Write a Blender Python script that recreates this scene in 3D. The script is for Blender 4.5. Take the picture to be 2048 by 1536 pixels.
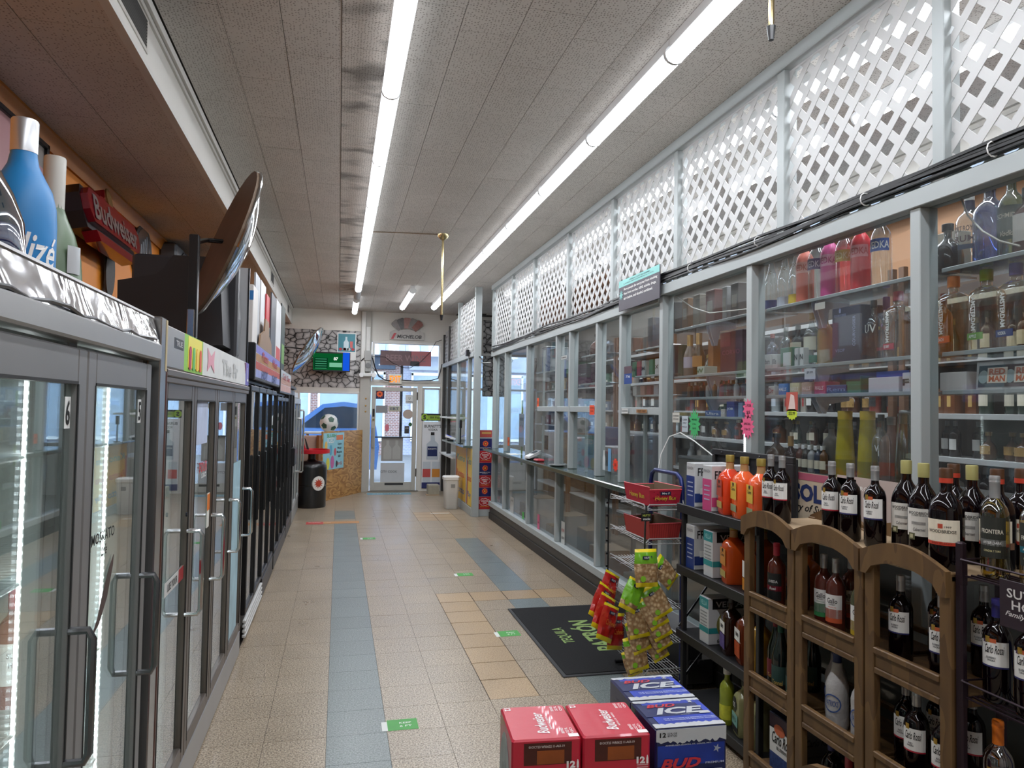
import bpy, math, random
from mathutils import Vector, Matrix
for _o in list(bpy.data.objects): bpy.data.objects.remove(_o)
sc = bpy.context.scene
COL = sc.collection
rnd = random.Random(11)
PI = math.pi
# ------------------------------------------------------------------ camera
F0, YAW, PITCH, ROLL, CAMH = 1440.17, .2353, .0358, .0163, 1.6837
def cam_axes():
    cy, sy = math.cos(YAW), math.sin(YAW); cp, sp = math.cos(PITCH), math.sin(PITCH)
    f = Vector((sy*cp, cy*cp, sp)); r = Vector((cy, -sy, 0)); u = r.cross(f)
    c, s = math.cos(ROLL), math.sin(ROLL)
    return f, c*r+s*u, c*u-s*r
CF, CR, CU = cam_axes()
cam_d = bpy.data.cameras.new('camera'); cam = bpy.data.objects.new('camera', cam_d); COL.objects.link(cam)
cam_d.sensor_width = 36; cam_d.lens = F0/2048*36; cam_d.clip_start = .05; cam_d.clip_end = 200
cam.matrix_world = Matrix(((CR.x, CU.x, -CF.x, 0), (CR.y, CU.y, -CF.y, 0), (CR.z, CU.z, -CF.z, CAMH), (0, 0, 0, 1)))
sc.camera = cam
# ------------------------------------------------------------------ world, exposure
w = bpy.data.worlds.new('world'); sc.world = w; w.use_nodes = True
w.node_tree.nodes['Background'].inputs[0].default_value = (.70, .81, 1, 1)
w.node_tree.nodes['Background'].inputs[1].default_value = 4.0
sc.view_settings.view_transform = 'Standard'; sc.view_settings.look = 'None'
sc.view_settings.gamma = 1; sc.view_settings.use_curve_mapping = False
sc.view_settings.exposure = 0.8
TUBE, TUBE_SIDE = 25.0, 1.4   # emission of the ceiling tubes: downward strip and sides of the diffuser
sc.cycles.use_denoising = True
sc.cycles.max_bounces = 9; sc.cycles.diffuse_bounces = 4; sc.cycles.glossy_bounces = 4
sc.cycles.transparent_max_bounces = 28; sc.cycles.transmission_bounces = 4
sc.cycles.sample_clamp_indirect = 6; sc.cycles.caustics_reflective = False; sc.cycles.caustics_refractive = False

def ray(u, v): return CF+(u-1024)/F0*CR+(768-v)/F0*CU
def on_x(u, v, x): d = ray(u, v); t = x/d.x; return Vector((x, t*d.y, CAMH+t*d.z))
def on_y(u, v, y): d = ray(u, v); t = y/d.y; return Vector((t*d.x, y, CAMH+t*d.z))
def on_z(u, v, z): d = ray(u, v); t = (z-CAMH)/d.z; return Vector((t*d.x, t*d.y, z))
# ------------------------------------------------------------------ materials
def hx(h):
    if not isinstance(h, str): return tuple(h)
    h = h.lstrip('#'); out = []
    for i in (0, 2, 4):
        c = int(h[i:i+2], 16)/255
        out.append(c/12.92 if c <= .04045 else ((c+.055)/1.055)**2.4)
    return tuple(out)
MATS = {}
def newmat(name):
    m = bpy.data.materials.new(name); m.use_nodes = True; nt = m.node_tree; nt.nodes.clear()
    out = nt.nodes.new('ShaderNodeOutputMaterial'); return m, nt, out
def N(nt, t, **kw):
    n = nt.nodes.new('ShaderNode'+t)
    for k, v in kw.items():
        if k in ('op',): n.operation = v
        elif hasattr(n, k) and k not in n.inputs: setattr(n, k, v)
        else: n.inputs[k].default_value = v
    return n
def mul_var(nt, col, var, vs, coord='Object'):
    """colour times a soft noise, for hand-made surfaces"""
    tc = nt.nodes.new('ShaderNodeTexCoord'); no = N(nt, 'TexNoise', Scale=vs, Detail=3.0)
    nt.links.new(tc.outputs[coord], no.inputs['Vector'])
    mr = N(nt, 'MapRange'); mr.inputs['To Min'].default_value = 1-var; mr.inputs['To Max'].default_value = 1+var
    nt.links.new(no.outputs['Fac'], mr.inputs['Value'])
    mx = N(nt, 'VectorMath', op='SCALE'); mx.inputs[0].default_value = col
    nt.links.new(mr.outputs[0], mx.inputs['Scale']); return mx.outputs[0], no, tc
def M(h, rough=.5, metal=0, var=.08, vs=6, bump=0, bs=80, es=0, coat=0, spec=.5):
    key = (h, rough, metal, var, vs, bump, bs, es, coat, spec)
    if key in MATS: return MATS[key]
    m, nt, out = newmat('surface_%d' % len(MATS)); c = hx(h)
    p = nt.nodes.new('ShaderNodeBsdfPrincipled'); nt.links.new(p.outputs[0], out.inputs[0])
    p.inputs['Roughness'].default_value = rough; p.inputs['Metallic'].default_value = metal
    p.inputs['Coat Weight'].default_value = coat; p.inputs['Specular IOR Level'].default_value = spec
    o, no, tc = mul_var(nt, c, var, vs); nt.links.new(o, p.inputs['Base Color'])
    if es:
        p.inputs['Emission Color'].default_value = (*c, 1); p.inputs['Emission Strength'].default_value = es
    if bump:
        n2 = N(nt, 'TexNoise', Scale=bs, Detail=4.0); nt.links.new(tc.outputs['Object'], n2.inputs['Vector'])
        b = N(nt, 'Bump', Strength=bump, Distance=.01); nt.links.new(n2.outputs['Fac'], b.inputs['Height']); nt.links.new(b.outputs[0], p.inputs['Normal'])
    MATS[key] = m; return m
def EM(h, s):
    key = ('em', h, s)
    if key in MATS: return MATS[key]
    m, nt, out = newmat('light_%d' % len(MATS)); e = N(nt, 'Emission', Strength=s); e.inputs[0].default_value = (*hx(h), 1)
    nt.links.new(e.outputs[0], out.inputs[0]); MATS[key] = m; return m
def GLASS(h='#ffffff', refl=1.0, power=4.0, base=.04, rough=.01, haze=0.0, streak=0):
    """thin clear sheet: tinted see-through plus an angle-dependent mirror; haze adds a faint film of dirt"""
    key = ('gl', h, refl, power, base, rough, haze, streak)
    if key in MATS: return MATS[key]
    m, nt, out = newmat('glass_%d' % len(MATS))
    tr = nt.nodes.new('ShaderNodeBsdfTransparent'); tr.inputs[0].default_value = (*hx(h), 1)
    gl = N(nt, 'BsdfGlossy', Roughness=rough); gl.inputs[0].default_value = (.95, .97, 1, 1)
    lw = N(nt, 'LayerWeight', Blend=.5); pw = N(nt, 'Math', op='POWER'); pw.inputs[1].default_value = power
    nt.links.new(lw.outputs['Facing'], pw.inputs[0])
    mr = N(nt, 'MapRange'); mr.inputs['To Min'].default_value = base; mr.inputs['To Max'].default_value = refl
    nt.links.new(pw.outputs[0], mr.inputs['Value'])
    a = tr
    if haze:
        df = N(nt, 'BsdfDiffuse'); df.inputs[0].default_value = (.6, .62, .62, 1)
        mh = nt.nodes.new('ShaderNodeMixShader'); mh.inputs[0].default_value = haze
        if streak:
            tc = nt.nodes.new('ShaderNodeTexCoord'); no = N(nt, 'TexNoise', Scale=streak, Detail=4.0); nt.links.new(tc.outputs['Object'], no.inputs['Vector'])
            r2 = N(nt, 'MapRange'); r2.inputs['From Min'].default_value = .35; r2.inputs['From Max'].default_value = .75; r2.inputs['To Max'].default_value = haze*2
            nt.links.new(no.outputs['Fac'], r2.inputs['Value']); nt.links.new(r2.outputs[0], mh.inputs[0])
        nt.links.new(tr.outputs[0], mh.inputs[1]); nt.links.new(df.outputs[0], mh.inputs[2]); a = mh
    mx = nt.nodes.new('ShaderNodeMixShader'); nt.links.new(mr.outputs[0], mx.inputs[0])
    nt.links.new(a.outputs[0], mx.inputs[1]); nt.links.new(gl.outputs[0], mx.inputs[2]); nt.links.new(mx.outputs[0], out.inputs[0])
    MATS[key] = m; return m
# ------------------------------------------------------------------ geometry
class MB:
    def __init__(s, o=(0, 0, 0)): s.v = []; s.f = []; s.o = o
    def add(s, vs, fs):
        n = len(s.v); ox, oy, oz = s.o
        s.v += [(p[0]-ox, p[1]-oy, p[2]-oz) for p in vs]; s.f += [tuple(i+n for i in f) for f in fs]; return s
    def box(s, x0, x1, y0, y1, z0, z1):
        vs = [(x, y, z) for z in (z0, z1) for y in (y0, y1) for x in (x0, x1)]
        return s.add(vs, [(0, 2, 3, 1), (4, 5, 7, 6), (0, 1, 5, 4), (2, 6, 7, 3), (0, 4, 6, 2), (1, 3, 7, 5)])
    def bbox(s, x0, x1, y0, y1, z0, z1, b=.004):
        """box with softened edges"""
        b = min(b, (x1-x0)*.45, (y1-y0)*.45, (z1-z0)*.45); vs = []; rings = []
        for z, i in ((z0, b), (z0+b, 0), (z1-b, 0), (z1, b)):
            X0, X1, Y0, Y1 = x0+i, x1-i, y0+i, y1-i
            vs += [(X0+b, Y0, z), (X1-b, Y0, z), (X1, Y0+b, z), (X1, Y1-b, z), (X1-b, Y1, z), (X0+b, Y1, z), (X0, Y1-b, z), (X0, Y0+b, z)]
        fs = [tuple(range(7, -1, -1)), tuple(range(24, 32))]
        for k in range(3):
            for i in range(8): j = (i+1) % 8; fs.append((k*8+i, k*8+j, k*8+8+j, k*8+8+i))
        return s.add(vs, fs)
    def hexa(s, p):  # 8 corners: bottom four ccw, top four ccw
        return s.add(p, [(3, 2, 1, 0), (4, 5, 6, 7), (0, 1, 5, 4), (1, 2, 6, 5), (2, 3, 7, 6), (3, 0, 4, 7)])
    def tube(s, pts, r, n=8, cap=True):
        pts = [Vector(p) for p in pts]; vs = []; fs = []; m = len(pts); pa = None
        rs = r if isinstance(r, (list, tuple)) else [r]*m
        for i, p in enumerate(pts):
            d = (pts[min(i+1, m-1)]-pts[max(i-1, 0)]).normalized()
            a = pa-d*pa.dot(d) if pa is not None else None
            if a is None or a.length < 1e-4:
                a = d.cross(Vector((0, 0, 1))); a = a if a.length > 1e-3 else Vector((1, 0, 0))
            a.normalize(); pa = a; b = d.cross(a)
            vs += [p+(a*math.cos(2*PI*k/n)+b*math.sin(2*PI*k/n))*rs[i] for k in range(n)]
        for i in range(m-1):
            for k in range(n): q = (k+1) % n; fs.append((i*n+k, i*n+q, i*n+n+q, i*n+n+k))
        if cap: fs += [tuple(range(n-1, -1, -1)), tuple(range((m-1)*n, m*n))]
        return s.add(vs, fs)
    def lathe(s, prof, n=20, c=(0, 0, 0), sx=1, sy=1, pw=None, rot=0):
        """profile of (radius, z[, squareness]) turned about z"""
        vs = []; fs = []; m = len(prof)
        for q in prof:
            r, z = q[0], q[1]; e = q[2] if len(q) > 2 else 2
            for k in range(n):
                t = 2*PI*(k+.5)/n; ct, st = math.cos(t), math.sin(t)
                k2 = 1 if e == 2 else 1/((abs(ct)**e+abs(st)**e)**(1/e))
                x, y = r*k2*ct*sx, r*k2*st*sy
                cr, sr = math.cos(rot), math.sin(rot)
                vs.append((c[0]+x*cr-y*sr, c[1]+x*sr+y*cr, c[2]+z))
        for i in range(m-1):
            for k in range(n): q = (k+1) % n; fs.append((i*n+k, i*n+q, i*n+n+q, i*n+n+k))
        fs += [tuple(range(n-1, -1, -1)), tuple(range((m-1)*n, m*n))]
        return s.add(vs, fs)
    def prism(s, poly, fn, d0, d1):
        """polygon (ccw) carried by fn(a, b, depth) between depths d0, d1"""
        n = len(poly); vs = [fn(a, b, d0) for a, b in poly]+[fn(a, b, d1) for a, b in poly]
        return s.add(vs, [tuple(range(n-1, -1, -1)), tuple(range(n, 2*n))]+[(i, (i+1) % n, n+(i+1) % n, n+i) for i in range(n)])
    def arc(s, r, z0, z1, a0, a1, n=10, t=.0006, r1=None):
        """curved sheet round z, for labels"""
        r1 = r if r1 is None else r1; vs = []; fs = []
        for i in range(n+1):
            a = a0+(a1-a0)*i/n
            for rr, z in ((r+t, z0), (r1+t, z1)): vs.append((rr*math.cos(a), rr*math.sin(a), z))
        for i in range(n): fs.append((2*i, 2*i+2, 2*i+3, 2*i+1))
        return s.add(vs, fs)
def mesh_of(mb, mat, smooth=False):
    me = bpy.data.meshes.new('m'); me.from_pydata([tuple(p) for p in mb.v], [], mb.f)
    for q in (mat if isinstance(mat, (list, tuple)) else [mat]): me.materials.append(q)
    if smooth:
        me.polygons.foreach_set('use_smooth', [True]*len(me.polygons))
        me.set_sharp_from_angle(angle=math.radians(38))
    return me
def obj(name, mb, mat=None, parent=None, loc=None, smooth=False, label=None, rz=0):
    me = mb if isinstance(mb, bpy.types.Mesh) else mesh_of(mb, mat, smooth)
    o = bpy.data.objects.new(name, me); COL.objects.link(o)
    if parent is not None: o.parent = parent
    if loc is not None: o.location = loc
    if rz: o.rotation_euler = (0, 0, rz)
    if label: o['label'] = label
    return o
def tag(o, label, cat, group=None):
    o['label'] = label; o['category'] = cat
    if group: o['group'] = group
    return o
def thing(name, label, cat, loc=(0, 0, 0), rz=0, group=None):
    o = bpy.data.objects.new(name, None); COL.objects.link(o); o.empty_display_size = .05
    o.location = loc; o.rotation_euler = (0, 0, rz); return tag(o, label, cat, group)
def struct(name, mb, mat, smooth=False):
    o = obj(name, mb, mat, smooth=smooth); o['kind'] = 'structure'; return o
def dup(root, loc=None, rz=None, label=None, group=None, parent=None):
    r = root.copy(); COL.objects.link(r)
    if parent is not None: r.parent = parent
    if loc is not None: r.location = loc
    if rz is not None: r.rotation_euler = (0, 0, rz)
    if label: r['label'] = label
    if group: r['group'] = group
    for ch in list(root.children): dup(ch, parent=r)
    return r
# ------------------------------------------------------------------ writing
_T = {}
def text_geo(s, shear=0, bold=0):
    k = (s, shear, bold)
    if k in _T: return _T[k]
    c = bpy.data.curves.new('t', 'FONT'); c.body = s; c.size = 1; c.shear = shear; c.offset = bold; c.resolution_u = 2
    c.align_x = 'CENTER'; o = bpy.data.objects.new('t', c)
    me = bpy.data.meshes.new_from_object(o)
    vs = [(v.co.x, v.co.y) for v in me.vertices]; fs = [tuple(p.vertices) for p in me.polygons]
    bpy.data.meshes.remove(me); bpy.data.objects.remove(o); bpy.data.curves.remove(c)
    xs = [p[0] for p in vs]; ys = [p[1] for p in vs]
    x0, x1, y0, y1 = min(xs), max(xs), min(ys), max(ys)
    g = ([((x-x0)/(x1-x0)-.5, (y-y0)/(y1-y0)-.5) for x, y in vs], fs, (x1-x0)/(y1-y0)); _T[k] = g; return g
def letters(parent, s, c, u, v, w, h, mat, shear=0, bold=.015, name='lettering', off=.0012, mb=None):
    """flat writing of size w by h centred at c, along unit vectors u (reading) and v (up)"""
    vs, fs, asp = text_geo(s, shear, bold); u = Vector(u); v = Vector(v); n = u.cross(v); c = Vector(c)+n*off
    if w is None: w = h*asp
    if mb is None: mb = MB(); own = True
    else: own = False
    mb.add([c+u*(x*w)+v*(y*h) for x, y in vs], fs)
    return obj(name, mb, mat, parent) if own else mb
def letters_round(parent, s, r, a, z, w, h, mat, shear=0, bold=.015, name='lettering', off=.0011):
    """writing bent round a bottle of radius r, centred at angle a and height z"""
    vs, fs, asp = text_geo(s, shear, bold)
    if w is None: w = h*asp
    mb = MB(); mb.add([((r+off)*math.cos(a+x*w/r), (r+off)*math.sin(a+x*w/r), z+y*h) for x, y in vs], fs)
    return obj(name, mb, mat, parent)
def nth(i):
    a = 'first second third fourth fifth sixth seventh eighth ninth tenth eleventh twelfth thirteenth fourteenth fifteenth sixteenth seventeenth eighteenth nineteenth twentieth'.split()
    return a[i] if i < 20 else ('twenty-' if i < 29 else 'thirty-')+a[(i-20) % 10] if i not in (29, 39) else ('thirtieth' if i == 29 else 'fortieth')
UX, UY, UZ = Vector((1, 0, 0)), Vector((0, 1, 0)), Vector((0, 0, 1))
def sheet(name, parent, c, u, v, w, h, mat, off=.001, label=None, t=.0008):
    u = Vector(u); v = Vector(v); n = u.cross(v); c = Vector(c); mb = MB()
    mb.prism([(-w/2, -h/2), (w/2, -h/2), (w/2, h/2), (-w/2, h/2)], lambda a, b, d: c+u*a+v*b+n*d, off-t, off)
    return obj(name, mb, mat, parent, label=label)
def ellipse(n, a, b, x=0, y=0): return [(x+a*math.cos(2*PI*i/n), y+b*math.sin(2*PI*i/n)) for i in range(n)]
def star(n, r0, r1, x=0, y=0, ph=0): return [(x+(r0 if i % 2 else r1)*math.cos(ph+PI*i/n), y+(r0 if i % 2 else r1)*math.sin(ph+PI*i/n)) for i in range(2*n)]
def shape(name, parent, poly, c, u, v, mat, off=.002, t=.001, label=None):
    u = Vector(u); v = Vector(v); n = u.cross(v); c = Vector(c); mb = MB()
    mb.prism(poly, lambda a, b, d: c+u*a+v*b+n*d, off-t, off); return obj(name, mb, mat, parent, label=label)
WHITE = M('#e9e9e6', .5); BLACK = M('#101012', .5); INK = M('#161616', .6)
# ================================================================== THE SETTING
YF, ZC, XL, XS, XP, XE, YB = 14.75, 3.62, -1.75, -.95, 2.30, 4.25, -2.5
T = .3048; TX, TY = -.021, 3.5397
def floor_mat(c0, c1, c2, name):
    m, nt, out = newmat(name); p = nt.nodes.new('ShaderNodeBsdfPrincipled'); nt.links.new(p.outputs[0], out.inputs[0])
    tc = nt.nodes.new('ShaderNodeTexCoord'); oi = nt.nodes.new('ShaderNodeObjectInfo')
    ad = N(nt, 'VectorMath', op='ADD'); sc_ = N(nt, 'VectorMath', op='SCALE'); sc_.inputs['Scale'].default_value = 1.0
    nt.links.new(tc.outputs['Object'], ad.inputs[0]); nt.links.new(oi.outputs['Location'], ad.inputs[1])
    v1 = N(nt, 'TexNoise', Scale=120.0, Detail=2.0); v2 = N(nt, 'TexNoise', Scale=95.0, Detail=1.0); v3 = N(nt, 'TexNoise', Scale=3.0, Detail=3.0)
    for q in (v1, v2, v3): nt.links.new(ad.outputs[0], q.inputs['Vector'])
    r = nt.nodes.new('ShaderNodeValToRGB'); r.color_ramp.elements[0].position = .36; r.color_ramp.elements[0].color = (*hx(c1), 1)
    r.color_ramp.elements[1].position = .62; r.color_ramp.elements[1].color = (*hx(c2), 1); e = r.color_ramp.elements.new(.48); e.color = (*hx(c0), 1)
    nt.links.new(v1.outputs['Fac'], r.inputs[0])
    mr = N(nt, 'MapRange'); mr.inputs['To Min'].default_value = .95; mr.inputs['To Max'].default_value = 1.03; nt.links.new(oi.outputs['Random'], mr.inputs['Value'])
    m3 = N(nt, 'MapRange'); m3.inputs['To Min'].default_value = .82; m3.inputs['To Max'].default_value = 1.16; nt.links.new(v3.outputs['Fac'], m3.inputs['Value'])
    mm = N(nt, 'Math', op='MULTIPLY'); nt.links.new(mr.outputs[0], mm.inputs[0]); nt.links.new(m3.outputs[0], mm.inputs[1])
    s = N(nt, 'VectorMath', op='SCALE'); nt.links.new(r.outputs[0], s.inputs[0]); nt.links.new(mm.outputs[0], s.inputs['Scale']); nt.links.new(s.outputs[0], p.inputs['Base Color'])
    m4 = N(nt, 'MapRange'); m4.inputs['To Min'].default_value = .22; m4.inputs['To Max'].default_value = .42; nt.links.new(v3.outputs['Fac'], m4.inputs['Value']); nt.links.new(m4.outputs[0], p.inputs['Roughness'])
    b = N(nt, 'Bump', Strength=.06, Distance=.02); nt.links.new(v3.outputs['Fac'], b.inputs['Height']); nt.links.new(b.outputs[0], p.inputs['Normal'])
    return m
FM = {'beige': floor_mat('#96856f', '#5c5043', '#b8aa95', 'beige_tile'), 'blue': floor_mat('#6f7877', '#596362', '#858d8b', 'blue_tile'), 'tan': floor_mat('#a88e6c', '#94795a', '#b9a180', 'tan_tile')}
floor = struct('floor', MB().box(XL, XE, YB, YF+.1, -.05, -.0035), M('#2e2822', .8))
fme = {k: mesh_of(MB().box(-q, q, -q, q, -.0035, 0), FM[k]) for k, q in (('beige', .1514), ('blue', .1515), ('tan', .1485))}
def tile_kind(c, r):
    if c == 3 and 2 <= r <= 9 or r == 9 and 3 <= c <= 6: return 'tan'
    if r in (24, 25, 26) and c in (4, 5): return 'tan'
    if c == 0 and r <= 27 and r != 24: return 'blue'
    if c == 5 and r <= 18: return 'blue'
    return 'beige'
far = {k: MB() for k in FM}
for r in range(-18, 37):
    for c in range(-2, 8):
        x, y = TX+(c+.5)*T, TY+(r+.5)*T; k = tile_kind(c, r); dz = rnd.uniform(-.0006, 0)
        if -1 <= r <= 28: obj('floor_tile', fme[k], parent=floor, loc=(x, y, dz))
        elif x > 2.28 and False: pass
        else: far[k].box(x-.1518, x+.1518, y-.1518, y+.1518, -.0035, dz)
for k, mb in far.items():
    if mb.f: obj('distant_floor_tiles', mb, FM[k], floor)['kind'] = 'stuff'
mbk = MB()
for i in range(6):
    for j in range(40): x, y = 2.42+i*T, .6+j*.36; mbk.box(x, x+.301, y, y+.356, -.0035, 0)
obj('storeroom_floor_tiles', mbk, M('#6d6459', .5, var=.2), floor)['kind'] = 'stuff'
# ---- ceiling
def ceil_mat(h, name, stain=0):
    m, nt, out = newmat(name); p = N(nt, 'BsdfPrincipled', Roughness=.8); nt.links.new(p.outputs[0], out.inputs[0])
    tc = nt.nodes.new('ShaderNodeTexCoord'); oi = nt.nodes.new('ShaderNodeObjectInfo')
    ad = N(nt, 'VectorMath', op='ADD'); nt.links.new(tc.outputs['Object'], ad.inputs[0]); nt.links.new(oi.outputs['Location'], ad.inputs[1])
    vo = N(nt, 'TexVoronoi', Scale=62.0, Randomness=.45); nt.links.new(ad.outputs[0], vo.inputs['Vector'])
    r = nt.nodes.new('ShaderNodeValToRGB'); r.color_ramp.elements[0].position = .2; r.color_ramp.elements[1].position = .32
    c = hx(h); r.color_ramp.elements[0].color = (c[0]*.45, c[1]*.43, c[2]*.41, 1); r.color_ramp.elements[1].color = (*c, 1)
    nt.links.new(vo.outputs['Distance'], r.inputs[0]); last = r.outputs[0]
    n2 = N(nt, 'TexNoise', Scale=2.2, Detail=4.0); nt.links.new(ad.outputs[0], n2.inputs['Vector'])
    mr = N(nt, 'MapRange'); mr.inputs['To Min'].default_value = .86; mr.inputs['To Max'].default_value = 1.1; nt.links.new(n2.outputs['Fac'], mr.inputs['Value']); f = mr.outputs[0]
    if stain:
        mp = N(nt, 'Mapping'); mp.inputs['Scale'].default_value = (3.0, 5.5, 1); nt.links.new(ad.outputs[0], mp.inputs['Vector'])
        n3 = N(nt, 'TexNoise', Scale=1.0, Detail=2.0); nt.links.new(mp.outputs[0], n3.inputs['Vector'])
        m2 = N(nt, 'MapRange'); m2.inputs['From Min'].default_value = .5; m2.inputs['From Max'].default_value = .68; m2.inputs['To Min'].default_value = 1; m2.inputs['To Max'].default_value = .42
        nt.links.new(n3.outputs['Fac'], m2.inputs['Value'])
        mm = N(nt, 'Math', op='MULTIPLY'); nt.links.new(f, mm.inputs[0]); nt.links.new(m2.outputs[0], mm.inputs[1]); f = mm.outputs[0]
    s = N(nt, 'VectorMath', op='SCALE'); nt.links.new(last, s.inputs[0]); nt.links.new(f, s.inputs['Scale']); nt.links.new(s.outputs[0], p.inputs['Base Color'])
    return m
CT = ceil_mat('#cdc8c1', 'ceiling_tile_white'); CTS = ceil_mat('#d0cac2', 'ceiling_tile_stained', 1); CTD = M('#35322f', .9)
ceiling = struct('ceiling', MB().box(XL, XE, YB, YF+.1, ZC+.008, ZC+.1), CTD)
PX_, PY_ = .2925, .585
cme = [mesh_of(MB().box(-PX_/2+.0015, PX_/2-.0015, -PY_/2+.0015, PY_/2-.0015, 0, .008), m) for m in (CT,)]
cms = mesh_of(MB().box(-PX_/2+.0015, PX_/2-.0015, -PY_/4+.0015, PY_/4-.0015, 0, .008), CTS)
for k in range(-3, 8):
    x = -.032+(k+.5)*PX_; off = [0, .19, .4, .08, .3, .5, .22, .43, .11, .35, .02][k+3]; y = 2.2+off
    if k == 0:
        y = 2.3
        while y < YF-.14: obj('ceiling_tile', cms, parent=ceiling, loc=(x, y, ZC-.004)); y += PY_/2
        e = y-PY_/4; obj('ceiling_tile', MB().box(x-PX_/2, x+PX_/2, e, YF, ZC-.004, ZC+.004), CTS, ceiling)
    else:
        while y < YF-.29: obj('ceiling_tile', cme[0], parent=ceiling, loc=(x, y, ZC+rnd.uniform(-.002, 0))); y += PY_
        e = y-PY_/2
        if YF-e > .01: obj('ceiling_tile', MB().box(x-PX_/2+.0015, x+PX_/2-.0015, e, YF, ZC, ZC+.008), CT, ceiling)
mb = MB()
for k in range(6):
    for j in range(22):
        x = 2.31+k*PX_; y = 1.2+j*PY_+.2*(k % 3); mb.box(x, min(x+PX_-.003, 3.94), y, y+PY_-.003, ZC, ZC+.008)
for k in range(11):
    for j in range(8): x = -.909+k*PX_; y = YB+j*PY_; mb.box(x, x+PX_-.003, y, y+PY_-.003, ZC, ZC+.008)
obj('distant_ceiling_tiles', mb, CT, ceiling)['kind'] = 'stuff'
# ---- soffit on the left, lower ceiling, orange wall
OR = M('#dd8419', .55, var=.06, vs=1.5); WALLW = M('#d9d7d0', .6, var=.05, vs=2)
soff = struct('trim_1', MB().box(XS-.02, XS, YB, YF, 3.305, ZC), WALLW)
obj('lower_moulding', MB().box(XS-.03, XS+.012, YB, YF, 3.30, 3.325), M('#d4d2cc', .5), soff)
obj('upper_moulding', MB().box(XS, XS+.03, YB, YF, 3.575, ZC), M('#d4d2cc', .5), soff)
obj('upper_bead', MB().box(XS, XS+.014, YB, YF, 3.545, 3.57), M('#cfcdc7', .5), soff)
low = struct('trim_2', MB().box(XL, XS-.02, YB, YF, 3.313, 3.35), CTD)
for j in range(20):
    for k in range(2):
        y0 = 1.0+j*.7+.3*k
        if y0+.7 < YF: obj('ceiling_tile', MB().box(XL+.002+k*.395, XL+.393+k*.39, y0, y0+.697, 3.306, 3.313), CT, low)
wl = struct('wall_left', MB().box(XL-.1, XL, YB, YF, 0, ZC), OR)
obj('crown_moulding', MB().prism([(0, 3.2), (.018, 3.2), (.05, 3.29), (.05, 3.306), (0, 3.306)], lambda a, b, d: (XL+a, d, b), YB, YF), M('#b06a14', .5), wl)
for i, (y0, y1) in enumerate(((2.95, 3.745), (7.05, 7.6), (10.3, 10.72), (13.6, 13.95))):
    t = thing('air_vent', ['large dark grille nearest in the white soffit face', 'second dark grille along the white soffit, behind the tilted convex mirror', 'small dark grille in the white soffit above the standing display boards', 'small dark grille at the far end of the white soffit by the end wall'][i], 'vent', (XS, y0, 3.4))
    o_ = (XS, y0, 3.4); z0, z1 = 3.40, 3.535
    obj('frame', MB(o_).box(XS, XS+.006, y0-.02, y1+.02, z1, z1+.02).box(XS, XS+.006, y0-.02, y1+.02, z0-.02, z0).box(XS, XS+.006, y0-.02, y0, z0, z1).box(XS, XS+.006, y1, y1+.02, z0, z1), M('#cfccc5', .4), t)
    obj('backing', MB(o_).box(XS, XS+.001, y0, y1, z0, z1), M('#191817', .8), t)
    for k in range(9):
        z = z0+.008+k*.0148; obj('louvre', MB(o_).prism([(0, 0), (.006, .005), (.006, .0065), (0, .0015)], lambda a, b, d: (XS+a, d, z+b), y0, y1), M('#4a4844', .5), t)
# ---- end wall
wf = MB()
for x0, x1, z0, z1 in ((XL, -.80, 0, ZC), (-.80, .40, 0, .95), (-.80, .40, 1.99, ZC), (.40, .62, 0, ZC), (.62, 2.03, 3.02, ZC), (.62, 2.03, 2.13, 2.22), (1.56, 1.66, 0, 2.13), (1.66, 2.03, 0, .09), (2.03, 2.5, 0, ZC), (2.5, 4.0, 0, .9), (2.5, 4.0, 2.85, ZC), (4.0, XE, 0, ZC)):
    wf.box(x0, x1, YF, YF+.14, z0, z1)
wfo = struct('wall_front', wf, WALLW)
def stone_mat():
    m, nt, out = newmat('stone_print'); p = N(nt, 'BsdfPrincipled', Roughness=.6); nt.links.new(p.outputs[0], out.inputs[0])
    tc = nt.nodes.new('ShaderNodeTexCoord'); mp = N(nt, 'Mapping'); mp.inputs['Scale'].default_value = (7.6, 1, 9.0); nt.links.new(tc.outputs['Object'], mp.inputs['Vector'])
    nz = N(nt, 'TexNoise', Scale=.7, Detail=1.0); nt.links.new(mp.outputs[0], nz.inputs['Vector'])
    a = N(nt, 'VectorMath', op='ADD'); nt.links.new(mp.outputs[0], a.inputs[0]); nt.links.new(nz.outputs['Color'], a.inputs[1])
    v = N(nt, 'TexVoronoi', feature='DISTANCE_TO_EDGE', Scale=1.0, Randomness=.9); v.voronoi_dimensions = '3D'; nt.links.new(a.outputs[0], v.inputs['Vector'])
    r = nt.nodes.new('ShaderNodeValToRGB'); el = r.color_ramp.elements
    el[0].position = .03; el[0].color = (.008, .008, .008, 1); el[1].position = .42; el[1].color = (*hx('#c9c7c6'), 1)
    e = el.new(.05); e.color = (*hx('#8a8887'), 1); e = el.new(.16); e.color = (*hx('#adabaa'), 1)
    nt.links.new(v.outputs['Distance'], r.inputs[0]); nt.links.new(r.outputs[0], p.inputs['Base Color']); return m
ST = stone_mat()
obj('stone_wallpaper', MB().box(XL+.6, .395, YF-.006, YF, 2.07, 3.21), ST, wfo)
obj('stone_wallpaper', MB().box(2.9, 3.5, YF-.006, YF, 1.95, 3.55), ST, wfo)
obj('white_board_panel', MB().box(-.93, .395, YF-.004, YF, 3.21, 3.61), M('#dedbd2', .5), wfo)
PT = M('#b9b8b1', .45, var=.05); PTW = M('#dcdcd8', .45)
post = struct('trim_3', MB().bbox(.40, .60, YF-.05, YF+.001, 0, ZC, .004), PT)
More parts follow.
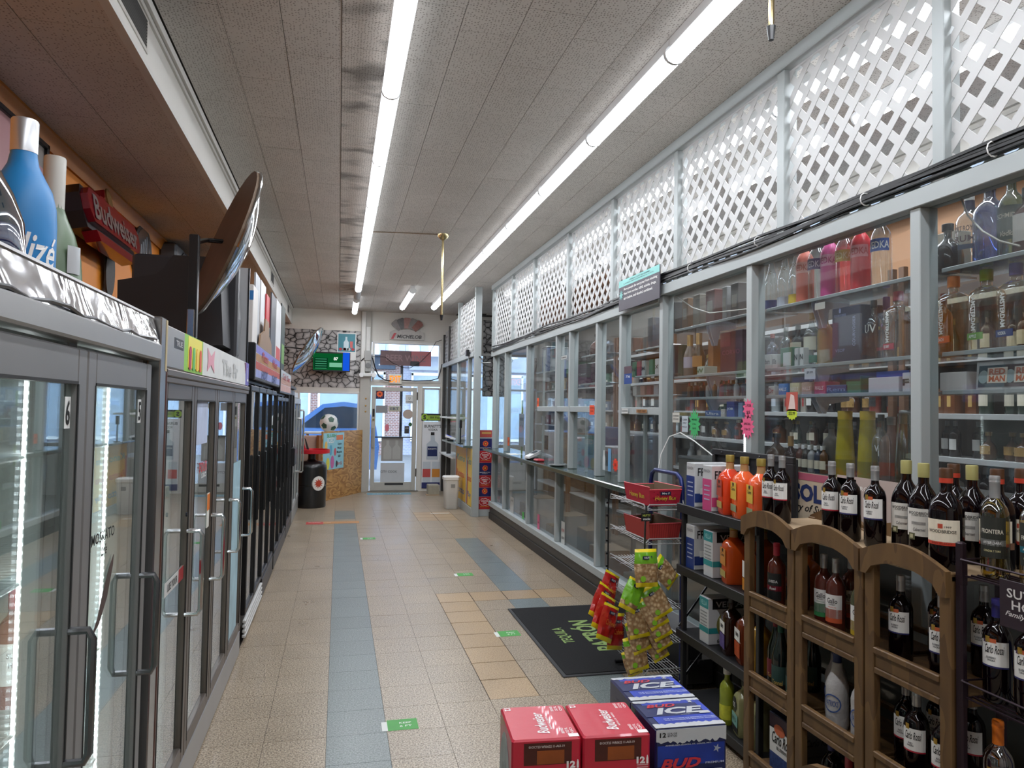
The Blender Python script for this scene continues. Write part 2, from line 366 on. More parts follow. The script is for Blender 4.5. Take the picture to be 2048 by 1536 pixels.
obj('white_conduit', MB().bbox(.41, .49, YF-.085, YF-.05, 2.35, 3.6, .004), PTW, post)
obj('white_cover_strip', MB().bbox(.50, .585, YF-.075, YF-.05, 2.5, 3.3, .004), PTW, post)
for z in (1.86, 1.6, 1.72): obj('screw_plate', MB().lathe([(.018, 0), (.018, .006), (.008, .01)], 10, (0, 0, 0)), M('#b08a4a', .3, .8), post, (.52, YF-.05, z)).rotation_euler = (PI/2, 0, 0)
GL = GLASS('#eef3f4', 1, 4, .03, .01, .03, 5)
def window(n, x0, x1, z0, z1, fr, mat, mull=(), bars=()):
    wv = struct('window_%d' % n, MB().box(x0, x1, YF+.06, YF+.066, z0, z1), GL)
    a, b = YF-.012, YF+.1
    f = MB().bbox(x0-fr, x1+fr, a, b, z1, z1+fr).bbox(x0-fr, x1+fr, a, b, z0-fr, z0).bbox(x0-fr, x0, a, b, z0, z1).bbox(x1, x1+fr, a, b, z0, z1)
    obj('window_frame', f, mat, wv)
    for m_ in mull: obj('mullion', MB().bbox(m_-.025, m_+.025, a+.02, b, z0, z1), mat, wv)
    for z in bars: obj('transom_bar', MB().bbox(x0, x1, a+.02, b, z-.025, z+.025), mat, wv)
    return wv
window(1, -.75, .36, 1.0, 1.95, .045, PTW)
tw = window(2, .68, 1.98, 2.25, 2.98, .05, PTW)
window(3, 1.70, 2.0, .13, 2.07, .035, PT)
window(4, 2.55, 3.95, .95, 2.8, .05, PTW, (3.25,), (2.1,))
d1 = struct('door_1', MB().bbox(.64, .72, YF-.02, YF+.04, .02, 2.1).bbox(1.46, 1.545, YF-.02, YF+.04, .02, 2.1).bbox(.72, 1.46, YF-.02, YF+.04, 2.02, 2.1).bbox(.72, 1.46, YF-.02, YF+.04, .02, .19), PT)
obj('glass_pane', MB().box(.72, 1.46, YF+.006, YF+.012, .19, 2.02), GL, d1)
obj('push_rail', MB().bbox(.72, 1.46, YF-.045, YF-.02, 1.08, 1.105), M('#3c4450', .4, .6), d1)
obj('door_handle', MB().bbox(.655, .70, YF-.055, YF-.02, .88, 1.28), M('#a9a8a2', .35, .7), d1)
obj('lock', MB().bbox(.66, .70, YF-.03, YF-.018, 1.5, 1.66), M('#2a2a2a', .4, .5), d1)
obj('lock_cylinder', MB().lathe([(.02, 0), (.02, .012)], 12), M('#8d7b3c', .3, .9), d1, (.68, YF-.02, 1.44)).rotation_euler = (PI/2, 0, 0)
for z in (.3, 1.85): obj('hinge', MB().tube([(1.55, YF-.026, z), (1.55, YF-.026, z+.16)], .012), M('#6d6b66', .4, .7), d1)
obj('threshold', MB().bbox(.60, 1.6, YF-.06, YF+.05, 0, .018), M('#8b8a85', .4, .6), d1)
# ---- other walls of the shell
we = struct('wall_east', MB().box(XE, XE+.1, YB, YF, 0, ZC), M('#8d8780', .6, var=.08, vs=1.2))
obj('peach_painted_wall', MB().box(XE-.004, XE, YB, 5.6, 0, ZC), M('#d09a70', .6, var=.06, vs=1.2), we)
struct('wall_back', MB().box(XL, XE, YB-.1, YB, 0, ZC), WALLW)
sf = struct('trim_4', MB().box(3.95, 3.97, YB, YF, 3.42, ZC), WALLW)
obj('upper_moulding', MB().box(3.92, 3.95, YB, YF, 3.58, ZC).box(3.935, 3.95, YB, YF, 3.54, 3.56), M('#d4d2cc', .5), sf)
obj('pale_blue_board', MB().box(3.955, 3.97, YB, YF, 3.22, 3.42), M('#b9cde6', .5, var=.12, vs=5), sf)
obj('lower_ceiling', MB().box(3.97, XE, YB, YF, 3.22, 3.25), M('#9b9690', .8), sf)
# ================================================================== PARTITION (counter front) on the right
GR = M('#a9b0b0', .45, var=.06, vs=3); GRD = M('#9aa1a1', .45, var=.06, vs=3)
PGL = GLASS('#f0f3f3', .32, 3.4, .035, .02, .035, 2.2)
wr = struct('wall_right', MB().box(XP+.008, XP+.10, YB, 10.98, 0, .20), M('#33322f', .4, var=.35, vs=7))
obj('rubber_base', MB().bbox(XP-.006, XP+.008, YB, 10.98, 0, .1, .003), M('#232120', .5), wr)
obj('sill', MB().bbox(XP-.015, XP+.11, YB, 10.98, .20, .27, .004), GR, wr)
obj('head_rail', MB().bbox(XP-.01, XP+.09, 4.93, 10.98, 2.50, 2.58, .003), GR, wr)
obj('head_rail', MB().bbox(XP-.012, XP+.09, YB, 4.93, 2.545, 2.62, .003), GR, wr)
obj('top_beam', MB().bbox(XP-.02, XP+.08, YB, 10.98, 3.545, ZC, .003), GR, wr)
def vpost(y, z0, z1, w_=.05): obj('post', MB().bbox(XP, XP+.09, y-w_, y, z0, z1, .003), GR, wr)
near = [4.93, 3.755, 2.515, 1.275, .035, -1.2]
for y in near: vpost(y, .27, 2.545, .055)
up = [5.72, 6.30, 7.10, 7.57, 8.83, 10.06, 10.86]; lo = [6.28, 7.53, 8.76, 10.09, 10.86]
for y in up: vpost(y, 1.09, 2.50)
for y in lo: vpost(y, .27, 1.04)
def pane(y0, y1, z0, z1): obj('glass_pane', MB().box(XP+.045, XP+.051, y0, y1, z0, z1), PGL, wr)
ys = sorted(near)
for a, b in zip(ys, ys[1:]): pane(a, b-.055, .27, 2.545)
ys = [4.93]+up
for a, b in zip(ys, ys[1:]): pane(a, b-.05, 1.09, 2.5)
ys = [4.93]+lo
for a, b in zip(ys, ys[1:]): pane(a, b-.05, .27, 1.04)
for y0, y1, z in ((4.93, 5.67, 1.69), (6.30, 7.05, 1.70), (7.10, 7.52, 1.70), (7.57, 8.3, 1.70)):
    obj('crossbar', MB().bbox(XP+.004, XP+.085, y0, y1, z-.028, z+.028, .003), GR, wr)
for y, z0, z1 in ((5.33, 1.09, 1.66), (6.72, 1.09, 1.67), (8.26, 1.09, 2.4)): obj('sliding_sash_stile', MB().bbox(XP+.055, XP+.08, y-.03, y, z0, z1, .002), GRD, wr)
for y in [4.75, 3.4, 2.392, 1.15, 5.93, 7.20, 8.55, 9.70, 10.98, -.1]:
    if y not in (3.4, 4.75): obj('upper_post', MB().bbox(XP-.005, XP+.075, y-.06, y, 2.6, 3.545, .003), GR, wr)
obj('upper_post', MB().bbox(XP-.005, XP+.075, 3.385, 3.45, 2.62, 3.545, .003), GR, wr)
obj('upper_post', MB().bbox(XP-.005, XP+.075, 4.64, 4.70, 2.62, 3.545, .003), GR, wr)
# the second, set-forward stretch of partition by the door
ws = struct('trim_5', MB().bbox(2.06, 2.165, 11.13, 11.21, 0, ZC, .004), GR)
DK = M('#3a3836', .5)
for y, h in ((12.86, 3.6), (14.0, 3.3), (14.72, 3.2)): obj('post', MB().bbox(2.06, 2.14, y-.05, y, 0, h, .003), GR if y < 13 else DK, ws)
obj('post', MB().bbox(2.06, 2.12, 11.68, 11.75, 0, 2.56, .003), GR, ws)
obj('rail', MB().bbox(2.05, 2.14, 11.2, 14.72, 2.52, 2.6, .003), GR, ws)
obj('bottom_sill', MB().bbox(2.05, 2.15, 11.2, 12.86, 0, .13, .003), GR, ws)
obj('glass_ledge', MB().bbox(1.93, 2.4, 11.3, 13.7, 1.07, 1.1, .003), M('#5d6e6a', .1, var=.2, spec=.8), ws)
obj('white_shelf', MB().bbox(2.0, 2.3, 12.86, 14.6, 1.50, 1.53, .003), PTW, ws)
obj('white_shelf', MB().bbox(2.0, 2.3, 12.86, 14.6, .78, .81, .003), PTW, ws)
for y0, y1 in ((11.21, 11.68), (11.75, 12.81), (12.86, 13.95), (14.0, 14.67)): obj('glass_pane', MB().box(2.09, 2.096, y0, y1, 1.1, 2.52), PGL, ws)
# counter ledge
tL = obj('counter_ledge', MB().bbox(2.19, 2.62, 4.885, 10.97, 1.04, 1.088, .008), M('#3f4d46', .12, var=.5, vs=28, spec=.6), wr, label='dark green marble ledge')
# lattice panels
LAT = M('#c3c4c3', .5, var=.04)
def lattice(xc, y0, y1, z0, z1, host):
    W_, H_ = y1-y0, z1-z0; wd = .04; pit = .142
    t = obj('lattice_panel', MB().box(-.0062, -.0054, 0, W_, H_-.012, H_).box(-.0062, -.0054, 0, W_, 0, .012), LAT, host, (xc, y0, z0), label='white diagonal lattice panel')
    def clip(poly, f):
        out = []
        for i, p in enumerate(poly):
            q = poly[(i+1) % len(poly)]; a, b = f(p), f(q)
            if a >= 0: out.append(p)
            if a*b < 0: tt = a/(a-b); out.append((p[0]+(q[0]-p[0])*tt, p[1]+(q[1]-p[1])*tt))
        return out
    for sgn in (1, -1):
        k = -20
        while k < 40:
            b = k*pit+.03; k += 1
            hw = wd*math.sqrt(2)/2; L = 6
            if sgn > 0: poly = [(-L, b-L-hw), (L, b+L-hw), (L, b+L+hw), (-L, b-L+hw)]
            else: poly = [(-L, b+L-hw), (L, b-L-hw), (L, b-L+hw), (-L, b+L+hw)]
            for f in (lambda p: p[0], lambda p: W_-p[0], lambda p: p[1], lambda p: H_-p[1]):
                if poly: poly = clip(poly, f)
            if len(poly) < 3: continue
            if max(p[1] for p in poly)-min(p[1] for p in poly) < .05: continue
            d = 0 if sgn > 0 else .0028
            obj('slat', MB().prism([p for p in poly], lambda a, b_, dd: (-dd, a, b_), d, d+.0025), LAT, t)
    return t
for a, b in ((1.15, 2.332), (2.392, 3.385), (3.45, 4.64), (4.70, 5.87), (5.93, 7.14), (7.20, 8.49), (8.55, 9.64), (9.70, 10.92)): lattice(XP+.035, a, b, 2.625 if a < 4.9 else 2.59, 3.54, wr)
for a, b in ((11.22, 12.8), (12.87, 13.95), (14.01, 14.66)): lattice(2.10, a, b, 2.6, 3.5 if a < 12 else 3.35-.1*(a > 14), ws)
obj('brown_backing_board', MB().box(XP+.06, XP+.075, 5.95, 8.4, 2.62, 2.98), M('#6b4526', .6), wr)
# ================================================================== LIGHTS
EMT = [EM('#f4f8ff', TUBE_SIDE), EM('#f4f8ff', TUBE)]; EMS = [EM('#f4f8ff', TUBE_SIDE*.95), EM('#f4f8ff', TUBE*.95)]; HOUS = M('#d6d8d8', .4); OFFT = M('#b9bcbd', .4); OFFL = [OFFT]
LM = {}
def light_mesh(L, mats):
    key = (L, id(mats))
    if key in LM: return LM[key]
    mb = MB(); pr = [(.052*math.cos(PI-.12+(PI+.24)*i/12), -.012+.045*math.sin(PI-.12+(PI+.24)*i/12)) for i in range(13)]
    mb.prism(pr, lambda a, b, d: (a, d, b), .004, L-.004); me = mesh_of(mb, mats, True)
    if len(me.materials) > 1:
        for p in me.polygons: p.material_index = 1 if (p.center.z < -.044 and abs(p.normal.y) < .5) else 0
    LM[key] = me; return me
def ceil_light(x, y, L, label, group, lit=True):
    t = thing('ceiling_light', label, 'light', (x, y, 3.545), 0, group)
    obj('diffuser', light_mesh(L, (EMS if x > 2.3 else EMT) if lit else OFFL), None, t)
    obj('housing', MB().bbox(-.03, .03, 0, L, .018, .074, .004), HOUS, t)
    for yy in (-.004, L-.008): obj('end_cap', MB().prism([(.056*math.cos(2*PI*i/14), -.012+.05*math.sin(2*PI*i/14)) for i in range(14)], lambda a, b, d: (a, d, b), yy, yy+.012), HOUS, t, smooth=False)
    return t
ordn = 'first second third fourth fifth sixth seventh eighth ninth tenth eleventh twelfth thirteenth fourteenth'.split()
k = 0
for i in range(-2, 12):
    y = .56+i*1.215
    if y+1.21 > 14.4: break
    lit = i != 9; lab = 'tubular ceiling light of the left row, %s one in view from the near end' % ordn[max(0, k)] if y > 1.7 else 'left row ceiling light behind the viewer, %s from the back wall' % ordn[i+2]
    if y > 1.7: k += 1
    ceil_light(.252, y, 1.21 if lit else .85, lab if lit else 'unlit grey light channel near the far end of the left ceiling light row', None, lit)
ceil_light(.252, 13.06, 1.2, 'last short lit tube of the left ceiling light row, nearest the end wall', None)
k = 0
for i in range(-2, 11):
    y = .95+i*1.215
    if y+1.21 > 13.5: break
    lab = 'tubular ceiling light of the right row, %s one in view from the near end' % ordn[max(0, k)] if y > 1.5 else 'right row ceiling light behind the viewer, %s from the back wall' % ordn[i+2]
    if y > 1.5: k += 1
    ceil_light(1.645, y, 1.21, lab, None)
ceil_light(1.09, 11.35, 1.95, 'single short ceiling light between the two rows near the door', None)
for i in range(8): ceil_light(2.56, 1.4+i*1.215, 1.21, 'storeroom ceiling light just behind the lattice, %s from the near end' % ordn[i], None)
for i in range(5): ceil_light(3.11, 2.6+i*1.5, 1.21, 'deeper storeroom ceiling light seen through the lattice, %s from the near end' % ordn[i], None)
# ================================================================== COOLERS ALONG THE LEFT
XF, XBK = -.61, -1.42
LINER = M('#cfd6d2', .45, var=.05); CHROME = M('#c9cbcc', .18, 1, var=.05); STEEL = M('#a3a3a2', .36, .5, var=.1, vs=4)
BLKM = M('#111113', .35, var=.2); BRN = M('#6a615a', .38, .5, var=.1, vs=4); ALU = M('#848382', .42, .4, var=.08, vs=4)
DG = GLASS('#f2f8f6', .85, 3.0, .06, .01, .03, 4)
def led_mat(s):
    m, nt, out = newmat('led_strip'); tc = nt.nodes.new('ShaderNodeTexCoord'); sp = nt.nodes.new('ShaderNodeSeparateXYZ'); nt.links.new(tc.outputs['Object'], sp.inputs[0])
    a = N(nt, 'Math', op='MULTIPLY'); a.inputs[1].default_value = 2*PI/.020; nt.links.new(sp.outputs['Z'], a.inputs[0])
    b = N(nt, 'Math', op='SINE'); nt.links.new(a.outputs[0], b.inputs[0]); c = N(nt, 'MapRange'); c.inputs['From Min'].default_value = .1; c.inputs['From Max'].default_value = .7; c.inputs['To Min'].default_value = 2.0; c.inputs['To Max'].default_value = s
    nt.links.new(b.outputs[0], c.inputs['Value']); e = nt.nodes.new('ShaderNodeEmission'); e.inputs[0].default_value = (.93, .98, 1, 1); nt.links.new(c.outputs[0], e.inputs['Strength']); nt.links.new(e.outputs[0], out.inputs[0]); return m
LED = led_mat(12)
def bow_handle(par, y, z0, z1, mat, out_=.055, r=.008, x=None):
    x = (XF if x is None else x)
    obj('handle', MB(par_off(par)).tube([(x-.002, y, z0), (x+out_*.8, y, z0), (x+out_, y, z0+.02), (x+out_, y, z1-.02), (x+out_*.8, y, z1), (x-.002, y, z1)], r, 8), mat, par, smooth=True)
def par_off(p):
    l = Vector((0, 0, 0)); q = p
    while q is not None: l = l+q.location; q = q.parent
    return tuple(l)
def cooler(label, y0, y1, zt, zdoor, zbot, nd, frame, shell, fw=.05, leds=True, liner=LINER, xf=XF, shelves=(.55, .9, 1.25, 1.55), seams=None):
    o = (xf, y0, 0); t = thing('beverage_cooler', label, 'cooler', o)
    c = MB(o).bbox(XBK-.02, XBK, y0, y1, 0, zt, .003).bbox(XBK, xf-.05, y0, y0+.03, 0, zt, .003).bbox(XBK, xf-.05, y1-.03, y1, 0, zt, .003)
    c.bbox(XBK, xf-.05, y0+.03, y1-.03, zdoor+.02, zt, .003).bbox(XBK, xf-.06, y0+.03, y1-.03, 0, zbot, .003)
    obj('cabinet', c, shell, t)
    l = MB(o).box(XBK+.001, XBK+.008, y0+.03, y1-.03, zbot, zdoor+.02).box(XBK, xf-.08, y0+.031, y0+.036, zbot, zdoor+.02).box(XBK, xf-.08, y1-.036, y1-.031, zbot, zdoor+.02)
    l.box(XBK, xf-.06, y0+.03, y1-.03, zbot, zbot+.006).box(XBK, xf-.06, y0+.03, y1-.03, zdoor+.012, zdoor+.0195)
    obj('liner', l, liner, t)
    seams = seams or [y0+.03+(y1-y0-.06)*i/nd for i in range(nd+1)]
    for z in shelves:
        sh = MB(o).tube([(xf-.12, y0+.05, z), (xf-.12, y1-.05, z)], .006, 6).tube([(XBK+.03, y0+.05, z), (XBK+.03, y1-.05, z)], .006, 6)
        yy = y0+.06
        while yy < y1-.05: sh.box(XBK+.03, xf-.12, yy, yy+.004, z+.001, z+.005); yy += .034
        obj('wire_shelf', sh, M('#d7dad8', .35, .3), t)
    for k, y in enumerate(seams):
        obj('mullion', MB(o).bbox(xf-.075, xf-.035, max(y0+.002, y-.03), min(y1-.002, y+.03), zbot, zdoor+.02, .003), frame, t)
        if leds:
            st = MB(o)
            for sgn in (-1, 1):
                if 0 < k < len(seams)-1 or (k == 0 and sgn > 0) or (k == len(seams)-1 and sgn < 0): st.box(xf-.122, xf-.114, y+sgn*.042-.005, y+sgn*.042+.005, zbot+.1, zdoor-.06)
            obj('light_housing', MB(o).bbox(xf-.113, xf-.0755, max(y0+.036, y-.05), min(y1-.036, y+.05), zbot+.06, zdoor-.02, .004), M('#e3e7e6', .4), t)
            if st.f: obj('light_strip', st, LED, t)
    doors = []
    for a, b in zip(seams, seams[1:]):
        a, b = a+.004, b-.004; d0, d1 = xf-.032, xf
        m = MB(o).bbox(d0, d1, a, a+fw, zbot+.01, zdoor, .004).bbox(d0, d1, b-fw, b, zbot+.01, zdoor, .004).bbox(d0, d1, a+fw, b-fw, zdoor-fw*1.4, zdoor, .004).bbox(d0, d1, a+fw, b-fw, zbot+.01, zbot+.01+fw*1.2, .004)
        d = obj('door', m, frame, t); doors.append(d)
        obj('glass_pane', MB(o).box(xf-.02, xf-.014, a+fw, b-fw, zbot+fw, zdoor-fw), DG, d)
        gk = MB(o); q = .007
        gk.box(xf-.001, xf+.0015, a+fw-q, a+fw, zbot+fw, zdoor-fw*1.4).box(xf-.001, xf+.0015, b-fw, b-fw+q, zbot+fw, zdoor-fw*1.4).box(xf-.001, xf+.0015, a+fw, b-fw, zdoor-fw*1.4, zdoor-fw*1.4+q)
        obj('gasket', gk, M('#141414', .6), d)
    return t, doors, seams
def off3(p): return MB(tuple(p))
# --- cooler one: grey aluminium, crinkled mylar header
c1, dr, sm = cooler('grey aluminium glass door cooler nearest the camera with crinkled mylar header', -.55, 2.66, 1.88, 1.815, .16, 5, ALU, STEEL, .062, seams=[-.52, .10, .73, 1.36, 1.99, 2.62])
o = (XF, -.55, 0)
obj('header_bar', MB(o).bbox(XF-.05, XF+.02, -.55, 2.66, 1.83, 1.888, .006), STEEL, c1)
obj('kick_plate', MB(o).bbox(XF-.05, XF-.01, -.55, 2.66, 0.01, .155, .004), STEEL, c1)
def mylar():
    m, nt, out = newmat('mylar'); p = N(nt, 'BsdfPrincipled', Roughness=.12, Metallic=1.0); p.inputs['Base Color'].default_value = (.80, .80, .82, 1); nt.links.new(p.outputs[0], out.inputs[0])
    tc = nt.nodes.new('ShaderNodeTexCoord'); no = N(nt, 'TexNoise', Scale=6.0, Detail=2.0, Distortion=1.2); nt.links.new(tc.outputs['Object'], no.inputs['Vector'])
    b = N(nt, 'Bump', Strength=.35, Distance=.03); nt.links.new(no.outputs['Fac'], b.inputs['Height']); nt.links.new(b.outputs[0], p.inputs['Normal']); return m
MYL = mylar()
obj('mylar_header', MB(o).prism([(0, 1.888), (.012, 1.888), (-.012, 1.975), (-.024, 1.975)], lambda a, b, d: (XF+a, d, b), -.55, 2.66), MYL, c1)
obj('header_top_edge', MB(o).box(XF-.03, XF-.008, -.55, 2.66, 1.975, 1.981), M('#dcdcdc', .4), c1)
obj('crumpled_foil_edge', MB(o).tube([(XF+.012+.004*math.sin(i*1.7), -.5+i*.1, 1.893+.006*math.sin(i*2.3)+.004*math.sin(i*.9)) for i in range(32)], .005, 5), M('#55575a', .3, .8), c1)
obj('key_lock', MB(o).lathe([(.009, 0), (.009, .006)], 10), M('#20242c', .4, .6), c1, (.02, 3.15, 1.85)).rotation_euler = (0, PI/2, 0)
for i, n in ((3, '6'), (4, '5')):
    d = dr[i]; yb = [0, 0, 0, 1.99, 2.62][i]-.062-.030
    pl = sheet('number_decal', d, Vector((XF-.013, yb, 1.66))-Vector(o), (0, 1, 0), UZ, .036, .075, M('#dfe0dd', .5))
    letters(d, n, Vector((XF-.012, yb, 1.66))-Vector(o), (0, 1, 0), UZ, .026, .06, INK, bold=.02)
for i, zt in ((3, 1.14), (4, 1.13), (2, 1.13)):
    yb = {3: 1.93, 4: 2.56, 2: 1.30}[i]; bow_handle(dr[i], yb, zt-.31, zt, M('#6f7072', .25, .9), .05, .010)
d = dr[4]
letters(d, 'MOSKATO', Vector((XF-.012, 2.20, 1.32))-Vector(o), UY, UZ, .2, .03, INK); letters(d, 'Life', Vector((XF-.012, 2.21, 1.28))-Vector(o), UY, UZ, .05, .03, INK, shear=.3)
shape('feather_decal', d, [(-.10, -.10), (-.03, -.075), (.03, -.02), (.075, .06), (.08, .09), (.04, .06), (-.01, 0), (-.05, -.06)], Vector((XF-.012, 2.22, 1.16))-Vector(o), UY, UZ, M('#4a3a36', .6))
# --- cooler two: brownish steel, four doors
c2, dr2, sm2 = cooler('brownish steel four door cooler with faded white sticker header', 2.76, 5.21, 1.94, 1.775, .17, 4, BRN, M('#8e8a85', .4, .6), .055, seams=[2.80, 3.365, 3.965, 4.565, 5.17])
o2 = (XF, 2.76, 0)
obj('header_panel', MB(o2).bbox(XF-.03, XF+.004, 2.76, 5.21, 1.815, 1.97, .004), M('#c7c7c3', .45, var=.1, vs=4), c2)
obj('header_moulding', MB(o2).bbox(XF-.03, XF+.014, 2.78, 5.2, 1.785, 1.812, .004).bbox(XF-.03, XF+.010, 2.78, 5.2, 1.762, 1.784, .003), BRN, c2)
obj('kick_plate', MB(o2).bbox(XF-.04, XF-.004, 2.76, 5.21, .01, .165, .004), STEEL, c2)
obj('corner_post', MB(o2).bbox(XF-.03, XF+.012, 2.68, 2.765, 0, 1.985, .004), M('#9b9c9b', .25, .9, var=.2, vs=8), c2)
obj('red_brown_trim', MB(o2).bbox(XF-.02, XF+.014, 2.765, 2.782, 0, 1.8, .003), M('#5a3a32', .4, .3), c2)
obj('masking_tape_strip', MB(o2).box(XF+.012, XF+.0135, 2.745, 2.766, 1.8, 1.98), M('#b9a983', .7), c2)
X2 = XF+.005; V2 = Vector(o2)
sheet('bare_metal_end', c2, Vector((X2, 2.94, 1.893))-V2, UY, UZ, .30, .145, STEEL)
sheet('name_plate', c2, Vector((X2+.001, 2.99, 1.915))-V2, UY, UZ, .16, .04, M('#1d1d20', .4)); letters(c2, 'TRUE', Vector((X2+.002, 2.99, 1.915))-V2, UY, UZ, .11, .022, M('#c8c8c8', .4))
g = sheet('sticker', c2, Vector((X2, 3.29, 1.893))-V2, UY, UZ, .40, .15, M('#8ec63f', .4), label='green and yellow ice pop sticker')
sheet('yellow_field', g, Vector((X2+.0012, 3.31, 1.90))-V2, UY, UZ, .30, .13, M('#efe25a', .4))
for i, h in enumerate(('#b8274a', '#5cb85c', '#f0c23c', '#e05a2a')): shape('ice_pop_print', g, [(-.022, -.05), (.022, -.05), (.022, .03), (.012, .045), (-.012, .045), (-.022, .03)], Vector((X2+.0026, 3.20+i*.075, 1.878))-V2, UY, UZ, M(h, .4))
sheet('faded_sticker', c2, Vector((X2, 4.27, 1.893))-V2, UY, UZ, 1.56, .15, M('#d6d6d2', .45, var=.1, vs=9))
shape('bow_tie_print', c2, [(-.10, -.055), (0, -.02), (.10, -.055), (.08, 0), (.10, .055), (0, .02), (-.10, .055), (-.08, 0)], Vector((X2+.0014, 3.70, 1.895))-V2, UY, UZ, M('#d99aa6', .5))
letters(c2, 'The Br', Vector((X2+.0014, 4.35, 1.885))-V2, UY, UZ, .6, .085, M('#b9b9b6', .5), bold=.04)
sheet('purple_sticker_end', c2, Vector((X2+.0005, 5.11, 1.893))-V2, UY, UZ, .17, .15, M('#6b63b5', .4)); shape('dark_corner_print', c2, [(-.085, .07), (.0, .07), (-.03, 0)], Vector((X2+.0016, 5.05, 1.893))-V2, UY, UZ, M('#7c3566', .4))
letters(c2, 'L', Vector((X2+.0018, 5.13, 1.89))-V2, UY, UZ, .07, .09, WHITE)
for d, y, z0, z1 in ((dr2[0], 3.30, .80, 1.15), (dr2[1], 3.90, .81, 1.13), (dr2[2], 4.50, .83, 1.13), (dr2[3], 5.11, .82, 1.13)): bow_handle(d, y, z0, z1, CHROME, .06, .010)
def decal(d, y, z, w_, h_, mat, o_, nm='door_sticker', **k): return sheet(nm, d, Vector((XF-.012, y, z))-Vector(o_), UY, UZ, w_, h_, mat, **k)
s_ = decal(dr2[0], 3.13, .98, .34, .055, M('#c9c9c6', .5), o2); sheet('red_end', s_, Vector((XF-.011, 3.25, .98))-V2, UY, UZ, .09, .055, M('#a0282c', .5)); letters(s_, 'USE YOUR', Vector((XF-.0105, 3.09, .98))-V2, UY, UZ, .17, .03, INK)
decal(dr2[1], 3.62, 1.60, .30, .20, M('#b9c4dc', .5, var=.3, vs=9), o2, 'price_sheet'); letters(dr2[1], 'FOUR', Vector((XF-.0105, 3.68, 1.39))-V2, UY, UZ, .2, .05, M('#c22a38', .5)); letters(dr2[1], 'LOKO', Vector((XF-.0105, 3.70, 1.35))-V2, UY, UZ, .12, .024, M('#e8e8e8', .5))
s_ = decal(dr2[1], 3.86, 1.16, .07, .17, M('#e6e3da', .5), o2, 'tag_sticker'); sheet('orange_top', s_, Vector((XF-.011, 3.86, 1.20))-V2, UY, UZ, .07, .08, M('#d9782a', .5))
s_ = decal(dr2[3], 4.87, .75, .36, 1.15, M('#9fc3d0', .35, var=.5, vs=5), o2, 'frosted_film', label='pale blue frosted film on the far door')
# --- black merchandisers further on
def canopy(t, o_, y0, y1, z0, z1, c_, words_, xf=XF):
    obj('canopy', MB(o_).bbox(xf-.06, xf+.02, y0, y1, z0-.02, z1+.012, .006), BLKM, t)
    s = sheet('canopy_sign', t, Vector((xf+.021, (y0+y1)/2, (z0+z1)/2))-Vector(o_), UY, UZ, y1-y0-.05, z1-z0, M('#cfcfd6', .35))
    for i, h in enumerate(c_): sheet('sign_band', s, Vector((xf+.0225, (y0+y1)/2, z1-(z1-z0)*(i+.5)/len(c_)))-Vector(o_), UY, UZ, y1-y0-.08, (z1-z0)/len(c_)*.92, M(h, .4, var=.35, vs=14))
    for i, (ww, h) in enumerate(words_): letters(s, ww, Vector((xf+.0245, y0+(y1-y0)*(.3+.4*(i % 2)), z1-.06-.14*(i//2)))-Vector(o_), UY, UZ, .5, .07, M(h, .4), shear=.2, off=.003)
c3, dr3, _ = cooler('black two canopy merchandiser with colourful pizza picture sign on top', 5.40, 7.66, 2.13, 1.83, .19, 4, BLKM, BLKM, .03, leds=False, liner=M('#9fa3a3', .4))
o3 = (XF, 5.40, 0); canopy(c3, o3, 5.42, 7.64, 1.89, 2.125, ('#7a74c0', '#a8783a', '#b0422c', '#8d95c8'), (('Pizza', '#b01e24'), ('Hot', '#b01e24'), ('HOT', '#28306a'), ('EAT', '#28306a')))
gr = MB(o3)
for k in range(4): gr.bbox(XF-.02, XF+.005, 5.46, 6.6, .035+k*.035, .055+k*.035, .004)
obj('white_grille', gr, M('#c9c9c6', .4), c3); obj('black_grille', MB(o3).bbox(XF-.03, XF, 6.62, 7.64, .02, .185, .004), BLKM, c3)
for d, y in zip(dr3, (5.93, 6.48, 7.03, 7.58)): obj('handle', MB(o3).bbox(XF, XF+.022, y-.03, y-.005, .8, 1.3, .006), BLKM, d)
c4, dr4, _ = cooler('narrower black merchandiser with faded red canopy sign, third from the door', 7.72, 9.40, 2.09, 1.78, .17, 3, BLKM, BLKM, .03, leds=False, liner=M('#9fa3a3', .4))
o4 = (XF, 7.72, 0); canopy(c4, o4, 7.74, 9.38, 1.84, 2.06, ('#b4bcc0', '#b58a78', '#c4988c'), (('Cold', '#a82a2a'), ('Beer', '#a82a2a')))
for d, y in zip(dr4, (8.2, 8.75, 9.32)): obj('handle', MB(o4).bbox(XF, XF+.022, y-.03, y-.005, .8, 1.25, .006), BLKM, d)
obj('black_grille', MB(o4).bbox(XF-.03, XF, 7.74, 9.38, .02, .165, .004), BLKM, c4)
c5, dr5, _ = cooler('tall dark framed single door cooler, second from the front door', 9.46, 10.62, 2.02, 1.9, .16, 2, M('#2b2b2d', .35, .4), BLKM, .05, leds=False, liner=M('#b9bdbd', .4))
o5 = (XF, 9.46, 0); obj('latch_box', MB(o5).bbox(XF, XF+.05, 10.1, 10.5, .88, 1.12, .006), BLKM, dr5[1])
obj('top_rail', MB(o5).bbox(XF-.04, XF+.02, 9.46, 10.62, 1.91, 1.95, .005), BLKM, c5); obj('louvre_panel', MB(o5).bbox(XF-.03, XF-.004, 9.5, 10.6, .02, .155, .004), M('#2a2a2c', .4), c5)
c6, dr6, _ = cooler('white and silver slim cooler standing closest to the front door', 10.70, 12.35, 1.90, 1.8, .2, 2, M('#b9bab8', .4, .5), M('#c9c9c6', .4), .06, leds=False, liner=LINER)
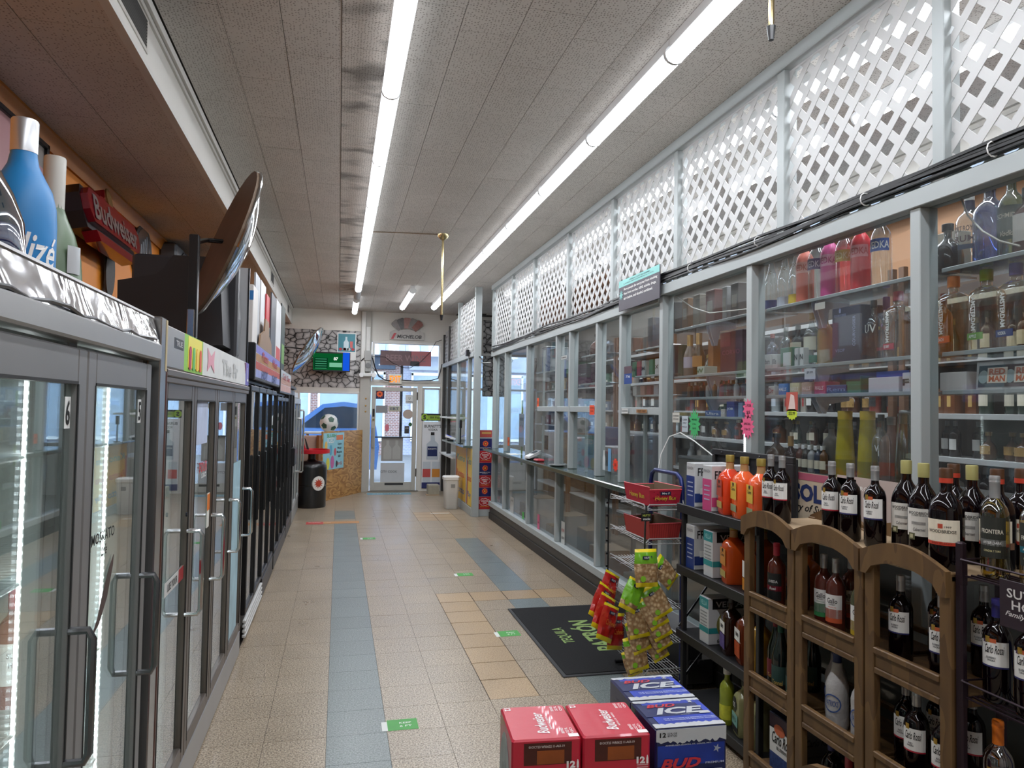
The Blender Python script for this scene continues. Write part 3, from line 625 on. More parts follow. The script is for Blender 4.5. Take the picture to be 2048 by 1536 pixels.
o6 = (XF, 10.70, 0); bow_handle(dr6[1], 12.2, .62, 1.62, M('#b9bab8', .3, .8), .06, .014); bow_handle(dr6[0], 11.4, .7, 1.5, M('#b9bab8', .3, .8), .06, .014)
obj('kick_plate', MB(o6).bbox(XF-.03, XF-.004, 10.7, 12.35, .01, .195, .004), M('#a5a6a4', .4, .5), c6)
# ================================================================== BOTTLE BUILDER
def wine_prof(R, H): return [(R*.86, 0), (R, .012), (R, H*.60), (R*.97, H*.64), (R*.85, H*.69), (R*.6, H*.735), (R*.40, H*.765), (R*.35, H*.80), (R*.34, H*.97)]
def jug_prof(R, H): return [(R*.88, 0), (R, .014), (R, H*.52), (R*.97, H*.57), (R*.88, H*.63), (R*.70, H*.69), (R*.45, H*.75), (R*.34, H*.79), (R*.32, H*.97)]
def round_prof(R, H): return [(R*.88, 0), (R, .014), (R, H*.55), (R*.96, H*.61), (R*.82, H*.67), (R*.58, H*.715), (R*.40, H*.745), (R*.34, H*.78), (R*.32, H*.97)]
def svk_prof(R, H): return [(R*.95, 0), (R, .012), (R, H*.66), (R*.97, H*.72), (R*.85, H*.78), (R*.62, H*.84), (R*.42, H*.88), (R*.38, H*.93), (R*.38, H*.98)]
def sq_prof(R, H): return [(R*.93, 0, 6), (R, .012, 6), (R, H*.56, 6), (R*.98, H*.62, 5), (R*.84, H*.68, 3.4), (R*.58, H*.73, 2.4), (R*.36, H*.77, 2), (R*.32, H*.82, 2), (R*.31, H*.97, 2)]
def sq_tall(R, H): return [(R*.95, 0, 7), (R, .012, 7), (R*1.0, H*.68, 7), (R*.95, H*.73, 5), (R*.7, H*.775, 3), (R*.45, H*.8, 2), (R*.42, H*.84, 2), (R*.42, H*.97, 2)]
def champ_prof(R, H): return [(R*.9, 0), (R, .012), (R, H*.42), (R*.96, H*.5), (R*.8, H*.58), (R*.6, H*.66), (R*.42, H*.76), (R*.34, H*.85), (R*.32, H*.97)]
def flask_prof(R, H): return [(R*.85, 0), (R, H*.08), (R*1.02, H*.3), (R*.92, H*.47), (R*.66, H*.58), (R*.36, H*.66), (R*.25, H*.72), (R*.27, H*.85), (R*.36, H*.97)]
def cone_prof(R, H): return [(R*.95, 0), (R, .02), (R*1.0, H*.25), (R*.92, H*.5), (R*.78, H*.78), (R*.72, H*.9), (R*.70, H*.96)]
WINE = M('#0c0407', .06, var=.2, spec=.42); FOILG = M('#b4b5b6', .35, .6); LBW = M('#e9e8e4', .55, var=.03); LBC = M('#e6dcc6', .55, var=.04)
CLR = lambda h, base=.10: GLASS(h, .95, 2.6, base, .03)
def bottle(label, loc, R, H, prof, body, cap, capf=.17, capr=1.12, lab=None, txt=(), face=-2.85, group=None, n=20, rz=0, sx=1, sy=1, name='bottle', sqr=False, liq=None, band=None, cat='bottle', rings=True):
    """lab: (z0, z1, mat, halfangle) as fractions of H; txt: (string, z, w, h, mat[, shear, rot])"""
    t = thing(name, label, cat, loc, rz, group)
    pr = prof(R, H); obj('glass_body', MB().lathe(pr, n, sx=sx, sy=sy), body, t, smooth=True)
    if liq is not None: obj('liquid', MB().lathe([(max(.002, q[0]-.004),)+(min(q[1]+.004, H*liq[1]),)+tuple(q[2:]) for q in pr if q[1] < H*liq[1]], n, sx=sx, sy=sy), liq[0], t, smooth=True)
    rn = pr[-1][0]*capr
    cp = [(rn, H*(1-capf)), (rn, H*.93), (rn*1.05, H*.935), (rn*1.05, H*.945), (rn, H*.95), (rn*1.04, H*.965), (rn*1.04, H*.985), (rn*.95, H)] if rings else [(rn, H*(1-capf)), (rn*1.02, H*.99), (rn*.95, H)]
    obj('cap', MB().lathe(cp, 16), cap, t, smooth=True)
    if band: obj('neck_band', MB().lathe([(rn*1.02, H*(1-capf)-.004), (rn*1.02, H*(1-capf)+.012)], 16), band, t, smooth=True)
    host = t
    if lab:
        for k, lb in enumerate(lab if isinstance(lab, list) else [lab]):
            z0, z1, lm, ha = lb[:4]
            if sqr:
                fx = lb[4] if len(lb) > 4 else -1
                l = MB().prism([(-R*.84*sy, z0*H), (R*.84*sy, z0*H), (R*.84*sy, z1*H), (-R*.84*sy, z1*H)], lambda a, b, d: (-R*sx-d, -a, b), .0004, .0016)
            else: l = MB().arc(R*sx, z0*H, z1*H, face-ha, face+ha)
            q = obj('label', l, lm, t); host = q if k == 0 else host
    for tx in txt:
        s_, z, w_, h_, mt = tx[:5]; sh = tx[5] if len(tx) > 5 else 0; da = tx[6] if len(tx) > 6 else 0
        if sqr: letters(host, s_, (-R*sx-.0012, -da, z*H), (0, -1, 0), UZ, w_, h_, mt, shear=sh)
        else: letters_round(host, s_, R*sx, face+da, z*H, w_, h_, mt, shear=sh)
    return t
p_ = on_x(22, 1395, -.80)
b = bottle('rose wine bottle with white label inside the nearest cooler at lower left', (-.80, p_.y, .9065), .038, .30, wine_prof, M('#7c2f28', .12, spec=.6), M('#b5303a', .4), .18, 1.1, lab=(.2, .55, LBW, 1.1), txt=(('SUTTER', .45, .05, .014, INK), ('HOME', .37, .04, .014, INK)), face=-.9)
for i, (y, c_) in enumerate(((.95, '#8f8a5a'), (1.55, '#3a2a22'), (2.28, '#6a7a4a'))): bottle('single leftover wine bottle on a nearest cooler shelf, %s from the near end' % nth(i), (-1.0, y, .5565), .038, .30, wine_prof, M(c_, .12, spec=.6), M('#b9b9b6', .4), .18, 1.1, lab=(.2, .5, LBC, 1.1), face=-.9)
# ================================================================== ON TOP OF THE COOLERS
ZT = 1.8815
b = bottle('giant frosted blue display bottle with silver neck foil', (-.84, 2.17, ZT), .083, .56, lambda R, H: [(R*.92, 0), (R, .02), (R*1.0, H*.50), (R*.97, H*.58), (R*.84, H*.66), (R*.6, H*.73), (R*.44, H*.78), (R*.38, H*.83), (R*.34, H*.97)], M('#1f7fc0', .45, var=.15, vs=5), M('#c6c7c9', .3, .7), .16, 1.15, face=-1.05, rings=False)
letters_round(b, 'Alizé', .083, -.95, .20, .16, .09, WHITE, shear=.35); letters_round(b, 'BLEU', .083, -1.1, .10, .05, .02, M('#a9cfe8', .5))
b = bottle('tall dull green display bottle with grey neck, behind the blue one', (-.93, 2.64, ZT), .088, .61, lambda R, H: [(R, 0), (R*1.05, .02), (R*1.05, H*.3), (R*.97, H*.45), (R*.74, H*.58), (R*.5, H*.66), (R*.36, H*.72), (R*.33, H*.97)], M('#5c7355', .35, var=.15), M('#b7b4ab', .45), .30, 1.1, face=-.9, rings=False)
letters_round(b, 'HPNOTIQ', .092, -.75, .17, .17, .028, M('#3c4f3a', .5)); obj('silver_roundel', MB().arc(.092, .22, .31, -.75, -.2), M('#c3c5c6', .3, .7), b)
b = bottle('squat clear display bottle with blue label and gold medallion at left edge', (-.745, 1.70, ZT), .085, .40, lambda R, H: [(R*.8, 0), (R, .03), (R*1.1, H*.3), (R*1.05, H*.45), (R*.8, H*.6), (R*.5, H*.72), (R*.34, H*.8), (R*.32, H*.97)], CLR('#d9d8c8', .2), M('#d9863a', .4), .3, 1.3, lab=(.12, .42, M('#1e2c86', .4), 1.1), face=-1.1, rings=False)
obj('medallion', MB().arc(.094, .20, .25, -1.5, -.9, t=.003), M('#c8a055', .3, .8), b); letters_round(b, 'VS', .0935, -1.0, .10, .05, .035, M('#c8b07a', .4))
bottle('orange necked display bottle cut off by the left edge', (-.93, 1.80, ZT), .07, .5, flask_prof, M('#d9642c', .4), M('#c9c2b0', .4), .2, 1.1, rings=False)
# wall decorations
t = thing('neon_sign', 'glossy dark red illuminated beer sign with silver script on the orange wall', 'sign', (XL+.02, 5.62, 2.93)); o = (XL+.02, 5.62, 2.93)
t.rotation_euler = (0, math.radians(-12), 0); t.scale = (.85, .76, .9)
RED = M('#7d1722', .15, var=.2, coat=.5)
def yz(x): return lambda a, b, d: (x+d, a, b)
obj('backing', MB().prism([(-.80, -.06), (-.74, -.17), (.70, -.17), (.80, -.06), (.80, .07), (.74, .14), (-.74, .14), (-.8, .07)], yz(0), .0, .14), M('#1a1214', .4), t)
obj('face', MB().prism([(-.78, -.05), (-.70, -.13), (.66, -.13), (.78, -.05), (.78, .06), (.70, .12), (-.70, .12), (-.78, .06)], yz(.14), 0, .05), RED, t)
obj('lower_bar', MB().prism([(-.55, -.24), (.50, -.24), (.58, -.17), (-.62, -.17)], yz(.06), 0, .11), RED, t)
obj('crest', MB().prism([(-.3, .12), (.3, .12), (.26, .17), (.12, .18), (.08, .26), (-.08, .26), (-.12, .18), (-.26, .17)], yz(.08), 0, .08), RED, t)
obj('gold_seal', MB().prism(ellipse(16, .08, .085, 0, .2), yz(.16), 0, .012), M('#8c6a3a', .35, .6), t)
letters(t, 'Budweiser', (.192, 0, -.005), UY, UZ, 1.36, .19, M('#d9dbdd', .15, .8), shear=.12, bold=.02, off=.004)
q = on_x(218, 545, XL+.03); YC, ZC2 = q.y, q.z
t = thing('wall_charm', 'dark woven leaf shaped charm hanging below the red sign', 'ornament', (XL+.03, YC, ZC2)); o = (XL+.03, YC, ZC2)
obj('leaf', MB(o).prism([(YC+.11*math.sin(PI*i/12)*(1 if i <= 12 else -1)*(1), ZC2+.19*math.cos(PI*i/12)) if i <= 12 else (YC-.11*math.sin(PI*(24-i)/12), ZC2+.19*math.cos(PI*(24-i)/12)) for i in range(24)][::-1], lambda a, b, d: (XL+.03+d, a, b), 0, .012), M('#2c2723', .6, var=.6, vs=45), t)
obj('cord', MB(o).tube([(XL+.04, YC, ZC2+.26), (XL+.045, YC, ZC2+.19)], .004, 5).tube([(XL+.04, YC+.01*math.sin(i*2), ZC2-.18-.04*i) for i in range(11)], .007, 5), M('#1a1715', .7), t)
t = thing('framed_poster', 'black framed pink and grey beer poster at the left edge of the orange wall', 'poster', (XL+.005, 4.35, 2.75)); o = (XL+.005, 4.35, 2.75)
y0, y1, z0, z1 = 3.2, 4.80, 2.2, 3.02; fr = MB(o)
z1 = 3.22
fr.bbox(XL, XL+.03, y0, y1, z1-.03, z1).bbox(XL, XL+.03, y0, y1, z0, z0+.03).bbox(XL, XL+.03, y0, y0+.03, z0, z1).bbox(XL, XL+.03, y1-.03, y1, z0, z1)
obj('frame', fr, M('#1c1c1f', .35), t); pr_ = sheet('print', t, Vector((XL+.008, (y0+y1)/2, (z0+z1)/2))-Vector(o), UY, UZ, y1-y0-.05, z1-z0-.05, M('#8d8680', .4))
shape('pink_star', pr_, star(5, .42, .95, 0, 0, .3), Vector((XL+.0095, 4.25, 2.75))-Vector(o), UY, UZ, M('#b98a8c', .4)); letters(pr_, 'Busch', Vector((XL+.011, 4.45, 2.72))-Vector(o), UY, UZ, .95, .3, M('#b7aa8f', .4), shear=.2)
t = thing('wall_mirror', 'oval black framed mirror with grey printed bars on the orange wall', 'mirror', (XL+.01, 6.95, 3.02)); o = (XL+.01, 6.95, 3.02)
obj('frame', MB(o).prism(ellipse(24, .30, .27, 6.95, 3.0), lambda a, b, d: (XL+d, a, b), 0, .03), BLKM, t); obj('mirror_plate', MB(o).prism(ellipse(24, .255, .232, 6.95, 3.0), lambda a, b, d: (XL+.03+d, a, b), 0, .003), M('#a7abb0', .12, .9), t)
letters(t, 'Lite', Vector((XL+.034, 6.95, 2.93))-Vector(o), UY, UZ, .3, .12, M('#5c6168', .3)); 
for i in range(4): sheet('bar_print', t, Vector((XL+.0335, 6.85+i*.06, 3.03+.02*i))-Vector(o), UY, UZ, .03, .1+.03*i, M('#6f757c', .3))
t = thing('box_fan', 'dark round grille box fan high on the orange wall beside the mirror', 'fan', (XL+.01, 8.0, 3.0)); o = (XL+.01, 8.0, 3.0)
obj('housing', MB(o).bbox(XL, XL+.16, 7.62, 8.38, 2.72, 3.28, .02), M('#4a4f55', .45), t)
for i in range(9): obj('grille_ring', MB(o).tube([(XL+.165, 8.0+(.03+.027*i)*math.cos(2*PI*k/20), 3.0+(.03+.027*i)*math.sin(2*PI*k/20)) for k in range(21)], .005, 4, False), M('#1e1f22', .4), t)
# television sets on cooler two
def P(u, v, y): q = on_y(u, v, y); return (q.x, q.z)
t = thing('television', 'bulky black tube television turned with its back to the camera', 'television', (-.9, 4.35, 1.97)); o = (-.9, 4.35, 1.97)
pf = [P(u, v, 4.35) for u, v in ((250, 700), (233, 690), (235, 560), (312, 548), (328, 535), (338, 520), (347, 510), (424, 514), (440, 530), (446, 690))]
zb = 1.972; pf = [(x, max(zb, z)) for x, z in pf][1:]
obj('rear_shell', MB(o).prism(pf[::-1], lambda a, b, d: (a, d, b), 4.35, 4.66), M('#232326', .5, var=.1), t)
x0, x1 = pf[0][0]-.02, pf[-1][0]+.03
obj('front_bezel', MB(o).bbox(x0, x1, 4.66, 4.75, zb, 2.58, .015), M('#2b2b2e', .45), t); obj('screen', MB(o).bbox(x0+.05, x1-.05, 4.745, 4.756, zb+.1, 2.52, .004), M('#20262a', .1), t)
t = thing('television', 'silver and black tube television behind the tilted convex mirror', 'television', (-.72, 4.95, 1.97)); o = (-.72, 4.95, 1.97)
obj('rear_shell', MB(o).hexa([(-1.2, 4.79, 1.972), (-.80, 4.79, 1.972), (-.80, 5.12, 1.972), (-1.2, 5.12, 1.972), (-1.15, 4.83, 2.4), (-.80, 4.79, 2.48), (-.80, 5.12, 2.48), (-1.15, 5.08, 2.4)]), BLKM, t)
obj('front_bezel', MB(o).lathe([(.2, 0), (.2, .001)], 4) and MB(o).prism([(-.80, 1.972), (-.70, 1.972), (-.66, 2.02), (-.65, 2.25), (-.67, 2.42), (-.72, 2.5), (-.80, 2.5)], lambda a, b, d: (a, d, b), 4.78, 5.13), M('#8f9193', .3, .6), t)
obj('control_flap', MB(o).bbox(-.66, -.648, 4.81, 4.9, 2.02, 2.1, .004), M('#3a3b3e', .3), t)
t = thing('display_board', 'grey white foam board with black edge standing behind the silver television', 'board', (-.66, 5.17, 1.98)); o = (-.66, 5.17, 1.98)
obj('board', MB(o).bbox(-.9, -.62, 5.17, 5.185, 1.972, 2.62, .002), M('#a9abad', .4), t); obj('edge_strip', MB(o).bbox(-.622, -.612, 5.166, 5.19, 1.972, 2.62, .001), BLKM, t); shape('peak_print', t, [(-.1, -.08), (-.05, -.02), (-.02, -.04), (.03, .1), (.06, .06), (.1, -.08)], Vector((-.76, 5.168, 2.2))-Vector(o), UX, UZ, M('#d5d6d8', .4))
# convex mirrors
def convex(label, c, nrm, R, up, armto):
    n = Vector(nrm).normalized(); a = n.cross(Vector(up)).normalized(); b_ = n.cross(a); c = Vector(c)
    t = thing('convex_mirror', label, 'mirror', c)
    def cap_(r0, h, k0=0, m=10, nn=28):
        mb = MB(); vs = []; fs = []
        for i in range(m+1):
            r = r0*(1-i/m); z = h*(1-(r/r0)**2)
            vs += [a*(r*math.cos(2*PI*k/nn))+b_*(r*math.sin(2*PI*k/nn))+n*z for k in range(nn)]
        for i in range(m):
            for k in range(nn): q = (k+1) % nn; fs.append((i*nn+k, i*nn+q, i*nn+nn+q, i*nn+nn+k))
        mb.add(vs, fs); return mb
    obj('mirror_dome', cap_(R, R*.26), M('#d4d7da', .06, 1, var=.02), t, smooth=True)
    obj('backing_board', MB().prism(ellipse(28, R, R), lambda p, q, d: a*p+b_*q+n*d, -.02, -.001), M('#6a5744', .6, var=.2, vs=6), t)
    obj('rim', MB().tube([a*(R*math.cos(2*PI*k/32))+b_*(R*math.sin(2*PI*k/32)) for k in range(33)], .009, 6, False), CHROME, t, smooth=True)
    obj('bracket_arm', MB().tube([-n*.02, -n*.10+Vector((0, 0, -.03)), Vector(armto[0])-c], .012, 6), BLKM, t)
    obj('upright', MB(tuple(c)).bbox(armto[1][0]-.02, armto[1][0]+.02, armto[1][1]-.02, armto[1][1]+.02, armto[2], armto[3], .003), BLKM, t); return t
def facing(top, bot): return (top+bot)/2
CAMP = Vector((0, 0, CAMH)); top = CAMP+ray(517, 346)*3.75; bot = CAMP+ray(390, 627)*3.75; ctr = (top+bot)/2; ax = (top-bot)
vd = (ctr-Vector((0, 0, CAMH))).normalized(); nn_ = ax.cross(vd).normalized(); nn_ = nn_ if nn_.x > 0 else -nn_
BXm = on_y(387, 560, 3.4).x; zm = on_y(387, 470, 3.4).z
t = convex('large convex security mirror tilted over the second cooler, seen nearly edge on', ctr, nn_*.99+vd*.13, ax.length/2, ax, ((BXm, 3.40, 2.40), (BXm, 3.40), 1.975, zm))
obj('mount_plate', MB(tuple(ctr)).bbox(BXm-.015, BXm+.015, 3.36, 3.378, 1.975, 2.10, .003), CHROME, t)
top = CAMP+ray(645, 656)*12.8; bot = CAMP+ray(587, 745)*12.8; ctr = (top+bot)/2; ax = (top-bot); vd = (ctr-Vector((0, 0, CAMH))).normalized(); nn_ = ax.cross(vd).normalized(); nn_ = nn_ if nn_.x > 0 else -nn_
convex('smaller convex security mirror tilted in front of the stone patterned wall', ctr, nn_*.98-vd*.16, ax.length/2, ax, ((-.985, 12.8, 2.7), (-.985, 12.8), 2.35, 3.305))
top = on_y(502, 505, 6.6); bot = on_y(480, 600, 6.6); ctr = (top+bot)/2; ax = top-bot; vd = (ctr-Vector((0, 0, CAMH))).normalized(); nn_ = ax.cross(vd).normalized(); nn_ = nn_ if nn_.x > 0 else -nn_
# display boards along the aisle edge, seen edge on
BX = -.64
def board(label, u0, u1, vt, vb, col, name='display_board', cat='board', x=BX, extra=None, poly=None):
    a, b_ = on_x(u0, 620, x).y, on_x(u1, 620, x).y; zt = on_x((u0+u1)/2, vt, x).z; ym = (a+b_)/2; zb = 2.146 if ym < 7.69 else (2.10 if ym < 9.43 else (2.03 if ym < 10.66 else 1.91))
    o = (x, a, zb); t = thing(name, label, cat, o)
    zb2 = zb
    pl = [(a, zb2), (b_, zb2), (b_, zt), (a, zt)] if poly is None else [(a+(b_-a)*p, zb2+(zt-zb2)*q) for p, q in poly]
    p = obj('panel', MB(o).prism(pl, lambda q, r, d: (x+d, q, r), -.012, 0), M(col, .45, var=.1), t)
    if extra:
        for (p0, p1, q0, q1, c_) in extra: sheet('print', t, (.0, (b_-a)*(p0+p1)/2, (zt-zb)*(q0+q1)/2), UY, UZ, (b_-a)*(p1-p0), (zt-zb)*(q1-q0), M(c_, .4))
    obj('foot', MB(o).bbox(x-.035, x, (a+b_)/2-.02, (a+b_)/2+.02, zb2, zb2+.012, .002), M('#8a8a88', .5), t); return t
t = thing('carton', 'white carton with blue top band and lamp drawing on the coolers', 'box', (-.9, 5.6, 2.13)); o = (-.9, 5.6, 2.13)
q0, q1 = on_y(472, 600, 5.6), on_y(507, 600, 5.6)
obj('box', MB(o).bbox(q0.x, q1.x, 5.6, 5.9, 2.142, 2.58, .004), M('#d3cfca', .5), t); sheet('blue_band', t, Vector(((q0.x+q1.x)/2, 5.6, 2.50))-Vector(o), UX, UZ, q1.x-q0.x, .07, M('#2f74b5', .4))
shape('lamp_print', t, [(-.035, -.04), (.04, -.05), (.03, .045), (-.03, .05)], Vector(((q0.x+q1.x)/2-.01, 5.6, 2.34))-Vector(o), UX, UZ, M('#4a4a4c', .4))
t = thing('small_camera', 'little black camera gadget on the black merchandiser corner', 'camera', (-.75, 5.45, 2.14)); o = (-.75, 5.45, 2.14)
obj('body', MB(o).bbox(-.79, -.72, 5.45, 5.51, 2.142, 2.195, .006), BLKM, t); obj('lens', MB().lathe([(.018, 0), (.018, .02), (.012, .024)], 10), M('#303338', .2), t, (-.005, -.01, .03)).rotation_euler = (PI/2, 0, 0)
board('shiny silver display panel, first of the row on the black cooler', 510, 519, 548, 690, '#aeb2b6', x=-.66)
board('brown cardboard bottle cutout standing on the black cooler', 521, 546, 640, 722, '#8d6f52', x=-.635, poly=[(0, 0), (1, 0), (.95, .4), (.72, .62), (.68, 1), (.4, 1), (.36, .62), (.08, .42)])
board('white film wrapped display sign behind the cardboard cutout', 521, 531, 565, 640, '#d4d6d8', x=-.68)
board('tall red sports display sign on the coolers', 533, 542, 593, 716, '#c0313a', x=-.665, extra=[(.3, 1, .1, .5, '#e9e9e9')])
board('dark grey board standing next to the red sign', 543, 552, 590, 716, '#50545a', x=-.65)
board('white board with red corner near the far coolers', 553, 563, 604, 745, '#d8d9da', x=-.65, extra=[(.1, .9, .02, .3, '#c4473f')])
board('black and green board, last in the row before the stone wall', 564, 571, 612, 750, '#1f2e24', x=-.65, extra=[(.2, .9, .1, .4, '#6d9a3a')])
# ================================================================== FAR END: DOOR, WINDOW, PLYWOOD CORNER
def wood_mat(a, b_, s, name, dist=6.0, axis=0):
    m, nt, out = newmat(name); p = N(nt, 'BsdfPrincipled', Roughness=.55); nt.links.new(p.outputs[0], out.inputs[0])
    tc = nt.nodes.new('ShaderNodeTexCoord'); mp = N(nt, 'Mapping'); mp.inputs['Scale'].default_value = s; nt.links.new(tc.outputs['Object'], mp.inputs['Vector'])
    no = N(nt, 'TexNoise', Scale=1.0, Detail=2.0); nt.links.new(mp.outputs[0], no.inputs['Vector'])
    k = N(nt, 'Math', op='MULTIPLY'); k.inputs[1].default_value = dist; nt.links.new(no.outputs['Fac'], k.inputs[0]); fr = N(nt, 'Math', op='FRACT'); nt.links.new(k.outputs[0], fr.inputs[0])
    r = nt.nodes.new('ShaderNodeValToRGB'); r.color_ramp.elements[0].color = (*hx(a), 1); r.color_ramp.elements[1].color = (*hx(b_), 1); r.color_ramp.elements[0].position = .1; r.color_ramp.elements[1].position = .9
    nt.links.new(fr.outputs[0], r.inputs[0]); nt.links.new(r.outputs[0], p.inputs['Base Color']); return m
PLY = wood_mat('#c9995a', '#9a6a36', (1.6, 1.6, 4.5), 'plywood', 9)
CARD = M('#a98a68', .75, var=.12)
pa, pb = Vector((-.27, 13.2, 0)), Vector((.47, 14.66, 0)); pu = (pb-pa).normalized(); pl_ = (pb-pa).length; pn = pu.cross(UZ)
t = thing('plywood_panel', 'angled plywood sheet screening the front window corner beside the door', 'panel', pa)
obj('sheet', MB().prism([(0, 0), (pl_, 0), (pl_, 1.235), (0, 1.245)], lambda a, b, d: pu*a+UZ*b+pn*d, -.02, 0), PLY, t)
obj('batten', MB().prism([(-.10, 0), (0, 0), (0, 1.18), (-.10, 1.18)], lambda a, b, d: pu*a+UZ*b+pn*d, -.06, -.01), M('#8a5a34', .6), t)
po = thing('poster', 'pale blue frozen drink poster with bright cartoon shapes taped to the plywood', 'poster', pa+pu*.43+UZ*.88+pn*.004)
sheet('print', po, (0, 0, 0), pu, UZ, .80, .66, M('#8fc7d3', .4, var=.15, vs=6))
letters(po, 'ICED', (-pu*.12+UZ*.2), pu, UZ, .26, .1, WHITE, off=.004); letters(po, 'SLUSH', (-pu*.1+UZ*.28), pu, UZ, .36, .06, M('#4f9a3e', .5), off=.004)
sheet('orange_corner', po, pu*.22+UZ*.24, pu, UZ, .26, .09, M('#d8743c', .5), off=.003)
for i, s_ in enumerate(('Captain', 'Morgan', 'Margarita', '$20')): letters(po, s_, pu*.22+UZ*(.12-.075*i), pu, UZ, None, .05, INK, off=.004)
letters(po, '2 for $', pu*.2-UZ*.24, pu, UZ, None, .07, M('#c8453f', .5), off=.004)
for x, z, r, h in ((-.3, .1, .07, '#e8b84a'), (-.22, -.22, .09, '#d8d04a'), (-.05, -.2, .1, '#c2669e'), (.05, -.02, .06, '#c84f5c'), (-.12, .02, .08, '#5aa7c9'), (.12, -.24, .05, '#2c2c34')): shape('blot_print', po, ellipse(14, r*.7, r*1.2, x, z), (0, 0, 0), pu, UZ, M(h, .5), off=.0045)
c = on_y(658, 846, 14.05); rb = .172
t = thing('window_shelf', 'white shelf board behind the plywood carrying the ball', 'shelf', (-.2, 14.2, 0)); o = (-.2, 14.2, 0)
zs = c.z-rb
obj('board', MB(o).bbox(-.62, .02, 13.86, 14.5, zs-.03, zs, .004), PTW, t)
for x, y in ((-.58, 13.92), (-.58, 14.44), (-.02, 14.44)): obj('leg', MB(o).bbox(x, x+.03, y-.03, y, 0, zs-.03, .003), PTW, t)
def ball():
    t = thing('soccer_ball', 'white and green soccer ball on the window shelf', 'ball', (c.x, c.y, zs)); g = (1+5**.5)/2
    ic = [Vector(p).normalized() for p in ((0, 1, g), (0, -1, g), (0, 1, -g), (0, -1, -g), (1, g, 0), (-1, g, 0), (1, -g, 0), (-1, -g, 0), (g, 0, 1), (-g, 0, 1), (g, 0, -1), (-g, 0, -1))]
    mb = MB(); mb.lathe([(rb*math.sin(PI*i/16)+1e-4, rb-rb*math.cos(PI*i/16)) for i in range(17)], 24); obj('cover', mb, M('#e3e5e2', .4, var=.05), t, smooth=True)
    R = Matrix.Rotation(.55, 3, 'X') @ Matrix.Rotation(.3, 3, 'Y')
    for d in ic:
        d = R @ d; a = d.cross(Vector((.3, .2, .9))).normalized(); b = d.cross(a); vs = [(d*.0+ (d*math.cos(.36)+(a*math.cos(2*PI*k/5)+b*math.sin(2*PI*k/5))*math.sin(.36)))*(rb*1.03)+Vector((0, 0, rb)) for k in range(5)]; vs.append(d*rb*1.012+Vector((0, 0, rb)))
        obj('pentagon_patch', MB().add(vs, [(k, (k+1) % 5, 5) for k in range(5)]), M('#2f5a48', .4), t)
ball()
t = thing('cardboard_box', 'tan cardboard box top behind the black barrel bin by the window', 'box', (-.62, 13.3, 0)); o = (-.62, 13.3, 0)
obj('carton', MB(o).bbox(-.90, -.36, 13.2, 13.6, 0, 1.16, .005), M('#b39686', .7, var=.1), t); obj('tape', MB(o).box(-.65, -.58, 13.196, 13.2, .2, 1.16), M('#c9b490', .4), t)
t = thing('barrel_bin', 'tall black barrel bin with a round red tray on top', 'bin', (-.425, 12.63, 0))
obj('drum', MB().lathe([(.24, 0), (.25, .02), (.252, .36), (.246, .365), (.246, .375), (.254, .38), (.256, .66), (.25, .70), (.20, .755), (.10, .775)], 28), M('#1b1c1e', .3, var=.15, coat=.2), t, smooth=True)
obj('pedestal', MB().lathe([(.09, .77), (.06, .80), (.06, .90)], 16), BLKM, t, smooth=True)
obj('tray', MB().lathe([(.10, .90), (.29, .90), (.30, .905), (.30, .965), (.285, .965), (.28, .915), (.02, .915)], 28), M('#c4202c', .3, var=.08), t, smooth=True)
for i in range(3): obj('tall_fin', MB().prism([(-.06-.05*i, .965), (-.02-.05*i, .965), (-.08-.05*i, 1.14), (-.10-.05*i, 1.16)], lambda a, b, d: (a-.02, d-.1, b), 0, .012), M('#b01f2a' if i % 2 else '#1c1c1e', .4), t)
shape('round_badge', t, ellipse(20, .11, .12), (.256*math.cos(-1.05), .256*math.sin(-1.05), .41), (-math.sin(-1.05), math.cos(-1.05), 0), UZ, M('#e3dfd8', .5), off=.002, t=.03); shape('sun_print', t, star(11, .045, .085), (.256*math.cos(-1.05), .256*math.sin(-1.05), .41), (-math.sin(-1.05), math.cos(-1.05), 0), UZ, M('#b8442e', .5), off=.004)
# bins and blocks by the door
t = thing('waste_bin', 'square white plastic waste bin with grey smudges by the set-forward counter', 'bin', (1.88, 12.15, 0))
def sqr(r, z): return (r, z, 8)
obj('tub', MB().lathe([sqr(.098, 0), sqr(.105, .01), sqr(.128, .50), sqr(.128, .505)], 24), M('#d2d3d1', .4, var=.06), t, smooth=True)
obj('rim_lid', MB().lathe([sqr(.132, .485), sqr(.138, .49), sqr(.140, .535), sqr(.12, .55), sqr(.09, .545)], 24), M('#dfe0de', .4), t, smooth=True); obj('smudge_label', MB().box(-.02, .05, -.127, -.124, .36, .42), M('#8d8e8c', .6), t)
t = thing('concrete_block', 'small grey concrete block on the floor right of the door', 'block', (1.84, 14.2, 0))
obj('block', MB().bbox(-.11, .11, -.14, .14, 0, .19, .006), M('#a19c8c', .9, var=.15, vs=20, bump=.4), t); obj('flat_cardboard', MB().bbox(-.15, .1, -.2, -.02, 0, .006, .001), CARD, t)
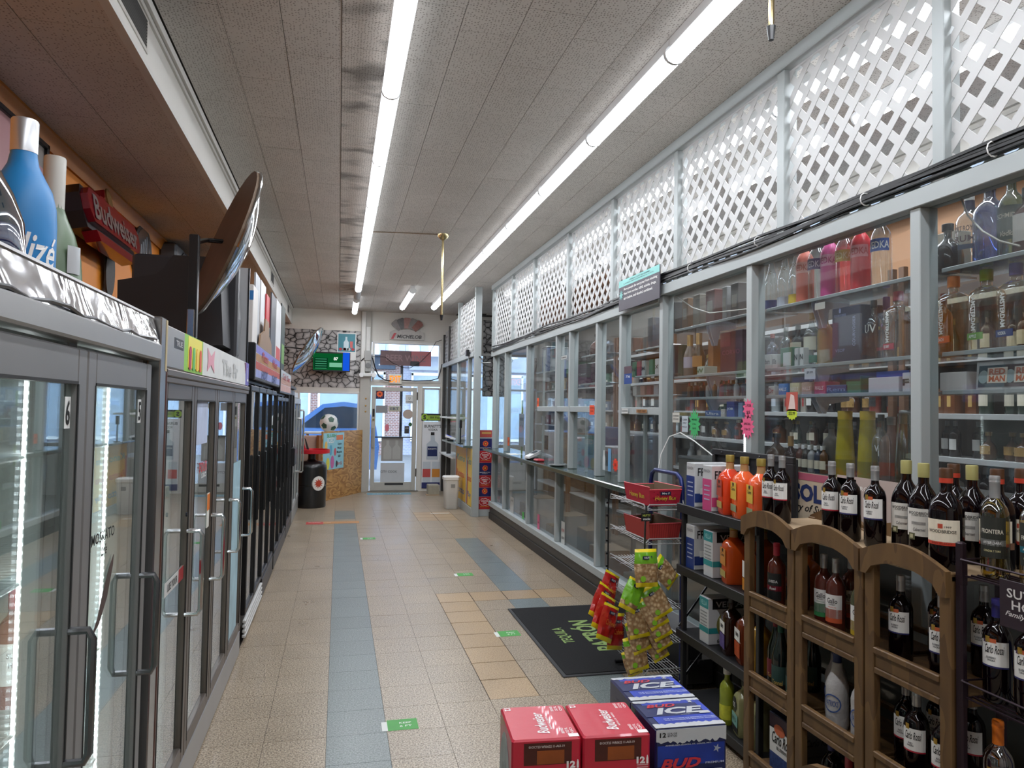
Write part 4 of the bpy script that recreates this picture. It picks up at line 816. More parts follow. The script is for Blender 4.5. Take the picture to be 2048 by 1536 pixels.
# keno boards, lottery column
KY = M('#e3bd36', .45, var=.08)
for i, (y0, y1, tx, h) in enumerate(((11.23, 11.66, ('Keno', 'Bonus', 'Play'), '#e6c64a'), (11.77, 12.8, ('Keno', 'Racetrax', 'Lotto'), '#dcae2e'))):
    t = thing('game_board', ['pale yellow lottery game board under the glass ledge beside the tall grey post', 'deeper yellow lottery game board under the glass ledge behind the white bin'][i], 'sign', (2.06, y0, .14)); o = (2.06, y0, .14)
    obj('board', MB(o).bbox(2.062, 2.08, y0, y1, .14, 1.05, .002), M(h, .45, var=.08), t)
    for k, s_ in enumerate(tx): letters(t, s_, Vector((2.062, (y0+y1)/2, .85-.27*k))-Vector(o), (0, -1, 0), UZ, (y1-y0)*.8, .11, M(['#3f8f8a', '#c8452e', '#3a6fae'][k], .5), shear=.2)
    sheet('red_strip', t, Vector((2.061, y1-.05, .5))-Vector(o), (0, -1, 0), UZ, .07, .7, M('#a83232', .5))
t = thing('lottery_column', 'narrow column of alternating navy and red lottery panels beside the tall post', 'sign', (2.27, 11.2, 0)); o = (2.27, 11.2, 0)
obj('backing', MB(o).bbox(2.166, 2.375, 11.19, 11.22, 0, 1.24, .003), GR, t)
NAVY = M('#1d1f5a', .4); LRED = M('#b5232c', .4); ORG = M('#f0682a', .4)
zs_ = [1.225, 1.03, .84, .645, .45, .31, .11]
for i in range(6):
    zc, hh = (zs_[i]+zs_[i+1])/2, zs_[i]-zs_[i+1]; q = sheet('lottery_panel', t, Vector((2.27, 11.19, zc))-Vector(o), UX, UZ, .2, hh-.003, NAVY if i % 2 == 0 else LRED)
    cc = Vector((2.268, 11.19, zc+.015))-Vector(o)
    if i % 2 == 0:
        shape('sun_print', q, star(11, .035, .052), cc, UX, UZ, ORG, off=.003); shape('sun_ring', q, ellipse(16, .026, .026), cc, UX, UZ, M('#7c1f2a', .4), off=.004); shape('sun_core', q, ellipse(12, .014, .014), cc, UX, UZ, M('#f2a52e', .4), off=.005)
        if hh > .15: letters(q, 'MARYLAND LOTTERY', cc-UZ*.068, UX, UZ, .17, .014, WHITE, off=.003); letters(q, 'LET YOURSELF PLAY', cc-UZ*.088, UX, UZ, .09, .008, WHITE, off=.003)
    else:
        cl = [(.082*math.cos(2*PI*k/40)*(1+.06*math.cos(2*PI*k*9/40)), .05*math.sin(2*PI*k/40)*(1+.1*math.cos(2*PI*k*9/40))) for k in range(40)]
        shape('cloud_outline', q, [(x*1.08, y*1.12) for x, y in cl], cc, UX, UZ, WHITE, off=.003); shape('cloud_fill', q, cl, cc, UX, UZ, LRED, off=.004)
        letters(q, 'SCRATCH', cc+UZ*.014, UX, UZ, .105, .024, WHITE, off=.005, bold=.03); letters(q, 'OFFS', cc-UZ*.018, UX, UZ, .06, .024, WHITE, off=.005, bold=.03); letters(q, 'SOLD HERE', cc-UZ*.072, UX, UZ, .14, .012, M('#d9a53a', .4), off=.003)
q = sheet('lower_strip', t, Vector((2.27, 11.19, 1.30))-Vector(o), UX, UZ, .2, .11, M('#b34a44', .5)); sheet('gold_band', q, Vector((2.28, 11.187, 1.31))-Vector(o), UX, UZ, .15, .03, M('#c9a05a', .4), off=.002)
obj('top_box', MB(o).bbox(2.17, 2.37, 11.2, 11.3, 1.24, 1.355, .003), M('#a9a9a6', .5), t)
obj('clear_screen', MB(o).box(2.17, 2.29, 11.2, 11.205, 1.36, 2.5), PGL, t)
obj('cross_tube', MB(o).tube([(2.166, 11.2, 2.42), (2.30, 11.05, 2.42)], .008, 6), M('#d9d9d6', .4), t)
# card readers on the ledges
def reader(label, p, rz, s=1):
    t = thing('card_reader', label, 'card reader', p, rz)
    obj('base', MB().bbox(-.05, .05, -.06, .06, 0, .03, .006), BLKM, t); obj('body', MB().hexa([(-.045, -.09, .02), (.045, -.09, .02), (.045, .09, .07), (-.045, .09, .07), (-.045, -.09, .045), (.045, -.09, .045), (.045, .09, .115), (-.045, .09, .115)]), M('#e2e3e4', .35), t)
    obj('screen', MB().hexa([(-.035, -.01, .077), (.035, -.01, .077), (.035, .08, .11), (-.035, .08, .11), (-.035, -.01, .079), (.035, -.01, .079), (.035, .08, .113), (-.035, .08, .113)]), EM('#4a5cc8', .7) if s > 1 else M('#39424a', .2), t); return t
reader('white card reader with lit blue screen on the far glass ledge', (1.99, 13.0, 1.1), 1.2, 2)
reader('white card reader lying on the dark green ledge', (2.27, 8.35, 1.088), -1.1)
t = thing('phone_stand', 'thin black stand on the far glass ledge', 'stand', (2.0, 12.0, 1.1)); obj('foot', MB().bbox(-.04, .04, -.04, .04, 0, .012, .003), BLKM, t); obj('stem', MB().tube([(0, 0, .01), (0, 0, .26)], .012, 8), BLKM, t); obj('head', MB().bbox(-.02, .02, -.035, .035, .26, .4, .008), BLKM, t)
for i, (y, h, s_) in enumerate(((8.1, '#b02f3a', .05), (7.4, '#c8cac8', .09), (9.4, '#d9dad8', .08))):
    t = thing(['red_pouch', 'change_dish', 'paper_slip'][i], ['small red pouch on the green ledge beside the card reader', 'grey oval change dish set in the green ledge', 'white paper slip at the far part of the green ledge'][i], ['pouch', 'dish', 'paper'][i], (2.28, y, 1.088))
    if i == 0: obj('pouch', MB().bbox(-.05, .05, -.08, .08, 0, .03, .012), M(h, .5), t)
    elif i == 1: obj('dish', MB().lathe([(.05, 0), (.10, .004), (.12, .018), (.115, .018), (.09, .008), (.02, .006)], 24, sx=.7), M('#aeb0b0', .3, .7), t, smooth=True)
    else: obj('sheet', MB().bbox(-.07, .07, -.12, .12, 0, .004, .001), WHITE, t)
# signs over the door
YW = YF-.003
t = thing('exit_sign', 'white exit sign with orange lettering above the door', 'sign', (1.10, YF-.03, 2.17)); o = (1.10, YF-.03, 2.17)
e0, e1 = on_y(777, 748, YF-.05), on_y(804, 768, YF-.05)
obj('housing', MB(o).bbox(e0.x, e1.x, YF-.05, YF-.013, e1.z, e0.z, .004), M('#dcdcd2', .4), t); letters(t, 'EXIT', Vector(((e0.x+e1.x)/2, YF-.05, (e0.z+e1.z)/2))-Vector(o), UX, UZ, (e1.x-e0.x)*.8, (e0.z-e1.z)*.68, EM('#ff7a1e', 1.2), bold=.02)
t = thing('emergency_light', 'white twin head emergency light on the post left of the door', 'light', (.53, YF-.06, 2.3)); o = (.53, YF-.06, 2.3)
obj('housing', MB(o).bbox(.42, .66, YF-.14, YF-.086, 2.30, 2.37, .01), M('#dfe0de', .4), t)
for x in (.42, .66): obj('lamp_head', MB().lathe([(.01, -.03), (.045, -.01), (.05, .02), (.045, .03)], 14), M('#eceff0', .2), t, (x-.53, -.09, .03), smooth=True).rotation_euler = (PI/2, 0, 0)
t = thing('alarm_box', 'grey alarm box with round sounder on the post above the emergency light', 'box', (.55, YF-.06, 2.5)); o = (.55, YF-.06, 2.5)
obj('housing', MB(o).bbox(.47, .61, YF-.13, YF-.076, 2.62, 2.82, .008).bbox(.49, .60, YF-.12, YF-.051, 2.40, 2.62, .008), M('#a8a9a6', .45), t); obj('sounder', MB().lathe([(.055, 0), (.05, .02)], 16), M('#77797a', .4), t, (0, -.062, .02)).rotation_euler = (PI/2, 0, 0)
t = thing('door_cables', 'loose black cables looping over the transom above the door', 'cable', (1.2, YF-.06, 2.4)); o = (1.2, YF-.06, 2.4)
def px_path(pts, y): return [tuple(on_y(u, v, y)) for u, v in pts]
obj('cable', MB(o).tube(px_path([(722, 722), (733, 712), (745, 716), (750, 735), (757, 752), (770, 760), (782, 762)], YF-.09), .013, 6), BLKM, t)
obj('cable', MB(o).tube(px_path([(803, 760), (830, 762), (862, 761), (876, 757), (881, 742), (884, 728)], YF-.09), .011, 6), BLKM, t)
obj('cable', MB(o).tube(px_path([(742, 713), (770, 714), (785, 726), (805, 735), (820, 736), (840, 725), (860, 705), (872, 684), (884, 680)], YF-.09), .006, 5), BLKM, t)
obj('cable', MB(o).tube(px_path([(745, 735), (760, 752), (775, 757)], YF-.08), .005, 5), BLKM, t)
t = thing('beer_sign', 'fan of bottle caps shaped beer sign standing over the transom', 'sign', (1.31, YF-.02, 3.07)); o = (1.31, YF-.02, 3.07)
SR = M('#5b4a47', .45, var=.3, vs=20)
obj('plaque', MB(o).prism([(.97, 3.07), (1.66, 3.07), (1.66, 3.22), (1.55, 3.28), (1.08, 3.28), (.97, 3.22)], lambda a, b, d: (a, YF-.02-d, b), 0, .02), M('#b9b6b2', .45, var=.2, vs=15), t)
for i, a in enumerate((-.75, -.38, 0, .38, .75)):
    cx, cz = 1.315+.30*math.sin(a), 3.22+.19*math.cos(a); ca, sa = math.cos(a), math.sin(a)
    obj('can_shape', MB(o).prism([(cx+x*ca+z*sa, cz-x*sa+z*ca) for x, z in ((-.06, -.11), (.06, -.11), (.075, .09), (.05, .11), (-.05, .11), (-.075, .09))], lambda p, q, d: (p, YF-.02-d, q), .002*i, .024+.002*i), M(['#8f8a88', '#6a6a6c', '#a8807a', '#8a8684', '#8c5a50'][i], .4, var=.35, vs=25), t)
letters(t, 'MICHELOB', Vector((1.36, YF-.04, 3.135))-Vector(o), UX, UZ, .5, .075, M('#2c2829', .4), shear=.2, bold=.03, off=.003); shape('red_flash', t, [(-.06, -.06), (-.01, -.06), (.05, .06), (0, .06)], Vector((1.05, YF-.04, 3.14))-Vector(o), UX, UZ, M('#b3303a', .4), off=.004)
q0, q1 = on_y(675, 665, YW), on_y(712, 707, YW)
t = thing('poster', 'white bordered teal poster of bottles on the stone patterned wall', 'poster', ((q0.x+q1.x)/2, YF-.008, q0.z-.3)); o = Vector(t.location)
sheet('paper', t, Vector(((q0.x+q1.x)/2, YF-.008, q0.z-.27))-o, UX, UZ, q1.x-q0.x, .54, WHITE); sheet('print', t, Vector(((q0.x+q1.x)/2, YF-.008, q0.z-.2))-o, UX, UZ, (q1.x-q0.x)*.9, .36, M('#3f8a9a', .4, var=.2), off=.002)
shape('bottle_print', t, [(-.05, -.16), (.05, -.16), (.05, 0), (.018, .05), (.018, .11), (-.018, .11), (-.018, .05), (-.05, 0)], Vector(((q0.x+q1.x)/2-.01, YF-.008, q0.z-.19))-o, UX, UZ, M('#cfe3ea', .4), off=.003)
for i, h in enumerate(('#b5383f', '#c85a50', '#e3e5e6', '#b5383f')): shape('drink_print', t, ellipse(10, .035, .03), Vector(((q0.x+q1.x)/2-.12+.08*i, YF-.008, q0.z-.33))-o, UX, UZ, M(h, .4), off=.003)
shape('glass_print', t, [(-.02, -.08), (.025, -.08), (.03, .05), (-.03, .05)], Vector(((q0.x+q1.x)/2+.09, YF-.008, q0.z-.22))-o, UX, UZ, M('#cf6a66', .4), off=.003)
q0, q1 = on_y(626, 703, 14.5), on_y(700, 744, 14.5)
t = thing('television', 'wall mounted flat screen showing a green keno board', 'television', ((q0.x+q1.x)/2, 14.5, q1.z)); o = tuple(t.location)
obj('housing', MB(o).bbox(q0.x, q1.x, 14.5, 14.56, q1.z, q0.z, .006), BLKM, t); obj('wall_bracket', MB(o).bbox((q0.x+q1.x)/2-.1, (q0.x+q1.x)/2+.1, 14.56, YF-.006, q1.z+.1, q0.z-.1, .004), BLKM, t)
W_, H_ = q1.x-q0.x, q0.z-q1.z; cx = (q0.x+q1.x)/2; cz = (q0.z+q1.z)/2; sv = Vector(o)
s_ = sheet('screen', t, Vector((cx-.07, 14.5, cz))-sv, UX, UZ, W_*.78, H_*.86, EM('#11743a', .30)); sheet('blue_field', t, Vector((cx+W_*.39, 14.5, cz+.01))-sv, UX, UZ, W_*.18, H_*.94, EM('#1757d8', .6), off=.002)
sheet('dark_table', s_, Vector((cx-.2, 14.5, cz-.03))-sv, UX, UZ, W_*.36, H_*.55, EM('#0c4a2c', .3), off=.003); sheet('pale_box', s_, Vector((cx+.08, 14.5, cz-.06))-sv, UX, UZ, W_*.34, H_*.22, EM('#7fc7a2', .5), off=.003); letters(s_, '87', Vector((cx+.08, 14.5, cz+.06))-sv, UX, UZ, .08, .06, EM('#e6f0e8', .8), off=.004)
for k in range(5): sheet('text_row', s_, Vector((cx-.2, 14.5, cz+.05-.045*k))-sv, UX, UZ, W_*.3, .012, EM('#58b98a', .4), off=.004)
# things on the glass of the door and sidelight
def notice(label, u0, v0, u1, v1, col, y=YF-.001, txt=(), name='notice', cat='sign', poly=None):
    a, b = on_y(u0, v0, y), on_y(u1, v1, y); c_ = (a+b)/2; w_, h_ = b.x-a.x, a.z-b.z
    t = thing(name, label, cat, c_)
    if poly == 'oval': shape('print', t, ellipse(20, w_/2, h_/2), (0, 0, 0), UX, UZ, M(col, .5, var=.06), off=.001)
    else: sheet('print', t, (0, 0, 0), UX, UZ, w_, h_, M(col, .5, var=.06))
    for s_, dx, dz, ww, hh, c2_ in txt: letters(t, s_, (dx*w_, 0, dz*h_), UX, UZ, ww*w_, hh*h_, M(c2_, .5), off=.003)
    return t
t = notice('navy square sun sticker at top left of the door glass', 750, 778, 769, 798, '#1f2350'); shape('sun_print', t, star(10, .05, .075), (0, 0, 0), UX, UZ, ORG, off=.003); shape('sun_core', t, ellipse(12, .026, .026), (0, 0, 0), UX, UZ, M('#8a2a1e', .4), off=.004)
notice('small white hours notice at top right of the door glass', 811, 790, 827, 807, '#d9dcdd', txt=[('U', 0, .1, .2, .3, '#2c5a3c'), ('OPEN', 0, -.32, .8, .2, '#2a3350')])
notice('grey rectangular sign back taped to the door glass', 752, 811, 775, 826, '#8f9194'); notice('yellowish card strip on the door glass', 777, 812, 801, 823, '#b9b9a8', txt=[('EBT', 0, 0, .7, .5, '#44506a')])
notice('round tan sticker on the right of the door glass', 806, 819, 826, 838, '#b3a59a', poly='oval'); notice('red oval sticker in the middle of the door glass', 770, 848, 778, 863, '#d8798c', poly='oval')
notice('dark square payment sticker on the door glass', 809, 852, 818, 867, '#3a3a3c', txt=[('ATM', 0, .2, .7, .2, '#b9b9b9')]); notice('round green dollar sticker on the door glass', 817, 845, 824, 853, '#2d5c34', poly='oval')
t = notice('grey vodka bottle poster backs on the lower door glass', 763, 875, 805, 922, '#9a9a97', name='poster', cat='poster')
for x in (-.08, .1): shape('bottle_outline', t, [(-.09+x, -.2), (.07+x, -.2), (.07+x, .02), (.02+x, .09), (.02+x, .18), (-.035+x, .18), (-.035+x, .09), (-.09+x, .02)], (0, 0, 0), UX, UZ, M('#aeb0ad', .5), off=.003)
t = notice('pale bottle poster at the bottom of the door glass', 761, 926, 808, 964, '#c3c7cb', name='poster', cat='poster', txt=[('CITY COOK', -.15, .05, .7, .12, '#6d7274')])
notice('dark mail slot plate at the bottom of the door', 769, 966, 806, 970, '#2a2a2b', y=YF-.022, name='mail_slot', cat='plate')
t = notice('tall white vodka poster in the sidelight right of the door', 845, 843, 880, 974, '#dfe2e6', y=YF-.014, name='poster', cat='poster', txt=[("BURNETT'S", .05, .43, .88, .045, '#1a1c20'), ('VODKA', .06, .375, .5, .035, '#1a1c20')])
shape('bottle_print', t, [(-.12, -.23), (.12, -.23), (.12, .09), (.05, .16), (.04, .28), (-.04, .28), (-.04, .16), (-.12, .09)], (.02, 0, .12), UX, UZ, M('#b9c3cc', .4), off=.002); sheet('cap_print', t, (.02, 0, .42), UX, UZ, .075, .06, INK, off=.003); sheet('navy_label', t, (.02, 0, .06), UX, UZ, .2, .2, M('#1b2a5c', .4), off=.003)
letters(t, "BURNETT'S", (.02, 0, .11), UX, UZ, .17, .025, WHITE, off=.004)
for x, h in ((-.09, '#c2504f'), (.1, '#d08a3a')): sheet('bottle_print', t, (x, 0, -.36), UX, UZ, .16, .42, M('#c3ccd4', .4), off=.004); sheet('fruit_label', t, (x, 0, -.38), UX, UZ, .16, .17, M(h, .4), off=.005)
sheet('navy_foot', t, (0, 0, -.63), UX, UZ, .37, .12, M('#2a3068', .4), off=.003)
t = notice('green and black bill payment sign over the sidelight poster', 843, 827, 881, 842, '#1f2430', y=YF-.012, name='sign', cat='sign'); sheet('green_field', t, (.06, 0, -.01), UX, UZ, .25, .1, M('#8fae35', .4), off=.002); letters(t, 'Bill Pay', (.08, 0, -.01), UX, UZ, .19, .05, INK, off=.004); shape('round_badge', t, ellipse(16, .07, .07), (-.13, 0, 0), UX, UZ, M('#9cc23a', .4), off=.003); letters(t, 'S', (-.13, 0, 0), UX, UZ, .06, .085, INK, off=.005, bold=.05)
q0, q1 = on_y(760, 700, YF+.03), on_y(862, 733, YF+.03)
t = thing('window_sign', 'dark pink unlit sign panel hanging inside the transom glass', 'sign', ((q0.x+q1.x)/2, YF+.03, q1.z)); o = Vector(t.location)
sheet('panel', t, Vector(((q0.x+q1.x)/2-.2, YF+.03, (q0.z+q1.z)/2))-o, UX, UZ, (q1.x-q0.x)*.6, q0.z-q1.z, M('#6d5558', .5)); sheet('pink_end', t, Vector(((q0.x+q1.x)/2+.31, YF+.03, (q0.z+q1.z)/2))-o, UX, UZ, (q1.x-q0.x)*.4, q0.z-q1.z, M('#b06a6e', .5)); letters(t, 'BEER WINE', Vector(((q0.x+q1.x)/2, YF+.03, (q0.z+q1.z)/2))-o, UX, UZ, .8, .13, M('#8d7074', .5), off=.004)
obj('power_block', MB(tuple(o)).bbox(1.40, 1.58, YF-.01, YF+.02, 2.54, 2.64, .006), BLKM, t)
for x in (.9, 1.3, 1.6): obj('hang_wire', MB(tuple(o)).tube([(x, YF+.03, q0.z), (x, YF+.03, 2.97)], .003, 4), BLKM, t)
# brass rods
for i, (x, y, zb, lab) in enumerate(((1.08, 7.9, 2.72, 'slim brass ceiling rod with round canopy, hanging in mid aisle'), (1.78, 2.72, 3.36, 'short brass rod with black tip at the top edge, near the lattice'))):
    t = thing('brass_rod', lab, 'rod', (x, y, ZC)); BR = M('#c9b78a', .25, 1)
    obj('canopy', MB().lathe([(.012, -.07), (.03, -.06), (.06, -.03), (.065, -.004)], 18), BR, t, smooth=True); obj('rod', MB().tube([(0, 0, -.05), (0, 0, zb-ZC)], .013, 8), BR, t, smooth=True); obj('black_tip', MB().tube([(0, 0, zb-ZC-.06), (0, 0, zb-ZC)], [.012, .02], 8), BLKM, t, smooth=True)
    if i == 0: obj('surface_wire', MB((x, y, ZC)).tube([(x-.05, y, ZC-.006), (.6, y+.05, ZC-.006), (.3, y+.1, ZC-.006)], .006, 5), M('#8a7660', .6), t)
# floor mats and stickers
def floorprint(label, x, y, w_, h_, col, rz=0, txt=(), name='floor_sticker', cat='sticker', z=.0008):
    t = thing(name, label, cat, (x, y, 0), rz); sheet('print', t, (0, 0, 0), UX, UY, w_, h_, M(col, .5, var=.15, vs=12), off=z)
    for s_, dx, dy, ww, hh, c2_ in txt: letters(t, s_, (dx*w_, dy*h_, 0), UX, UY, ww*w_, hh*h_, M(c2_, .5), off=z+.0006)
    return t
for i, (u, v) in enumerate(((805, 1449), (1018, 1267), (930, 1149), (738, 1077))):
    p = on_z(u, v, 0); t = floorprint(['worn green distancing sticker nearest the camera on the floor', 'green distancing sticker between the tan tiles and the black mat', 'green distancing sticker by the right blue tile strip', 'faint green distancing sticker far down the aisle'][i], p.x, p.y, .16, .13, '#3f9a3c', 0, [('KEEP', .1, .15, .4, .14, '#dfe8dc'), ('6 FT', .1, -.15, .4, .16, '#dfe8dc')]); sheet('white_end', t, (-.095, -.01, 0), UX, UY, .03, .11, M('#d9dbd6', .5), off=.0012)
floorprint('red and orange worn arrow sticker far down the left of the aisle', .02, 10.86, .62, .2, '#b5814e', 0, [('STAND HERE', -.3, 0, .3, .3, '#d9b9a0')]); t = floorprint('faded red end of the worn floor sticker by the far coolers', -.30, 10.84, .24, .24, '#b5443f', 0, [('PLEASE', 0, .15, .7, .2, '#e0c4b8')], z=.0016)
floorprint('worn blue and red welcome decal on the floor before the door', 1.0, 14.35, .85, .34, '#5f8a96', 0, [('ABSOLUT', -.05, 0, .7, .3, '#b9c8cc')])
floorprint('white paper scrap on the far floor by the right', 1.62, 11.6, .3, .05, '#d9dad6', 0)
t = thing('floor_mat', 'black rubber edged mat with green tequila lettering before the counter', 'mat', (1.84, 5.18, 0), -.005)
obj('rubber_border', MB().bbox(-.42, .42, -.79, .79, 0, .008, .004), M('#2a2a2c', .6, var=.1), t); obj('pile', MB().bbox(-.395, .395, -.765, .765, .006, .012, .003), M('#121214', .95, var=.35, vs=60, bump=.6, bs=300), t)
GRN = M('#86a05c', .8); letters(t, 'PATRÓN', (.03, -.02, .012), UY, (-1, 0, 0), .72, .2, GRN, off=.001, bold=.03); letters(t, 'TEQUILA', (-.17, .0, .012), UY, (-1, 0, 0), .36, .1, GRN, off=.001)
shape('bee_print', t, ellipse(14, .07, .045), (.20, .05, .012), UX, UY, GRN, off=.001)
# ================================================================== OUTSIDE
struct('ground', MB().box(-14, 16, YF+.14, 60, -.12, -.06), M('#6d6e70', .9, var=.15, vs=.6))['kind'] = 'structure'
bpy.data.objects['ground'].name = 'floor_pavement'
def fac(x0, x1, col, label, brick):
    y = 27; t = thing('building', label, 'building', ((x0+x1)/2, y, -.06)); o = tuple(t.location)
    obj('wall', MB(o).box(x0, x1, y, y+5, -.06, 9), brick, t)
    obj('fascia', MB(o).bbox(x0+.2, x1-.2, y-.12, y, 3.1, 3.9, .02), M(col, .5), t)
    n_ = int((x1-x0)/2.4)
    for i in range(n_):
        a = x0+.3+i*(x1-x0-.6)/n_; b = a+(x1-x0-.6)/n_-.25
        f = obj('shop_window', MB(o).bbox(a, b, y-.06, y+.02, .5, 3.0, .01), M('#8fa3b5', .12, spec=.8), t); obj('window_frame', MB(o).bbox(a, b, y-.09, y-.06, 2.9, 3.02, .005).bbox(a, b, y-.09, y-.06, .45, .55, .005).bbox(a, a+.08, y-.09, y-.06, .5, 3, .005).bbox(b-.08, b, y-.09, y-.06, .5, 3, .005), WHITE, f)
        f = obj('upper_window', MB(o).bbox(a+.4, b-.4, y-.05, y+.02, 5, 7, .01), M('#5f7080', .15), t); obj('window_frame', MB(o).bbox(a+.4, b-.4, y-.08, y-.05, 5.95, 6.05, .005).bbox(a+.35, b-.35, y-.08, y-.05, 6.98, 7.1, .005).bbox(a+.35, b-.35, y-.1, y-.05, 4.9, 5.0, .005), WHITE, f)
    return t
def brick_mat(a, b_, name):
    m, nt, out = newmat(name); p = N(nt, 'BsdfPrincipled', Roughness=.9); nt.links.new(p.outputs[0], out.inputs[0]); tc = nt.nodes.new('ShaderNodeTexCoord'); mp = N(nt, 'Mapping'); mp.inputs['Rotation'].default_value = (PI/2, 0, 0); nt.links.new(tc.outputs['Object'], mp.inputs['Vector'])
    br = N(nt, 'TexBrick', Scale=4.0); br.inputs['Color1'].default_value = (*hx(a), 1); br.inputs['Color2'].default_value = (*hx(b_), 1); br.inputs['Mortar'].default_value = (.5, .5, .5, 1); nt.links.new(mp.outputs[0], br.inputs['Vector']); nt.links.new(br.outputs['Color'], p.inputs['Base Color']); return m
t1 = t = fac(-9, 2.2, '#39495c', 'dark fronted shop building across the street seen through the left window', brick_mat('#8e6a62', '#7a5c58', 'brick_red')); letters(t, 'Boost', Vector((-3.0, 26.88, 2.2))-Vector(t.location), UX, UZ, 1.0, .3, WHITE, off=.03)
t2 = fac(2.3, 12, '#b9c0cc', 'pale brick building across the street seen through the door', brick_mat('#8b90a8', '#9aa0b4', 'brick_grey'))
t = thing('awning', 'striped blue and white awning on the building across the street', 'awning', (3.5, 26.4, 3.1)); o = (3.5, 26.4, 3.1)
for i in range(16):
    x = .6+i*.36; obj('stripe', MB(o).hexa([(x, 25.7, 3.55), (x+.36, 25.7, 3.55), (x+.36, 26.86, 4.5), (x, 26.86, 4.5), (x, 25.7, 3.6), (x+.36, 25.7, 3.6), (x+.36, 26.86, 4.55), (x, 26.86, 4.55)]), M('#dfe4ee' if i % 2 else '#8fa0c4', .7), t)
obj('strut', MB(o).tube([(.7, 25.7, 3.55), (.7, 26.82, 3.2)], .03, 6).tube([(6.2, 25.7, 3.55), (6.2, 26.82, 3.2)], .03, 6), WHITE, t)
t = thing('car', 'blue car parked outside the left window', 'car', (-.85, 17.2, -.06)); o = (-.85, 17.2, -.06)
def cs(x): return lambda a, b, d: (a, 16.4+d, b)
body = [(-2.6, .3), (.85, .3), (.9, .8), (.82, 1.25), (.6, 1.74), (.1, 1.8), (-.35, 1.74), (-1.05, 1.2), (-2.2, 1.05), (-2.65, .85)]
CB = M('#4f7ab8', .25, .1, coat=.6)
obj('body', MB(o).prism(body, cs(0), 0, 1.75), CB, t); obj('side_window', MB(o).prism([(-.85, 1.22), (.7, 1.22), (.52, 1.66), (.1, 1.7), (-.3, 1.66)], cs(0), -.006, .01), M('#223040', .08), t)
for x in (-1.9, .2):
    wq = obj('wheel', MB(o).tube([(x, 16.36, .29), (x, 16.56, .29)], .35, 20), M('#151515', .7), t, smooth=False); obj('hub_cap', MB(o).tube([(x, 16.35, .29), (x, 16.37, .29)], .2, 14), CHROME, wq)
obj('head_lamp', MB(o).bbox(-2.62, -2.4, 16.39, 16.45, .72, .9, .02), M('#dfe6ee', .1), t); obj('door_handle', MB(o).bbox(-.1, .1, 16.37, 16.4, 1.05, 1.09, .008), CHROME, t)
sheet('shop_banner', t1, Vector((-1.2, 26.88, .9))-Vector(t1.location), UX, UZ, 2.6, .7, M('#c23a3a', .5), off=.06); letters(t1, 'SALE', Vector((-1.2, 26.88, .9))-Vector(t1.location), UX, UZ, 1.6, .4, WHITE, off=.075)
# ================================================================== WOODEN WINE RACK
WD = wood_mat('#6e5230', '#5a4126', (9, 9, 3), 'rack_wood', 4); WDT = wood_mat('#b29a7c', '#a58c6c', (1.5, 5, 2), 'rack_top_wood', 3)
X0, X1 = 1.85, 2.22
t = thing('wine_rack', 'brown wooden three bay wine rack with scalloped arch tops', 'rack', (1.85, 2.45, 0)); o = (1.85, 2.45, 0)
bays = [(2.655, 3.03), (2.25, 2.645), (1.865, 2.24)]
for y0, y1 in bays:
    for a, b in ((y0, y0+.045), (y1-.045, y1)):
        for x in (X0, X1-.03): obj('post', MB(o).bbox(x, x+.03, a, b, 0, 1.20, .003), WD, t)
    L = y1-y0; up = []; dn = []
    for i in range(15):
        s = i/14; up.append((y0+L*s, 1.205+.05*math.sin(PI*s))); dn.append((y0+L*s, 1.135+.05*math.sin(PI*s) if .1 < s < .9 else 1.125))
    obj('arch_board', MB(o).prism(up[::-1]+dn, lambda p, q, d: (X0-.018+d, p, q), 0, .02), WD, t)
    if y0 > 1.9: obj('arch_board', MB(o).prism(up[::-1]+dn, lambda p, q, d: (X1-.02+d, p, q), 0, .02), WD, t)
    for z in (.872, .513, .153):
        for x in (X0, X1-.022):
            obj('shelf_rail', MB(o).bbox(x-.004, x+.018, y0+.045, y1-.045, z-.022, z, .003), WD, t); obj('shelf_rail', MB(o).bbox(x, x+.018, y0+.045, y1-.045, z-.092, z-.070, .003), WD, t)
        obj('recessed_board', MB(o).bbox(X0+.006, X0+.016, y0+.045, y1-.045, z-.07, z-.022, .002), WD, t)
        obj('shelf', MB(o).bbox(X0+.02, X1-.025, y0+.02, y1-.02, z-.068, z-.056, .002), WD, t)
        for yy in (y0+.01, y1-.03): obj('side_rail', MB(o).bbox(X0+.03, X1-.03, yy, yy+.02, z-.092, z-.068, .002), WD, t)
    obj('top_board', MB(o).bbox(X0+.004, X1+.03, y0, y1, 1.172, 1.192, .003), WDT, t)
